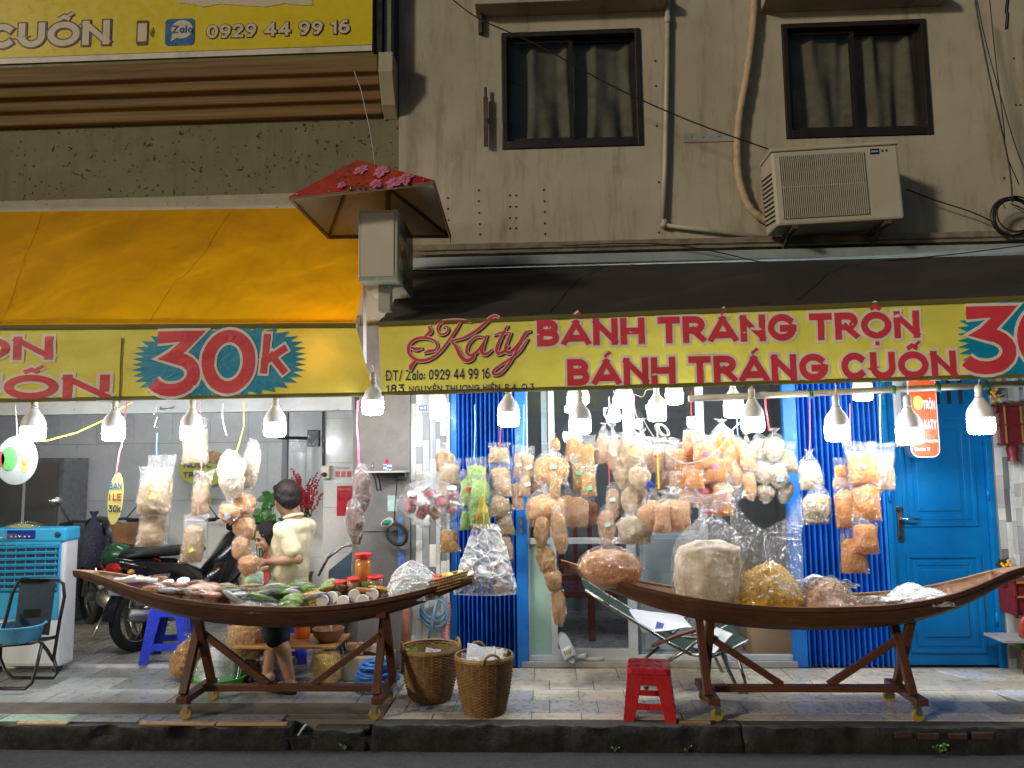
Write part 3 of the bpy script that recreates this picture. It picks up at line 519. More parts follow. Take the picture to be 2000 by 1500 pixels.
# dim room behind the glass
m_rfl = tile_mat('room', (.45, .44, .42)); rm = MB(); xr0, xr1 = H1-.6, G1+.5; rm.box2((xr0, YW+.13, -.02), (xr1, 8.0, .03)); rm.build('room_floor', m_rfl, hs)
m_rw = pm('dim_room_wall', (.27, .28, .30), .8, var=.15); r = MB(); r.box2((xr0, 8.0, 0), (xr1, 8.1, 2.7)); r.box2((xr0-.1, YW+.2, 0), (xr0, 8.1, 2.7)); r.box2((xr1, YW+.2, 0), (xr1+.1, 8.1, 2.7)); r.build('room_wall', m_rw, hs); r = MB(); r.box2((xr0, YW+.21, 2.7), (xr1, 8.1, 2.8)); r.build('room_ceiling', m_rw, hs)
for a, b in (((D0-.02, YW+.09, -.02), (D1+.1, YW+.14, ZH)), ((S1-.02, YW+.1, 0), (H1+.0, YW+.12, ZH)), ((R1-.6, YW+.1, 0), (R1+.02, YW+.12, ZH))): r = MB(); r.box2(a, b); r.build('backing', m_dark, hs)
# furniture in the dim room
m_mar = pm('maroon_lacquer', (.16, .03, .03), .3, var=.2); t = thing('settee', 'dark maroon wooden settee seen through the shop glass', 'settee', (at(1150, 1180, 6.9).x, 6.9, .03)); cx = at(1150, 1180, 6.9).x
for nm, a, b in (('seat', (-.5, -.25, .36), (.6, .25, .42)), ('armrest', (-.5, -.25, .60), (-.44, .25, .64)), ('armrest', (.54, -.25, .60), (.6, .25, .64)), ('back_rail', (-.5, .2, .95), (.6, .25, 1.02)), ('front_rail', (-.5, -.27, .50), (.6, -.25, .56)), ('leg', (-.5, -.25, 0), (-.44, -.19, .6)), ('leg', (.54, -.25, 0), (.6, -.19, .6)), ('leg', (-.02, -.25, 0), (.04, -.19, .6)), ('leg', (-.5, .19, 0), (-.44, .25, 1)), ('leg', (.54, .19, 0), (.6, .25, 1))):
    g = MB(); g.box2(Vector(a)+Vector((cx, 6.9, .03)), Vector(b)+Vector((cx, 6.9, .03))); g.build(nm, m_mar, t, bevel=.008)
for k in range(7): g = MB(); g.box2((cx-.38+.13*k, 7.1, .46), (cx-.34+.13*k, 7.13, .98)); g.build('spindle', m_mar, t)
ca, cb = at(1246, 1042, 6.25), at(1336, 1042, 6.25); c = thing('cabinet', 'pale grey cabinet standing behind the glass front', 'cabinet', ((ca.x+cb.x)/2, 6.3, .03)); g = MB(); g.box2((ca.x, 6.18, .03), (cb.x+.15, 6.5, ca.z)); m_cab = plastic('cabinet_grey', (.52, .54, .57), .4); g.build('body', m_cab, c, bevel=.006); g = MB(); g.box2((ca.x+.02, 6.165, .08), (cb.x+.13, 6.179, ca.z-.03)); g.build('door', m_cab, c, bevel=.004)
m_card = pm('cardboard', (.34, .23, .13), .85, var=.12, bump=.15); t = thing('cardboard_box', 'brown cardboard box on the floor behind the glass', 'box', (at(1498, 1250, 6.2).x, 6.3, .03)); a, b = at(1462, 1200, 6.2), at(1538, 1200, 6.2); g = MB(); g.box2((a.x, 6.14, .03), (b.x+.05, 6.45, .40)); g.build('body', m_card, t, bevel=.003); g = MB(); g.box2((a.x+.02, 6.136, .30), (b.x, 6.1395, .34)); g.build('tape', pm('tape', (.45, .33, .18), .3), t)
# slippers on the threshold
m_sl = plastic('grey_white_rubber', (.55, .56, .58), .5); m_strap = plastic('white_strap', (.72, .72, .74), .45); m_gold = pm('gold_print', (.45, .27, .05), .4, metal=.5)
def slipper(loc, M, label):
    t = thing('slipper', label, 'slipper', loc, 'white slippers on the threshold'); o0 = Vector(loc); s = MB(); n = 20
    out = [(math.sin(a)*(.046+.006*math.cos(a)), -math.cos(a)*.125) for a in [2*PI*i/n for i in range(n)]]
    s.prism(out, lambda p: o0+M@Vector((p[0], p[1], 0)), lambda p: o0+M@Vector((p[0], p[1], .022))); s.build('sole', m_sl, t, bevel=.005)
    k = MB(); k.grid(lambda u, v: o0+M@Vector((.052*math.cos(PI*u), .01+.075*v, .015+.055*math.sin(PI*u)*(1-.25*v))), 14, 4); so_ = k.build('strap', m_strap, t, smooth=True); k_ = so_.modifiers.new('t', 'SOLIDIFY'); k_.thickness = .004
    g = MB()
    for i in range(4): g.box(o0+M@Vector((-.024+.016*i, .048, .0745-.0025*abs(i-1.5))), (.009, .03, .002), M)
    g.build('emblem', m_gold, t)
p = atz(1108, 1292, .05); slipper((p.x, YW+.02, .14), Matrix.Rotation(R(-25), 3, 'Y') @ Matrix.Rotation(R(62), 3, 'X') @ Matrix.Rotation(R(180), 3, 'Z'), 'white slipper propped upright against the glass door')
slipper((atz(1150, 1290, .05).x, YW+.06, .048), Matrix.Rotation(R(80), 3, 'Z'), 'white slipper lying flat on the threshold')

# ================================================================ LEFT SHOP HOUSE
hl = thing('shop_house', 'green-grey house with open tiled ground floor behind the wide orange awning', 'building', (-3, YW, 0))
def mouldy():
    m, n, b = _nodes('mouldy_green_plaster'); v = _mapping(n)
    c = _ramp(n, _noise(n, v, 1.5, 8, .7, .5), .3, (.150, .155, .095), .72, (.225, .225, .145))
    sx = n.nodes.new('ShaderNodeSeparateXYZ'); n.links.new(v, sx.inputs[0])
    c = _mix(n, 'MULTIPLY', _ramp(n, _noise(n, v, 26, 3, .5), .63, (0, 0, 0), .68, (.9,)*3), c, (.12, .11, .09))
    c = _mix(n, 'MULTIPLY', _ramp(n, _noise(n, _mapping(n, (2, 1, .3)), 3, 8, .75), .5, (0, 0, 0), .8, (.7,)*3), c, (.45, .42, .35))
    n.links.new(c, b.inputs['Base Color']); b.inputs['Roughness'].default_value = .9; _bump(n, b, _noise(n, v, 30, 8, .7), .4, .006); return m
m_green = mouldy(); m_specked = pm('speckled_white_band', (.42, .39, .31), .9, var=.15, stain=.95, sscale=24, scol=(.08, .07, .06), ss=(.62, .66))
XLL = X0
zb0 = at(400, 382, YW).z; zc = at(400, 240, YW).z
g = MB(); g.box2((XLL, YW+.012, 2.6), (XL-.002, YW+.2, ZT)); g.build('wall', m_green, hl); g = MB(); g.box2((XLL, YW+.0, 2.62), (XL-.003, YW+.0115, zb0)); g.build('white_band', m_specked, hl)
m_rust = pm('rust_stained_cornice', (.20, .12, .042), .75, var=.5, scale=3, stretch=(.15, 4, 9), stain=.8, sscale=2.5, scol=(.2, .12, .06), bump=.3)
zt = at(400, 140, 5.45).z
prof = [(YW+.011, zc), (YW-.04, zc+.01), (YW-.05, zc+.10), (YW-.09, zc+.11), (YW-.10, zc+.19), (YW-.15, zc+.20), (YW-.16, zc+.28), (YW-.20, zc+.29), (YW-.21, zc+.35), (YW-.22, zc+.42), (YW+.011, zc+.44)]
xe = at(733, 190, YW-.3).x
g = MB(); g.prism(prof, lambda p: Vector((XLL, p[0], p[1])), lambda p: Vector((xe, p[0], p[1]))); g.build('cornice', m_rust, hl, bevel=.012)
g = MB(); a = at(735, 200, 5.6); q = [(YW-.21, zc+.44), (YW-.21, zc+.28), (YW-.09, zc+.06), (YW+.011, zc-.02), (YW+.011, zc+.44)]; xq = at(776, 200, 5.6).x; g.prism(q, lambda p: Vector((xe+.003, p[0], p[1])), lambda p: Vector((min(xq, XL-.01), p[0], p[1]))); g.build('end_bracket', m_cream, hl, bevel=.006)
# open ground floor
XI1 = xw(690, 900); YB = 7.75; XP = xw(632, 950, 6.6)
m_wt = [pm('wall_tile_%d' % i, c, .22, var=.05, scale=3, bump=.03, stain=.35, sscale=4, scol=(.7, .68, .62)) for i, c in enumerate([(.70, .72, .73), (.66, .68, .69), (.74, .75, .76)])]
m_ft = [tile_mat('floor_%d' % i, c, stain=.7, scol=(.5, .45, .38)) for i, c in enumerate([(.42, .41, .38), (.36, .35, .33), (.47, .46, .43)])]
m_grout = pm('dark_grout', (.10, .095, .085), .9)
g = MB(); g.box2((XLL, 5.955, -.3), (XI1, YB, .016)); fl = g.build('shop_floor', m_grout, hl)
y = 5.965; ri = 0
while y < YB-.05:
    x = XI1-.005-.2*(ri % 2)
    while x > -5.6: tile(fl, x-.40, min(x, XI1-.005), y, min(y+.30, YB-.01), .024, rnd.choice(m_ft), shear=0); x -= .40
    y += .30; ri += 1
g = MB(); g.box2((-5.8, 5.946, -.02), (XI1, 5.964, .022)); g.build('step_edge', t_white, hl)
g = MB(); g.box2((XLL, YB, 0), (XP+.3, YB+.1, 2.7)); bw = g.build('back_wall', m_grout, hl)
for i in range(12):
    for j in range(5):
        s = MB(); x = XP+.28-.40*i-.2*(j % 2); a, b = x-.40+.0015, x-.0015; z = .03+.58*j
        s.box2((a, YB-.007, z+.0015), (b, YB+.001, z+.58-.0015)); s.build('wall_tile', rnd.choice(m_wt), bw, bevel=.001)
m_wt2 = [pm('white_wall_tile_%d' % i, c, .2, var=.04, scale=3, bump=.03, stain=.25, sscale=4, scol=(.75, .72, .66)) for i, c in enumerate([(.60, .60, .57), (.63, .63, .61), (.57, .57, .55)])]
g = MB(); g.box2((XP+.02, 6.55, 0), (XI1+.3, YB, 2.7)); sw_ = g.build('side_wall', m_grout, hl)      # short wall closing the right of the shop
for i in range(2):
    for j in range(7):
        s = MB(); a = XP+.022+.30*i; s.box2((a+.001, 6.542, .03+.38*j+.001), (min(a+.30, XI1+.29)-.001, 6.551, .03+.38*j+.379)); s.build('wall_tile', rnd.choice(m_wt2), sw_, bevel=.001)
for i in range(4):
    for j in range(7):
        s = MB(); a = 6.552+.30*i; s.box2((XP+.012, a+.001, .03+.38*j+.001), (XP+.021, a+.299, .03+.38*j+.379)); s.build('wall_tile', rnd.choice(m_wt2), sw_, bevel=.001)
g = MB(); g.box2((XI1+.0, YW-.02, .0), (P0-.002, YW+.62, 2.7)); g.build('post', m_pillar, hl, bevel=.004)
g = MB(); g.box2((XLL, 5.96, 2.64), (XI1+.3, YB+.1, 2.72)); g.build('shop_ceiling', pm('shop_ceiling', (.5, .5, .48), .8), hl)
g = MB(); g.box2((XLL-.1, 5.96, 0), (XLL, YB+.1, 2.7)); g.build('far_side_wall', pm('side_wall_paint', (.42, .43, .43), .7), hl)
za, zb = zw(791, 350, 5.85), zw(807, 350, 5.85)
g = MB(); g.box2((XLL, 5.80, zb), (xw(690, 800, 5.85), 5.90, za+.08)); ho = g.build('header_beam', pm('header_alu', (.34, .36, .37), .4, stain=.3), hl, bevel=.004); g = MB(); g.box2((XLL, 5.905, zb+.01), (XI1, 5.955, 2.63)); g.build('shutter_box', pm('cream_sheet', (.6, .58, .46), .5), hl)
for px in (90, 145, 570, 660): g = MB(); p = at(px, 800, 5.8); g.lathe([(.006, 0), (.006, .003), (.003, .005)], p, 8, (0, -1, 0)); g.build('rivet', m_steel, ho)
g = MB(); p = at(325, 800, 5.79); g.tube([p+Vector((-.045, 0, .02)), p+Vector((-.04, -.02, 0)), p+Vector((.035, -.02, 0)), p+Vector((.05, 0, .02))], .005, 6); g.build('pull_handle', m_steel, ho, smooth=True)
# ================================================================ AWNINGS AND BANNERS
YB_ = 4.90                                      # depth of both banner fronts
def lerp(a, b, t): return a+(b-a)*t
def quadmap(c00, c10, c11, c01):
    return lambda u, v: (c00*(1-u)+c10*u)*(1-v)+(c01*(1-u)+c11*u)*v
m_yel = cloth('yellow_banner', (.90, .82, .13), .17, .55, var=.06, stain=.35, scol=(.62, .6, .4)); m_hem = cloth('olive_hem', (.16, .14, .03), .05, .7)
m_red = cloth('banner_red', (.92, .075, .115), .15, .5, var=.06, stain=.25); m_halo = cloth('banner_white', (.97, .93, .86), .1, .55, var=.05); m_cyan = cloth('banner_blue', (.004, .34, .62), .12, .5, var=.08); m_ink = cloth('banner_ink', (.045, .025, .15), .05, .5); m_blk = cloth('banner_black', (.03, .02, .02), .0, .6); m_white = cloth('banner_pure_white', (.75, .73, .68), .1, .5)
def wr(p, seed, amp=1.0):
    """sag and creases of a hung sheet, as an offset in depth"""
    return amp*(.010*noise.noise(Vector((p.x*2.1, p.z*1.2, seed)))+.007*noise.noise(Vector((p.x*5+p.z*6, p.z*9, seed+3)))+.003*noise.noise(Vector((p.x*3+p.z*16, p.z*22, seed+6))))
def banner_print(name, mat, parent, verts, faces, P0, ex, ez, seed, lift):
    mb = MB(); V = [P0+ex*v[0]+ez*v[1] for v in verts]
    mb.add([Vector((p.x, YB_+wr(p, seed)-lift-verts[i][2], p.z)) for i, p in enumerate(V)], faces); return mb.build(name, mat, parent, kind='stuff')
def dice(verts, faces, step):
    """cut flat print into small pieces so that it follows the creases"""
    bm = bmesh.new(); vs = [bm.verts.new((v[0], v[1], v[2])) for v in verts]
    for f in faces:
        try: bm.faces.new([vs[i] for i in f])
        except ValueError: pass
    for ax in (0, 1):
        lo = min(v[ax] for v in verts); hi = max(v[ax] for v in verts); c = lo+step
        while c < hi:
            n = [0, 0, 0]; n[ax] = 1; p = [0, 0, 0]; p[ax] = c
            bmesh.ops.bisect_plane(bm, geom=bm.verts[:]+bm.edges[:]+bm.faces[:], plane_co=p, plane_no=n, dist=1e-6); c += step
    bm.verts.ensure_lookup_table(); bm.verts.index_update()
    r = [tuple(v.co) for v in bm.verts], [tuple(v.index for v in f.verts) for f in bm.faces]; bm.free(); return r
def banner_text(parent, text, a, b, cap, seed, mat, stroke=.25, halo=0, halo_mat=None, name='lettering', lift=.006, slant=0, track=.16, wide=1):
    A, B = at(*a, YB_), at(*b, YB_); h = cap/ppm(YB_)
    for k, (ex, m, lf) in enumerate(((halo, halo_mat, lift-.002), (0, mat, lift))):
        if k == 0 and not halo: continue
        v, f, wd = lettering(text, h, stroke, ex*h, track, slant, wide); sx = (B-A).length/wd; d = (B-A).normalized()
        v, f = dice(v, f, .06); v = [(p[0]*sx, p[1], p[2]*.06) for p in v]
        banner_print(name if k else 'letter_outline', m, parent, v, f, A, d, Vector((0, 0, 1)), seed, lf)
def burst(cx, cy, rx, ry, n=40, inner=.87):
    P = []
    for i in range(n*2):
        a = PI*i/n; k = 1 if i % 2 == 0 else inner; e = 3.0; c, s = math.cos(a), math.sin(a); q = (abs(c)**e+abs(s)**e)**(-1/e); P.append((cx+rx*k*q*c*.95, cy+ry*k*q*s*.95))
    return P
def price(parent, seed, px0, cy, burst_half, x_off):
    """blue star burst with the red price"""
    ctr = at(px0, cy, YB_); s = 1/ppm(YB_); P = burst(0, 0, burst_half[0]*s, burst_half[1]*s)
    V = [(0, 0, 0)]+[(p[0], p[1], 0) for p in P]; Fc = [(0, i+1, (i+1) % len(P)+1) for i in range(len(P))]; V, Fc = dice(V, Fc, .06)
    banner_print('star_burst', m_cyan, parent, V, Fc, ctr, Vector((1, 0, .015)), Vector((0, 0, 1)), seed, .005)
    g3 = [[(x*80, y*108) for x, y in GLY['3'][1][0]]]; g0 = [_arc(150, 54, 42, 42+10, 90, 450, 30)]
    for ex, m, lf in ((18, m_halo, .0075), (0, m_red, .0095)):
        out = ([], [])
        for k, st in enumerate(g3+g0): ribbon([((q[0]+x_off)*s, (q[1]-54)*s) for q in st], (25+ex*.62)*s, out, k*.0005, False)
        for k, st in enumerate([[(222, 34), (228, 100)], [(262, 74), (226, 52)], [(238, 62), (262, 32)]]): ribbon([((q[0]+x_off)*s, (q[1]-54)*s) for q in st], (14+ex*.5)*s, out, (k+2)*.0005, True)
        v, f = dice(out[0], out[1], .05); banner_print('price' if not ex else 'price_outline', m, parent, v, f, ctr, Vector((1, 0, .02)), Vector((0, 0, 1)), seed, lf)
def smooth_path(pts, n=8):
    P = [np.array(p, float) for p in pts]; P = [2*P[0]-P[1]]+P+[2*P[-1]-P[-2]]; out = []
    for i in range(1, len(P)-2):
        for k in range(n):
            t = k/n; out.append(tuple(.5*((2*P[i])+(-P[i-1]+P[i+1])*t+(2*P[i-1]-5*P[i]+4*P[i+1]-P[i+2])*t*t+(-P[i-1]+3*P[i]-3*P[i+1]+P[i+2])*t**3)))
    out.append(tuple(P[-2])); return [(float(a), float(b)) for a, b in out]
SCRIPT = [  # the flowing shop name, in a 1000-wide drawing, y down; (points, thick)
 ([(735, 243), (670, 232), (590, 232), (540, 245), (518, 275), (525, 310), (555, 322), (585, 300), (580, 272), (560, 270)], 13), ([(668, 245), (640, 290), (600, 350), (555, 410), (500, 462), (430, 488), (365, 475), (328, 430), (335, 375), (385, 342), (450, 342), (500, 365), (515, 400), (500, 420)], 19),
 ([(915, 222), (890, 215), (850, 240), (780, 300), (700, 345), (610, 368)], 20), ([(610, 368), (640, 410), (670, 470), (705, 500), (745, 488), (758, 460)], 26),
 ([(830, 352), (775, 345), (725, 385), (708, 440), (735, 468), (785, 435), (825, 375), (838, 345)], 17), ([(838, 345), (815, 405), (808, 450), (835, 462), (875, 435)], 21), ([(972, 285), (930, 365), (905, 430), (915, 462), (950, 450), (975, 420)], 22), ([(892, 338), (940, 326), (995, 330)], 13),
 ([(995, 335), (968, 400), (962, 445), (995, 455), (1050, 400), (1090, 335), (1120, 322)], 20), ([(1100, 330), (1050, 420), (990, 520), (930, 588), (885, 598), (885, 570), (940, 530), (1040, 465), (1105, 375)], 15),
 ([(440, 328), (470, 300), (462, 268)], 24), ([(345, 402), (378, 412), (410, 408)], 22), ([(435, 438), (465, 428), (505, 425)], 20), ([(372, 490), (345, 520), (338, 545)], 26)]
def script_name(parent, a, wpx, seed, sheetY, fn=None):
    s = wpx/800/ppm(sheetY); A = at(*a, sheetY)
    for ex, m, lf, dx, dy, nm in ((12, m_blk, .004, 7, 8, 'script_shadow'), (11, m_halo, .006, 0, 0, 'script_outline'), (0, m_red, .008, 0, 0, 'script_name')):
        out = ([], [])
        for k, (P, t) in enumerate(SCRIPT):
            q = smooth_path(P, 7); n = len(q); wd = [(ex+t*(.35+.65*math.sin(PI*(.08+.84*i/(n-1)))))*s for i in range(n)]
            ribbon([((p[0]-320+dx)*s, -(p[1]-210+dy)*s) for p in q], wd, out, k*.0001, True)
        if fn: fn(nm, m, out, lf); continue
        v, f = dice(out[0], out[1], .05); banner_print(nm, m, parent, v, f, A, Vector((1, 0, .02)), Vector((0, 0, 1)), seed, lf)

def awning(label_a, corners, top_edge, cloth_mat, seed, lab_banner, sag):
    """sloping cloth; corners = banner px (tl, tr, br, bl)"""
    TL, TR, BR, BL = [at(*c, YB_) for c in corners]; A, B = top_edge
    t = thing('awning', label_a, 'awning', ((A.x+B.x)/2, A.y, A.z))
    g = MB()
    def fn(u, v):
        p = (A*(1-u)+B*u)*(1-v)+(TL*(1-u)+TR*u)*v
        w_ = math.sin(PI*v)
        return p+Vector((0, -.0, -sag*w_*(1+.6*math.sin(u*11))+.11*w_*noise.noise(Vector((u*6+v*2.5, v*2, seed)))+.045*w_*noise.noise(Vector((u*17+v*11, v*6, seed+2)))-.02*abs(noise.noise(Vector((u*10-v*6, v*3, seed+5))))*w_)) + Vector((0, .004, 0))
    g.grid(fn, 110, 26); g.build('canopy_cloth', cloth_mat, t, smooth=True)
    for u0, u1 in ((.70, .55), (.30, .22)):
        sm = MB(); sm.tube([fn(u0+(u1-u0)*k/12, .03+.95*k/12)+Vector((0, -.003, .003)) for k in range(13)], .0016, 5); sm.build('seam', cloth_mat, t)
    r = MB(); r.tube([TL+Vector((-.0, .035, -.01)), TR+Vector((0, .035, -.01))], .018, 8); r.build('front_bar', m_alu, t, smooth=True)
    for u in (.18, .62):
        m = MB(); p0 = (A*(1-u)+B*u)+Vector((0, -.02, -.14)); p1 = (TL*(1-u)+TR*u)+Vector((.05, .06, -.05)); k = (p0+p1)/2+Vector((.35, 0, -.14)); m.tube([p0, k, p1], .016, 8); m.build('folding_arm', m_alu, t, smooth=True)
    b = thing('banner', lab_banner, 'banner', ((BL.x+BR.x)/2, YB_, min(BL.z, BR.z)))
    qm = quadmap(BL, BR, TR, TL); s = MB()
    def bf(u, v): p = qm(u, v); return Vector((p.x, YB_+wr(p, seed), p.z))
    s.grid(bf, 150, 22); s.build('sheet', m_yel, b, smooth=True)
    for nm, v0, v1 in (('top_hem', .93, 1.0), ('bottom_hem', 0, .055)):
        h = MB(); h.grid(lambda u, v: bf(u, v0+(v1-v0)*v)+Vector((0, -.004-.003*math.sin(PI*v), 0)), 150, 4); h.build(nm, m_hem, b, smooth=True)
    return t, b
m_orange = cloth('orange_awning_cloth', (.85, .43, .002), .46, .6, var=.10, stain=.4, scol=(.45, .35, .2)); m_darkcl = cloth('dark_awning_cloth', (.040, .034, .030), .0, .75, var=.2)
aw1, bn1 = awning('dark brown sloping awning over the blue shutters', [(739, 629), (2110, 573), (2110, 735), (745, 773)], (at(806, 527, 5.84), at(2110, 495, 5.70)*1), m_darkcl, 2.0, 'long yellow banner reading BÁNH TRÁNG TRỘN on the dark awning', .02)
aw2, bn2 = awning('orange sloping awning over the open left shop', [(-190, 636), (694, 631), (731, 774), (-190, 790)], (at(-190, 416, 5.93), at(735, 404, 5.93)), m_orange, 5.0, 'yellow banner with the full 30k price on the orange awning', .05)
c = MB(); a, b = at(803, 527, 5.84), at(2110, 495, 5.84); c.box2((a.x, 5.76, a.z-.0), (b.x+.2, 5.94, a.z+.075)); c.build('cassette', pm('blue_grey_cassette', (.30, .36, .37), .45, stain=.4), aw1, bevel=.008)
banner_text(bn1, 'BÁNH TRÁNG TRỘN', (1049, 677), (1796, 660), 53, 2.0, m_red, .255, .095, m_halo, track=.10); banner_text(bn1, 'BÁNH TRÁNG CUỐN', (1108, 754), (1869, 738), 53, 2.0, m_red, .255, .095, m_halo, track=.10)
banner_text(bn1, 'ĐT/ Zalo: 0929 44 99 16', (754, 744), (957, 740), 21, 2.0, m_ink, .17, track=.14); banner_text(bn1, '183', (754, 768), (790, 767), 17, 2.0, m_ink, .2, track=.2); banner_text(bn1, 'NGUYỄN THƯỢNG HIỀN, P.4, Q.3', (799, 767), (1043, 762), 13, 2.0, m_ink, .19, track=.2)
script_name(bn1, (796, 623), 243, 2.0, YB_)
price(bn1, 2.0, 2040, 660, (172, 84), -148)
banner_text(bn2, 'TRỘN', (-225, 704), (104, 703), 48, 5.0, m_red, .265, .095, m_halo, track=.10, wide=1.35); banner_text(bn2, 'CUỐN', (-190, 781), (214, 780), 50, 5.0, m_red, .265, .095, m_halo, track=.12, wide=1.35)
price(bn2, 5.0, 428, 707, (188, 76), -130)
d = MB(); A, B = at(233, 786, YB_), at(241, 660, YB_); d.grid(lambda u, v: Vector((A.x+(B.x-A.x)*u, YB_-.007+wr(Vector((A.x, 0, A.z+(B.z-A.z)*v)), 5.0), A.z+(B.z-A.z)*v)), 1, 10); d.build('seam_strip', m_hem, bn2)
# pole the bags hang from, under the dark awning
a, b = at(1345, 779, 4.99), at(2110, 744, 4.99); a2 = at(750, 760, 4.99)
g = MB(); g.tube([a, b], .021, 10); single('hanging_pole', 'grey pole tied with green cord under the right end of the long banner', 'pole', g, pm('grey_brown_pvc', (.34, .31, .27), .5, stain=.5), smooth=True)
for k, px in enumerate((1585, 1748, 1835, 1928)):
    u = (px-1345)/765; p = a.lerp(b, u); g = MB()
    for j in range(4): g.ring(p+Vector((.007*j-.01, 0, 0)), .024, .004, (1, .15*(-1)**j, 0), 14, 5)
    g.tube([p+Vector((0, -.026, 0)), p+Vector((.004, -.03, -.04))], .003, 5)
    single('cord_knot', 'green cord knot on the grey hanging pole, %s of four' % ('leftmost', 'second from left', 'third from left', 'rightmost')[k], 'cord', g, plastic('green_cord', (.01, .16, .11), .6), smooth=True)

# ================================================================ BIG YELLOW SIGN ABOVE THE LEFT SHOP
YS = 5.74
m_sface = pm('sign_yellow', (.70, .57, .002), .35, var=.05, bump=.02, stain=.25, sscale=2, scol=(.75, .72, .5)); m_cream2 = pm('sign_cream', (.62, .55, .42), .4, var=.04); m_brn = pm('sign_brown', (.06, .025, .02), .4); m_zblue = pm('sign_blue', (.01, .12, .35), .35); m_olive = pm('sign_olive_edge', (.12, .12, .035), .5, stain=.5)
zr = at(727, 98, YS).z; xr = at(727, 60, YS).x; zt_ = 5.75
sg = thing('lightbox_sign', 'big yellow shop sign with phone number at the top left', 'sign', (-2.5, YS, zr))
g = MB(); g.box2((XLL, YS+.012, zr-.045), (xr+.012, 5.93, zt_)); g.build('box', m_olive, sg, bevel=.006); g = MB(); g.box2((xr+.014, YS+.03, zr-.05), (xr+.075, 5.93, zt_)); g.build('end_panel', pm('black_panel', (.012, .012, .014), .4), sg, bevel=.004); g = MB(); g.box2((xr+.079, YS+.06, zr-.12), (xr+.14, 5.94, zt_)); g.build('end_post', pm('grey_post', (.2, .22, .2), .7, stain=.6), sg, bevel=.004)
g = MB(); g.box2((XLL, YS, zr-.005), (xr, YS+.011, zt_)); g.build('face', m_sface, sg)
g = MB(); g.box2((XLL, YS-.003, zr-.004), (xr-.001, YS-.0005, zr+.042)); g.build('white_border', pm('sign_white', (.66, .64, .58), .4, stain=.4), sg)
g = MB(); g.box2((XLL, YS-.004, zr+.042), (xr-.001, YS-.0005, zr+.046)); g.build('border_line', m_brn, sg)
def sign_text(parent, text, a, b, cap, mat, stroke, halo, hm, Y=YS, track=.16, nm='lettering', lift=.004, wide=1):
    A, B = at(*a, Y), at(*b, Y); h = cap/ppm(Y); B.z = A.z
    for k, (ex, m, lf) in enumerate(((halo, hm, lift), (0, mat, lift+.002))):
        if k == 0 and not halo: continue
        v, f, wd = lettering(text, h, stroke, ex*h, track, 0, wide); sx = (B-A).length/wd
        place_print(nm if k else 'letter_outline', m, parent, v, f, lambda x, y, l: Vector((A.x+x*sx, Y-lf-l*.4, A.z+y)))
sign_text(sg, 'CUỐN', (-24, 96), (214, 90), 54, m_cream2, .24, .06, m_brn, track=.10); sign_text(sg, '0929 44 99 16', (404, 76), (683, 69), 30, m_cream2, .2, .05, m_brn, track=.12)
sign_text(sg, 'TRỘN', (-120, -14), (190, -22), 50, m_cream2, .24, .06, m_brn, track=.10)
def plate(parent, nm, mat, px0, py0, px1, py1, Y, lift, rad=.0):
    a, b = at(px0, py1, Y), at(px1, py0, Y); n = 5; r = rad; P = []
    for cx, cz, a0 in ((b.x-r, b.z-r, 0), (a.x+r, b.z-r, 90), (a.x+r, a.z+r, 180), (b.x-r, a.z+r, 270)):
        P += [(cx, cz)] if r == 0 else [(cx+r*math.cos(R(a0+90*i/n)), cz+r*math.sin(R(a0+90*i/n))) for i in range(n+1)]
    m = MB(); m.prism(P, lambda p: Vector((p[0], Y-lift, p[1])), lambda p: Vector((p[0], Y-lift+.0015, p[1]))); return m.build(nm, mat, parent)
plate(sg, 'phone_icon', m_brn, 266, 40, 291, 89, YS, .004, .012); plate(sg, 'phone_icon_screen', m_cream2, 269, 46, 288, 82, YS, .006)
for k, rr_ in enumerate((8, 14, 20)):
    o = ([], []); ribbon([(x/ppm(YS), y/ppm(YS)) for x, y in _arc(0, 0, rr_*.6, rr_*.8, -45, 45, 8)], .006, o, 0, False); P = at(290, 64, YS); place_print('phone_wave', m_brn, sg, o[0], o[1], lambda x, y, l: Vector((P.x+x, YS-.004, P.z+y)))
plate(sg, 'chat_icon', m_zblue, 322, 36, 381, 90, YS, .004, .03)
o = [(350, 84), (338, 86), (342, 78)]; P0_ = at(356, 58, YS); el = MB(); n = 26; q = [(P0_.x+.088*math.cos(2*PI*i/n), P0_.z+.078*math.sin(2*PI*i/n)) for i in range(n)]; el.prism(q, lambda p: Vector((p[0], YS-.0065, p[1])), lambda p: Vector((p[0], YS-.005, p[1])))
el.prism([(P0_.x-.085, P0_.z-.10), (P0_.x-.01, P0_.z-.05), (P0_.x-.075, P0_.z-.02)], lambda p: Vector((p[0], YS-.0068, p[1])), lambda p: Vector((p[0], YS-.0053, p[1]))); el.build('speech_bubble', m_cream2, sg, kind='stuff')
sign_text(sg, 'Zalo', (337, 66), (377, 64), 17, m_zblue, .17, 0, None, lift=.0075)
pz = [(348, 6), (372, 8), (398, 14), (430, 8), (470, 11), (518, 14), (556, 7), (590, 11), (613, 10), (600, -20), (350, -20)]; s_ = MB(); q = [at(x, y, YS) for x, y in pz]; s_.prism([(p.x, p.z) for p in q], lambda p: Vector((p[0], YS-.004, p[1])), lambda p: Vector((p[0], YS-.002, p[1]))); s_.build('white_splash', m_cream2, sg)
g = MB(); g.tube([at(692, 140, 5.6), at(705, 175, 5.45), at(722, 250, 5.2), at(733, 322, 4.96)], .0035, 5); single('stay_wire', 'thin pale wire holding up the red canopy sign', 'wire', g, plastic('pale_wire', (.5, .5, .46), .5), smooth=True)

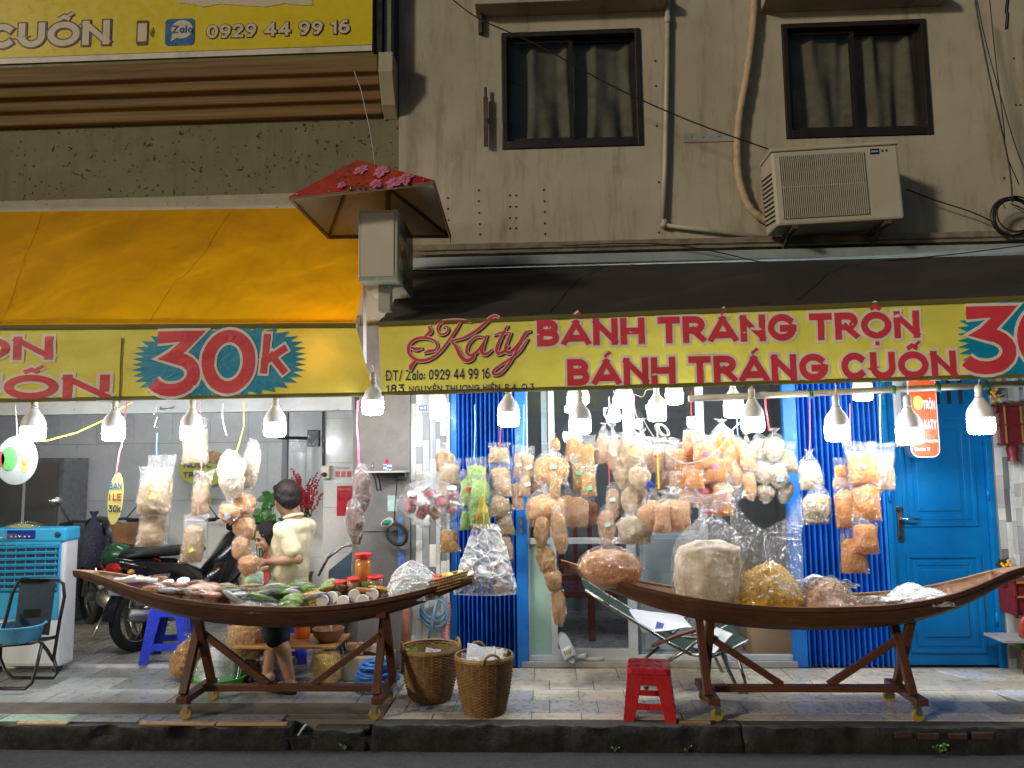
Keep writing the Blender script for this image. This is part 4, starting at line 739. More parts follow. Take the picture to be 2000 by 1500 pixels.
# ================================================================ RED CANOPY BLADE SIGN
us = thing('blade_sign', 'small light box under a red pyramid canopy printed with pink flowers', 'sign', (-.95, 5.0, 2.6))
FL, FR, BR_, BL_ = at(565, 385, 4.5), at(848, 353, 4.5), at(880, 460, 5.38), at(641, 462, 5.38); AP = at(697, 313, 4.92)
m_redpl = plastic('red_acrylic', (.42, .010, .025), .3); m_under = plastic('canopy_underside', (.52, .46, .36), .45, stain=.4); m_pinkpl = plastic('faded_pink', (.50, .22, .22), .4)
ctr = (FL+FR+BR_+BL_)/4
for k, (p, q, nm) in enumerate(((FL, FR, 'front_panel'), (FR, BR_, 'right_panel'), (BR_, BL_, 'rear_panel'), (BL_, FL, 'left_panel'))):
    mo = MB(); mi = MB(); n = ((q-p).cross(AP-p)).normalized(); n = n if n.dot(p+q+AP-3*ctr) > 0 else -n; d = n*.004
    dn = Vector((0, 0, -.018)); vd = Vector((0, 0, -.075)) if k == 1 else dn; mo.add([p+d, q+d, AP+d, p+d+vd*(.5 if k == 1 else 1), q+d+vd], [(0, 1, 2), (0, 3, 4, 1)]); mi.add([p-d, q-d, AP-d], [(0, 1, 2)])
    mo.build(nm, m_redpl if k != 3 else m_pinkpl, us); mi.build('underside', m_under, us)
    f = MB(); f.bar(p-d*2+dn*.3, q-d*2+dn*.3, .02, .014); f.build('frame_bar', pm('rusty_frame', (.20, .13, .08), .7, var=.3), us)
for p in (FL, FR, BR_, BL_): f = MB(); f.bar(p+(AP-p)*.02+Vector((0, 0, -.02)), AP+Vector((0, 0, -.025)), .016, .014); f.build('hip_bar', MATS['rusty_frame'], us)
for t in (.06, .28, .43, .69, .93): f = MB(); p = FL.lerp(FR, t)+Vector((0, -.008, .008)); f.ball(p, .006, 8, 5); f.build('rivet', m_steel, us, smooth=True)
m_pet = pm('printed_pink_petal', (.72, .22, .38), .45, var=.45, scale=18); m_petc = pm('printed_deep_pink', (.35, .02, .10), .45); m_lf = pm('printed_leaf', (.06, .12, .05), .45, var=.5, scale=25)
nF = ((FR-FL).cross(AP-FL)).normalized(); nF = nF if nF.y < 0 else -nF; eX = (FR-FL).normalized(); eY = nF.cross(eX); eY = eY if eY.z > 0 else -eY
def onface(px, py):
    d = ray(px, py); return CAM+d*((FL-CAM).dot(nF)/d.dot(nF))
def flower(px, py, r, seed):
    c = onface(px, py)+nF*(.008+.0012*seed); rr = random.Random(seed); pt = MB()
    for k in range(12):
        a = 2*PI*k*5/12+seed; r_k = r*(1-.035*k); V = [c+nF*.0008*k]
        for j in range(9): b = a+(-.5+j/8)*.85; q = r_k*(.70+.28*math.sin(PI*j/8)+.13*rr.uniform(-1, 1)); V.append(c+nF*(.0004*k)+(eX*math.cos(b)+eY*math.sin(b)*2.0)*q)
        pt.add(V, [(0, j, j+1) for j in range(1, 9)])
    fo_ = pt.build('flower', m_pet, us); q = MB(); q.add([c+nF*.0045+(eX*math.cos(PI*i/5)+eY*math.sin(PI*i/5)*2)*r*.3 for i in range(10)], [tuple(range(10))]); q.build('flower_heart', m_petc, fo_, smooth=True)
lm = MB(); rr = random.Random(4)
for k in range(46):
    c = onface(*rr.choice([(690+rr.uniform(-14, 20), 330+rr.uniform(-10, 14)), (705+rr.uniform(-26, 26), 364+rr.uniform(-7, 9)), (668+rr.uniform(-8, 8), 352+rr.uniform(-8, 12))]))+nF*(.0055+.00004*k); a = rr.uniform(0, 2*PI); d = (eX*math.cos(a)+eY*math.sin(a))*.028; s = d.cross(nF)*.35; lm.add([c-d*.5, c+s, c+d*.5, c-s], [(0, 1, 2, 3)])
lm.build('leaf_print', m_lf, us, kind='stuff')
for k, (x, y, r) in enumerate(((705, 335, .054), (745, 338, .06), (735, 362, .045), (770, 360, .055), (792, 353, .058), (668, 366, .032))): flower(x, y, r, k+1)
lbx0, lbx1 = at(700, 480, 4.72).x, at(776, 480, 4.72).x; lz1, lz0 = at(740, 410, 4.72).z, at(740, 548, 4.72).z
m_case = pm('light_box_case', (.42, .44, .36), .45, var=.08, stain=.3); g = MB(); g.box2((lbx0, 4.72, lz0), (lbx1, 5.28, lz1)); bx = g.build('light_box', m_case, us, bevel=.004)
g = MB(); g.box2((lbx0+.022, 4.714, lz0+.025), (lbx1-.022, 4.7195, lz1-.02)); g.build('end_plate', plastic('off_white_plate', (.60, .56, .48), .45), bx, bevel=.001)
for u, v in ((.04, .06), (.93, .05), (.5, .015), (.06, .93), (.88, .86), (.92, .98)): f = MB(); f.ball((lerp(lbx0, lbx1, u), 4.717, lerp(lz0, lz1, v)), .005, 8, 5); f.build('screw', m_steel, bx)
g = MB(); g.box2((lbx1+.0005, 4.74, lz0+.02), (lbx1+.004, 5.26, lz1-.02)); g.build('side_face', pm('side_face_yellow', (.30, .27, .10), .35, stain=.3), bx)
for txt, zf, hh, m in (('BÁNH TRÁNG TRỘN', .70, .055, m_zblue), ('Katy', .38, .10, m_redpl), ('0929 44 99 16', .12, .035, m_zblue)):
    v, f, wd = lettering(txt, hh, .2, 0, .14); sy = min(1.0, .46/wd); place_print('side_lettering', m, bx, v, f, lambda x, y, l: Vector((lbx1+.0055+l*.5, 4.77+x*sy, lz0+(lz1-lz0)*zf+y)))
g = MB(); g.bar((lbx0+.14, 4.95, lz1-.01), (lbx0+.14, 4.95, AP.z-.03), .03, .03); g.build('hanger', MATS['rusty_frame'], us); g = MB(); g.box2((lbx0+.10, 4.84, lz0-.17), (lbx0+.18, 4.92, lz0-.001)); g.build('drop_post', m_case, us, bevel=.003); g = MB(); g.bar((lbx0+.12, 5.2, lz0+.05), (lbx0+.12, 5.94, lz0+.05), .03, .03); g.build('wall_arm', MATS['rusty_frame'], us)

# ================================================================ AIR CONDITIONER, PIPES, CABLES
m_ac = pm('aged_white_plastic', (.50, .47, .39), .5, var=.06, stain=.4, sscale=3, scol=(.7, .66, .55)); a, b = at(1515, 440, 5.52), at(1756, 283, 5.52)
ac = thing('air_conditioner', 'old cream outdoor air conditioner unit below the right window', 'air conditioner', ((a.x+b.x)/2, 5.52, a.z)); tl = Matrix.Rotation(R(-2.0), 3, 'Y'); o_ = Vector(((a.x+b.x)/2, 5.66, (a.z+b.z)/2)); Wd, Hd = b.x-a.x, b.z-a.z-.02
def acp(x, y, z): return o_+tl@Vector((x, y, z))
g = MB(); g.box(o_, (Wd, .28, Hd), tl); g.build('case', m_ac, ac, bevel=.018); g = MB(); g.box(acp(0, 0, Hd/2+.012), (Wd+.012, .295, .026), tl); g.build('lid', m_ac, ac, bevel=.008)
gx0, gx1, gz0, gz1 = -Wd/2+.05, -Wd/2+.655, -Hd/2+.05, Hd/2-.04
g = MB(); g.box(acp((gx0+gx1)/2, -.1395, (gz0+gz1)/2), (gx1-gx0, .006, gz1-gz0), tl); g.build('fan_opening', pm('ac_dark', (.05, .045, .04), .6), ac)
g = MB(); n = 42
for i in range(n+1): g.bar(acp(gx0+(gx1-gx0)*i/n, -.150, gz0), acp(gx0+(gx1-gx0)*i/n, -.150, gz1), .0055, .008, up=(0, 1, 0))
for v in (gz0, gz1, (gz0+gz1)/2): g.bar(acp(gx0, -.146, v), acp(gx1, -.146, v), .006, .006)
g.build('grille', m_ac, ac, kind='stuff')
g = MB(); g.box(acp(Wd/2-.17, -.142, Hd/2-.045), (.062, .004, .04), tl); g.build('badge', pm('badge_blue', (.01, .02, .12), .3), ac); g = MB()
for i in range(5): g.box(acp(Wd/2-.19+.01*i, -.1445, Hd/2-.045), (.006, .0015, .012), tl)
g.build('badge_lettering', m_white, ac, kind='stuff'); g = MB()
for i in range(2): g.box(acp(Wd/2-.115+.03*i, -.142, Hd/2-.042), (.014, .003, .014), tl @ Matrix.Rotation(R(45), 3, 'Y'))
g.build('sticker_marks', m_brn, ac, kind='stuff'); g = MB()
for i in range(11):
    for s in (-1, 1): g.bar(acp(-Wd/2-.003, -.12, -Hd/2+.05+.035*i), acp(-Wd/2-.003, .12, -Hd/2+.08+.035*i), .006, .01)
g.build('side_louver', MATS['ac_dark'], ac, kind='stuff')
for sx in (-.33, .33):
    g = MB(); g.bar(acp(sx, -.16, -Hd/2-.02), acp(sx, .29, -Hd/2-.02), .035, .03); g.bar(acp(sx, .275, -Hd/2-.17), acp(sx, -.02, -Hd/2-.03), .03, .02); g.bar(acp(sx, .28, -Hd/2-.19), acp(sx, .28, -Hd/2), .035, .012); g.build('bracket', MATS['rusty_iron'], ac)
g = MB(); g.tube([Vector(p) for p in [at(x, y, 5.89) for x, y in smooth_path([(1474, -20), (1470, 60), (1458, 150), (1444, 230), (1440, 300), (1446, 360), (1468, 410), (1508, 437)], 8)]], [.030+.003*math.sin(i*1.9) for i in range(57)], 10); single('insulated_hose', 'beige taped hose curving down the wall to the air conditioner', 'hose', g, pm('beige_tape_wrap', (.46, .36, .24), .7, var=.2, scale=20, stain=.4), smooth=True)
g = MB(); g.tube([at(1304, -20, 5.915), at(1303, 120, 5.915), at(1299, 330, 5.915), at(1294, 436, 5.915)], .021, 10); g.tube([at(1290, 439, 5.912), at(1400, 452, 5.912), at(1530, 470, 5.912)], .017, 10)
pt = thing('drain_pipe', 'grey drain pipe running down between the windows and along the ledge', 'pipe', at(1294, 436, 5.915)); m_pvc = pm('painted_pipe', (.44, .42, .36), .5, stain=.5)
g.build('pipe', m_pvc, pt, smooth=True, kind='stuff')
for (x, y) in ((1304, 40), (1297, 437)): q = MB(); p = at(x, y, 5.915); q.tube([p+Vector((0, 0, -.03)), p+Vector((0, 0, .03))], .027, 10); q.build('joint', m_pvc, pt, smooth=True)
m_cab = plastic('black_cable', (.012, .011, .011), .5)
def cable(pts, r, label, Y=None, nm='cable', m=None):
    g = MB(); g.tube([at(x, y, yy) for x, y, yy in pts], r, 6); return single(nm, label, 'cable', g, m or m_cab, smooth=True)
def curve_px(P, Y, n=6): return [(x, y, Y) for x, y in smooth_path(P, n)]
cable(curve_px([(878, -6), (935, 36), (1050, 88), (1200, 170), (1350, 237), (1500, 291)], 5.6), .005, 'black cable sagging across the left window to the air conditioner')
cable(curve_px([(1770, 370), (1830, 392), (1900, 415), (1945, 436)], 5.86), .005, 'short black cable from the air conditioner to the cable coil')
cable(curve_px([(1903, -10), (1915, 60), (1935, 160), (1958, 260), (1972, 330), (1978, 395)], 5.7), .006, 'thick black cable hanging down to the coil at the right')
cable(curve_px([(1906, -10), (1925, 80), (1955, 190), (1985, 290), (2010, 350)], 5.68), .004, 'thin black cable slanting right of the thick hanging cable')
cable(curve_px([(1932, -10), (1945, 120), (1960, 240), (1966, 300), (1990, 360)], 5.72), .004, 'thin black cable bending beside the coil')
cable(curve_px([(1970, -10), (1966, 20), (1968, 30), (1966, 56)], 5.7), .013, 'short thick cable end dangling at the top right corner')
cable(curve_px([(1095, 480), (1200, 476), (1300, 477), (1400, 492), (1490, 512), (1600, 520), (1700, 512), (1850, 498), (2010, 478)], 5.70), .004, 'thin black cable lying along the dark awning top')
g = MB(); p = at(1974, 424, 5.80); rr = random.Random(5)
for k in range(7): g.ring(p+Vector((rr.uniform(-.012, .012), -.008*k, rr.uniform(-.012, .012))), .14+rr.uniform(-.012, .012), .006, (rr.uniform(-.06, .06), 1, rr.uniform(-.06, .06)), 30, 5)
for k in range(6): a0 = rr.uniform(0, 6.3); g.tube([p+Vector((.13*math.cos(a0+t*2.2)*(1-.5*t), -.05, .14*math.sin(a0+t*1.3)*(1-.3*t))) for t in (0, .25, .5, .75, 1)], .003, 5)
single('cable_coil', 'round coil of black cables hanging on the wall at the right edge', 'cable coil', g, m_cab, smooth=True)

# ================================================================ LIGHT BULBS
m_bulb = emit('lit_diffuser', (.90, .95, 1.0), BULB_STRENGTH); m_house = plastic('bulb_housing', (.86, .86, .86), .4); m_sock = plastic('bulb_socket', (.55, .53, .49), .5); m_flex = plastic('white_flex', (.62, .61, .57), .5)
m_bulb3 = emit('lit_diffuser_small', (.90, .95, 1.0), BULB_STRENGTH*.6)
m_bulb2 = emit('lit_diffuser_strong', (.90, .95, 1.0), BULB_STRENGTH*1.45)
def bulb(px, py, wpx, Y, label, up=None, cage=False):
    """diffuser centre at px, py"""
    r = wpx/2/ppm(Y); c = at(px, py, Y); t = thing('light_bulb', label, 'light bulb', c, 'bulbs hanging under the awnings'); k = r/.068
    g = MB(); P = [(0.0, -.062), (.045, -.062), (.060, -.056), (.066, -.046), (.068, -.03), (.068, .026)]; g.lathe([(a*k, b*k) for a, b in P], c, 20, cap0=False, cap1=False); g.build('diffuser', m_bulb2 if px < 700 else (m_bulb3 if Y > 5.2 else m_bulb), t, smooth=True)
    g = MB(); P = [(.0695, .024), (.0695, .040), (.067, .062), (.056, .088), (.038, .112), (.026, .13), (.024, .14)]; g.lathe([(a*k, b*k) for a, b in P], c, 24); g.build('housing', m_house, t, smooth=True)
    g = MB(); P = [(.020, .139), (.021, .16), (.0185, .165), (.021, .172), (.021, .195), (.016, .205), (.008, .212)]; g.lathe([(a*k, b*k) for a, b in P], c, 14); g.build('socket', m_sock, t, smooth=True)
    top = c+Vector((0, 0, .21*k)); zt2 = up if up else max(top.z+.05, 2.05)
    if zt2 > top.z+.01: g = MB(); g.tube([top, top+Vector((.008, 0, (zt2-top.z)*.5)), Vector((top.x-.004, top.y+.0, zt2))], .0035, 5); g.build('flex', m_flex, t)
for a in [(65, 842, 44, 4.945, 'leftmost lit bulb, beside the round white disc sign'), (222, 842, 42, 4.945, 'lit bulb beside the yellow oval tag and pink ribbon'), (374, 842, 42, 4.945, 'lit bulb in front of the pale zip bag, left shop'), (537, 834, 42, 4.945, 'lit bulb hanging above the man in the cream shirt'), (728, 791, 42, 4.94, 'lit bulb under the gap between the two banners'), (857, 797, 34, 5.45, 'lit bulb hanging in front of the stone cladding'), (993, 814, 42, 4.94, 'lit bulb in front of the left blue shutter'), (1133, 828, 42, 4.94, 'lit bulb above the brown bags with the green labels'), (1121, 780, 27, 5.55, 'small lit bulb half hidden behind another bulb, left of a pair'), (1140, 778, 22, 5.75, 'small lit bulb half hidden behind another bulb, right of a pair'), (1219, 780, 34, 5.4, 'lit bulb above the purple ribbon'), (1283, 806, 36, 5.35, 'lit bulb with a loop of white flex beside the purple ribbon'), (1317, 774, 34, 5.45, 'lit bulb just under the banner between two others'), (1433, 798, 38, 5.3, 'lit bulb above the orange cluster of bags'), (1470, 824, 43, 4.95, 'lit bulb touching the red ribbon of the grey bags'), (1635, 841, 45, 4.94, 'lit bulb in front of the right blue shutter'), (1685, 766, 36, 5.35, 'lit bulb mostly hidden above the orange bag tower'), (1776, 846, 47, 4.94, 'lit bulb in front of the red shop sign'), (1916, 826, 47, 4.94, 'rightmost lit bulb, in front of the blue door'), (1200, 812, 24, 5.9-.02, 'small glowing bulb shape standing in for a reflection deep behind the hanging bags')]: bulb(*a)  # last entry is only a small reflection, added as a glowing bulb

# a warm lamp glowing behind the orange end of the left banner
c = at(640, 700, 5.10); t = thing('warm_bulb', 'warm orange bulb glowing through the left banner', 'light bulb', c); g = MB(); g.ball(c, .03, 14, 9); g.build('globe', emit('warm_glow', (1.0, .42, .08), 150), t, smooth=True); g = MB(); g.lathe([(.014, .028), (.014, .07), (.006, .075)], c, 12); g.build('socket', m_sock, t); g = MB(); g.tube([c+Vector((0, 0, .07)), c+Vector((0, 0, .30))], .0035, 5); g.build('flex', m_flex, t)
# ================================================================ BOAT-SHAPED STALLS
m_hull = wood('dark_hull_wood', (.060, .026, .014), (.15, .066, .034), 0, .42, dirt=.55); m_hulln = wood('boat_inside_wood', (.16, .085, .045), (.34, .20, .11), 0, .5, dirt=.5); m_legw = wood('cart_leg_wood', (.060, .020, .010), (.15, .055, .025), 2, .42, dirt=.45); m_barw = wood('cart_bar_wood', (.060, .020, .010), (.15, .055, .025), 0, .42, dirt=.45)
m_wheel = plastic('yellow_caster', (.42, .30, .05), .5, var=.3, stain=.5); m_castm = metal('caster_fork', (.35, .33, .28), .5)
def interp(tab, x):
    for (a, va), (b, vb) in zip(tab, tab[1:]):
        if x <= b: t = max(0, (x-a)/(b-a)); return va+(vb-va)*t
    return tab[-1][1]
def boat(label, x0, x1, zr, yc, beam, depth, xa, xb, blunt_r, cart_label):
    """zr = table of (x, rim height)"""
    t = thing('boat_cart', label, 'boat stall', ((x0+x1)/2, yc, 0)); n = 56
    zsm = lambda x: sum(interp(zr, x+d) for d in (-.12, -.06, 0, .06, .12))/5
    def sect(s):
        x = x0+(x1-x0)*s; L = min(s/.5, 1); Rr = min((1-s)/.5, 1)
        e = 1-(1-L)**2.3 if s < .5 else 1-(1-max(Rr, 0))**2.3
        b = beam/2*max(.085, e) if s < .5 else beam/2*max(.10 if not blunt_r else .28, e); h = depth*(.26+.74*max(0, min(1, 1-abs(2*s-1)**2.4)))
        return x, b, h
    def ring(s, inset):
        x, b, h = sect(s); z = zsm(x); b -= inset; zb = z-h+inset*1.2
        q = [(-1, 0), (-.93, -.35), (-.78, -.78), (-.6, -1), (-.2, -1.03), (.2, -1.03), (.6, -1), (.78, -.78), (.93, -.35), (1, 0)]
        return [Vector((x, yc+a*b, z+(z-zb)*c)) for a, c in q]
    def skin(inset, s0, s1, m): 
        g = MB(); k = 10; V = []
        for i in range(m+1): V += ring(s0+(s1-s0)*i/m, inset)
        g.add(V, [(i*k+j, (i+1)*k+j, (i+1)*k+j+1, i*k+j+1) for i in range(m) for j in range(k-1)]); return g
    g = skin(0, 0, 1, n); V0, V1 = ring(0, 0), ring(1, 0); g.add(V0, [tuple(range(10))]); g.add(V1, [tuple(range(10))]); g.build('hull', m_hull, t, smooth=False, weld=True)
    skin(.014, .012, .988, n).build('inner_planking', m_hulln, t)
    for sgn in (0, -1):                                   # gunwales
        g = MB(); V = []
        for i in range(n+1):
            s = i/n; o = ring(s, 0)[sgn]; k = 1 if sgn else -1; oo = o+Vector((0, -k*-.004, 0)); V += [o+Vector((0, k*.006, -.020)), o+Vector((0, k*.006, .006)), o+Vector((0, -k*.018, .006)), o+Vector((0, -k*.018, -.004))]
        g.add(V, [(i*4+j, (i+1)*4+j, (i+1)*4+(j+1) % 4, i*4+(j+1) % 4) for i in range(n) for j in range(4)]+[(0, 1, 2, 3), (n*4, n*4+1, n*4+2, n*4+3)]); g.build('gunwale', m_hulln if sgn else m_hull, t)
    for s in (.16, .30, .44, .58, .72, .84, .92):
        g = MB(); V = []
        for ds in (-.004, .004):
            V += ring(s+ds, .015)+ring(s+ds, .030)
        g.add(V, [(j, j+1, 11+j, 10+j) for j in range(9)]+[(20+j, 21+j, 31+j, 30+j) for j in range(9)]+[(10+j, 11+j, 31+j, 30+j) for j in range(9)]); g.build('rib', m_hulln, t)
    for s0, s1 in ((0.0, .055), (.93, .985)):             # end decks
        g = MB(); V = []
        for i in range(6): r_ = ring(s0+(s1-s0)*i/5, .0); V += [r_[0]+Vector((0, .0, .008)), r_[-1]+Vector((0, 0, .008)), r_[0]+Vector((0, 0, -.012)), r_[-1]+Vector((0, 0, -.012))]
        g.add(V, [(i*4+a, i*4+b, i*4+4+b, i*4+4+a) for i in range(5) for a, b in ((0, 1), (1, 3), (3, 2), (2, 0))]+[(0, 1, 3, 2), (20, 21, 23, 22)]); g.build('end_deck', m_hulln, t)
    # the trestle on casters
    dy = .16
    for x in (xa, xb):
        zt = zsm(x)-depth+.02
        for sg in (-1, 1):
            g = MB(); g.bar((x+.022*sg, yc-dy*.62*sg, zt+.03), (x+.022*sg, yc+dy*sg*.95, .135), .038, .05, up=(1, 0, 0)); g.build('leg', m_legw, t, bevel=.003)
        g = MB(); g.bar((x, yc-dy-.06, .115), (x, yc+dy+.06, .115), .07, .04); g.build('foot_bar', m_legw, t, bevel=.003)
        g = MB(); g.bar((x, yc-.13, zt+.015), (x, yc+.13, zt+.015), .06, .035); g.build('bearer', m_legw, t, bevel=.003)
        k = 1 if x == xa else -1
        g = MB(); g.bar((x+.03*k, yc, zt-.13), (x+.46*k, yc, .155), .03, .042); g.build('brace', m_barw, t, bevel=.003)
        for sg in (-1, 1):
            c = Vector((x+.02*k, yc+sg*(dy+.03), .036)); g = MB()
            for q in (-1, 1): g.box(c+Vector((0, .017*q, .028)), (.03, .003, .052))
            g.box(c+Vector((0, 0, .056)), (.045, .045, .006)); fo_ = g.build('caster_fork', m_castm, t, kind='stuff'); g = MB(); g.lathe([(.012, -.014), (.034, -.014), (.036, -.008), (.036, .008), (.034, .014), (.012, .014)], c, 18, (0, 1, 0)); g.build('wheel', m_wheel, fo_, smooth=False, bevel=.002)
    g = MB(); g.bar((xa+.036, yc, .135), (xb-.036, yc, .135), .05, .04); g.build('stretcher', m_barw, t, bevel=.003)
    return zsm, ring
YBT = 4.97
def boat_tab(pts, Y): return [(at(x, y, Y).x, at(x, y, Y).z) for x, y in pts]
rimL = boat_tab([(140, 1124), (200, 1139), (260, 1154), (320, 1167), (400, 1178), (500, 1185), (600, 1187), (700, 1180), (780, 1167), (850, 1152), (926, 1133)], YBT-.2)
rimR = boat_tab([(1090, 1097), (1150, 1124), (1250, 1150), (1350, 1170), (1450, 1182), (1550, 1187), (1650, 1186), (1750, 1183), (1850, 1170), (1920, 1152), (2020, 1116)], YBT-.2)
xl0, xl1 = at(146, 1127, YBT).x, at(924, 1140, YBT).x; xr0, xr1 = at(1096, 1100, YBT).x, at(2016, 1125, YBT).x
zL, ringL = boat('brown wooden boat stall on casters loaded with snacks in front of the open shop', xl0, xl1, rimL, YBT, .46, .135, atz(385, 1385, 0).x+.0, atz(752, 1385, 0).x, True, '')
zR, ringR = boat('brown wooden boat stall on casters carrying tall clear bags by the blue door', xr0, xr1, rimR, YBT, .46, .145, atz(1380, 1385, 0).x, atz(1772, 1390, 0).x, False, '')
# ================================================================ BAGS
F_CLEAR = film('clear_film', haze=.065); F_MILK = film('milky_film', haze=.42, rough=.28, crinkle=.7, cs=14, hcol=(.88, .90, .92)); F_CRISP = film('crisp_film', haze=.08, rough=.10, crinkle=1.0, cs=34)
F_THIN = film('thin_film', haze=.02, rough=.12, crinkle=.5, cs=22)
FOOD = {
 'tan': food('tan_noodles', (.52, .33, .15), (.94, .72, .42), 27), 'peach': food('peach_shreds', (.72, .32, .09), (.98, .61, .27), 27), 'orange': food('orange_floss', (.82, .23, .004), (1.0, .49, .045), 37), 'silver': food('pale_noodles', (0.492, 0.369, 0.229), (.90, .78, .58), 25),
 'grey': food('grey_tan_noodles', (.48, .37, .24), (.88, .74, .54), 27), 'brown': food('brown_shreds', (.48, .21, .02), (.92, .53, .13), 20, (.22, .08, .02)), 'dark': food('dark_jerky', (0.079, 0.027, 0.017), (.34, .15, .10), 16), 'pink': food('pinkish_crackers', (.58, .31, .16), (.93, .62, .38), 22),
 'green': food('green_crackers', (0.212, 0.457, 0.044), (.58, .85, .22), 17), 'white': food('white_rice_paper', (0.616, 0.616, 0.599), (.92, .92, .90), 9, strand=False), 'yellow': food('yellow_shreds', (.82, .46, .01), (.98, .70, .07), 17), 'powder': food('brown_powder', (.58, .44, .28), (.95, .87, .72), 9, (.36, .25, .15), strand=False), 'salmon': food('salmon_paper', (.84, .46, .30), (.99, .74, .58), 10)}
def tagm(k): return {'mint': cloth('tag_mint', (.42, .66, .50), 0), 'yellow': cloth('tag_yellow', (.72, .65, .10), 0), 'pink': cloth('tag_pink', (.62, .10, .22), 0), 'green': cloth('tag_green', (.10, .48, .22), 0), 'blue': cloth('tag_blue', (.18, .36, .72), 0), 'red': cloth('tag_red', (.65, .03, .05), 0), 'cyan': cloth('tag_cyan', (.05, .50, .70), 0), 'white': cloth('tag_white', (.75, .76, .78), 0)}[k]
def ribm(k): return plastic('ribbon_'+k, {'blue': (.10, .25, .62), 'pink': (.72, .16, .26), 'red': (.70, .05, .06), 'yellow': (.72, .50, .05), 'mint': (.35, .70, .50), 'purple': (.55, .08, .42), 'white': (.65, .68, .70), 'lime': (.45, .70, .25)}[k], .45)
def bag_profile(kind, t):
    """half width, half depth as fractions at t from top (0) to bottom (1)"""
    if kind == 'zip': return (1-.11*math.sin(PI*min(1, t*1.05))**1.5+.03*t, .03 if t < .13 else .03+.97*math.sin(PI*min(1, (t-.13)/.87))**.6)
    if kind == 'tied':
        if t < .10: k = 1-t/.10; return (.10+.30*k, .10+.16*k)
        k = (t-.10)/.90; return (.10+.90*math.sin(PI/2*min(1, k*1.9))**.9*(1-.12*max(0, k-.8)/.2), .10+.90*math.sin(PI*min(1, .5*k/.62 if k < .62 else .5+.5*(k-.62)/.38*.96))**.8)
    if kind == 'sausage': q = math.sin(PI*min(.98, max(.02, t))); return (max(.22, q**.42)+.10*max(0, t-.88)/.12, max(.05, q**.8))
    if kind == 'round':
        if t < .16: k = 1-t/.16; return (.09+.35*k, .09+.2*k)
        k = (t-.16)/.84; return (max(.09, math.sin(PI*min(.93, .06+.90*k))**.62), max(.09, math.sin(PI*min(.93, .06+.90*k))**.62))
    if kind == 'neck': k = min(1, t/.34); return (.22+.72*math.sin(PI/2*k)**.8+.06*math.sin(PI*t)-.06*max(0, t-.8)/.2, .2+.72*math.sin(PI/2*k)**.8+.06*math.sin(PI*t)-.1*max(0, t-.8)/.2)
    if kind == 'sack': return (.80+.20*math.sin(PI*t)+.04*t, .72+.28*math.sin(PI*min(1, t*1.0)))
    if kind == 'skirt': return (.38+.62*min(1, t*1.15)**.8, .05+.95*min(1, t*1.3)**1.2*(1-.4*max(0, t-.85)/.15))
    if kind == 'mound': return (max(.05, math.sin(PI/2*min(1, t*1.02))**.62), max(.05, math.sin(PI/2*min(1, t*1.02))**.7))
    raise KeyError(kind)
def bag_surface(top, w, h, d, kind, seed, t0, t1, shrink, crump, nu=30, nv=24, rot=0, lean=0, flat=False, facet=0):
    """closed crumpled bag; facet adds the small sharp creases of thin plastic"""
    g = MB(); V = []; cr, sr = math.cos(rot), math.sin(rot); N = noise.noise; lens = kind in ('zip', 'tied', 'sausage', 'skirt')
    for j in range(nv+1):
        t = t0+(t1-t0)*j/nv; a, b = bag_profile(kind, t); a *= w/2*shrink; b = max(.002, b*d/2*shrink)
        if t0 > .02: rd = min(1, .30+(t-t0)/.13)**.6; a *= rd; b *= rd
        for i in range(nu):
            th = 2*PI*i/nu; c, s = math.cos(th), math.sin(th)
            x = a*c; y = b*math.copysign(abs(s)**(1.35 if lens else .85), s); z = -h*t
            q = Vector((x*.5/w+seed*3.1, y*9+seed, z*.5/h)); n1 = N(q*5.0); n2 = N(q*13+Vector((3, 1, 7))); n3 = abs(N(Vector((x*42+seed*5, y*42, z*42+seed))))
            k = 1+crump*(n1*1.1+n2*.6-n3*.5); x *= k; y *= k*(1+.5*n1*crump)
            if kind in ('tied', 'round', 'neck') and t < .40: m = (.40-t)/.40; q2 = 1+.22*m*math.sin(th*7+seed*2+3*t)+.10*m*math.sin(th*13+seed); x *= q2; y *= q2
            z += crump*h*.16*n1*(0 if flat and t > .85 else 1)*(1 if t > .05 else 1.8)
            if facet: x += facet*N(Vector((i*1.7+seed, j*1.9, 2))); y += facet*N(Vector((i*1.9, j*1.3+seed, 5))); z += facet*.6*N(Vector((i*1.3, j*2.1, seed)))*(0 if flat and t > .95 else 1)
            x += lean*z; V.append(top+Vector((x*cr-y*sr, x*sr+y*cr, z)))
    g.add(V, [(j*nu+i, j*nu+(i+1) % nu, (j+1)*nu+(i+1) % nu, (j+1)*nu+i) for j in range(nv) for i in range(nu)]); g.add([V[nv*nu+i] for i in range(nu)], [tuple(range(nu))])
    if t0 > .02: g.add([V[i] for i in range(nu)], [tuple(range(nu))[::-1]])
    return g
_seed = [0]
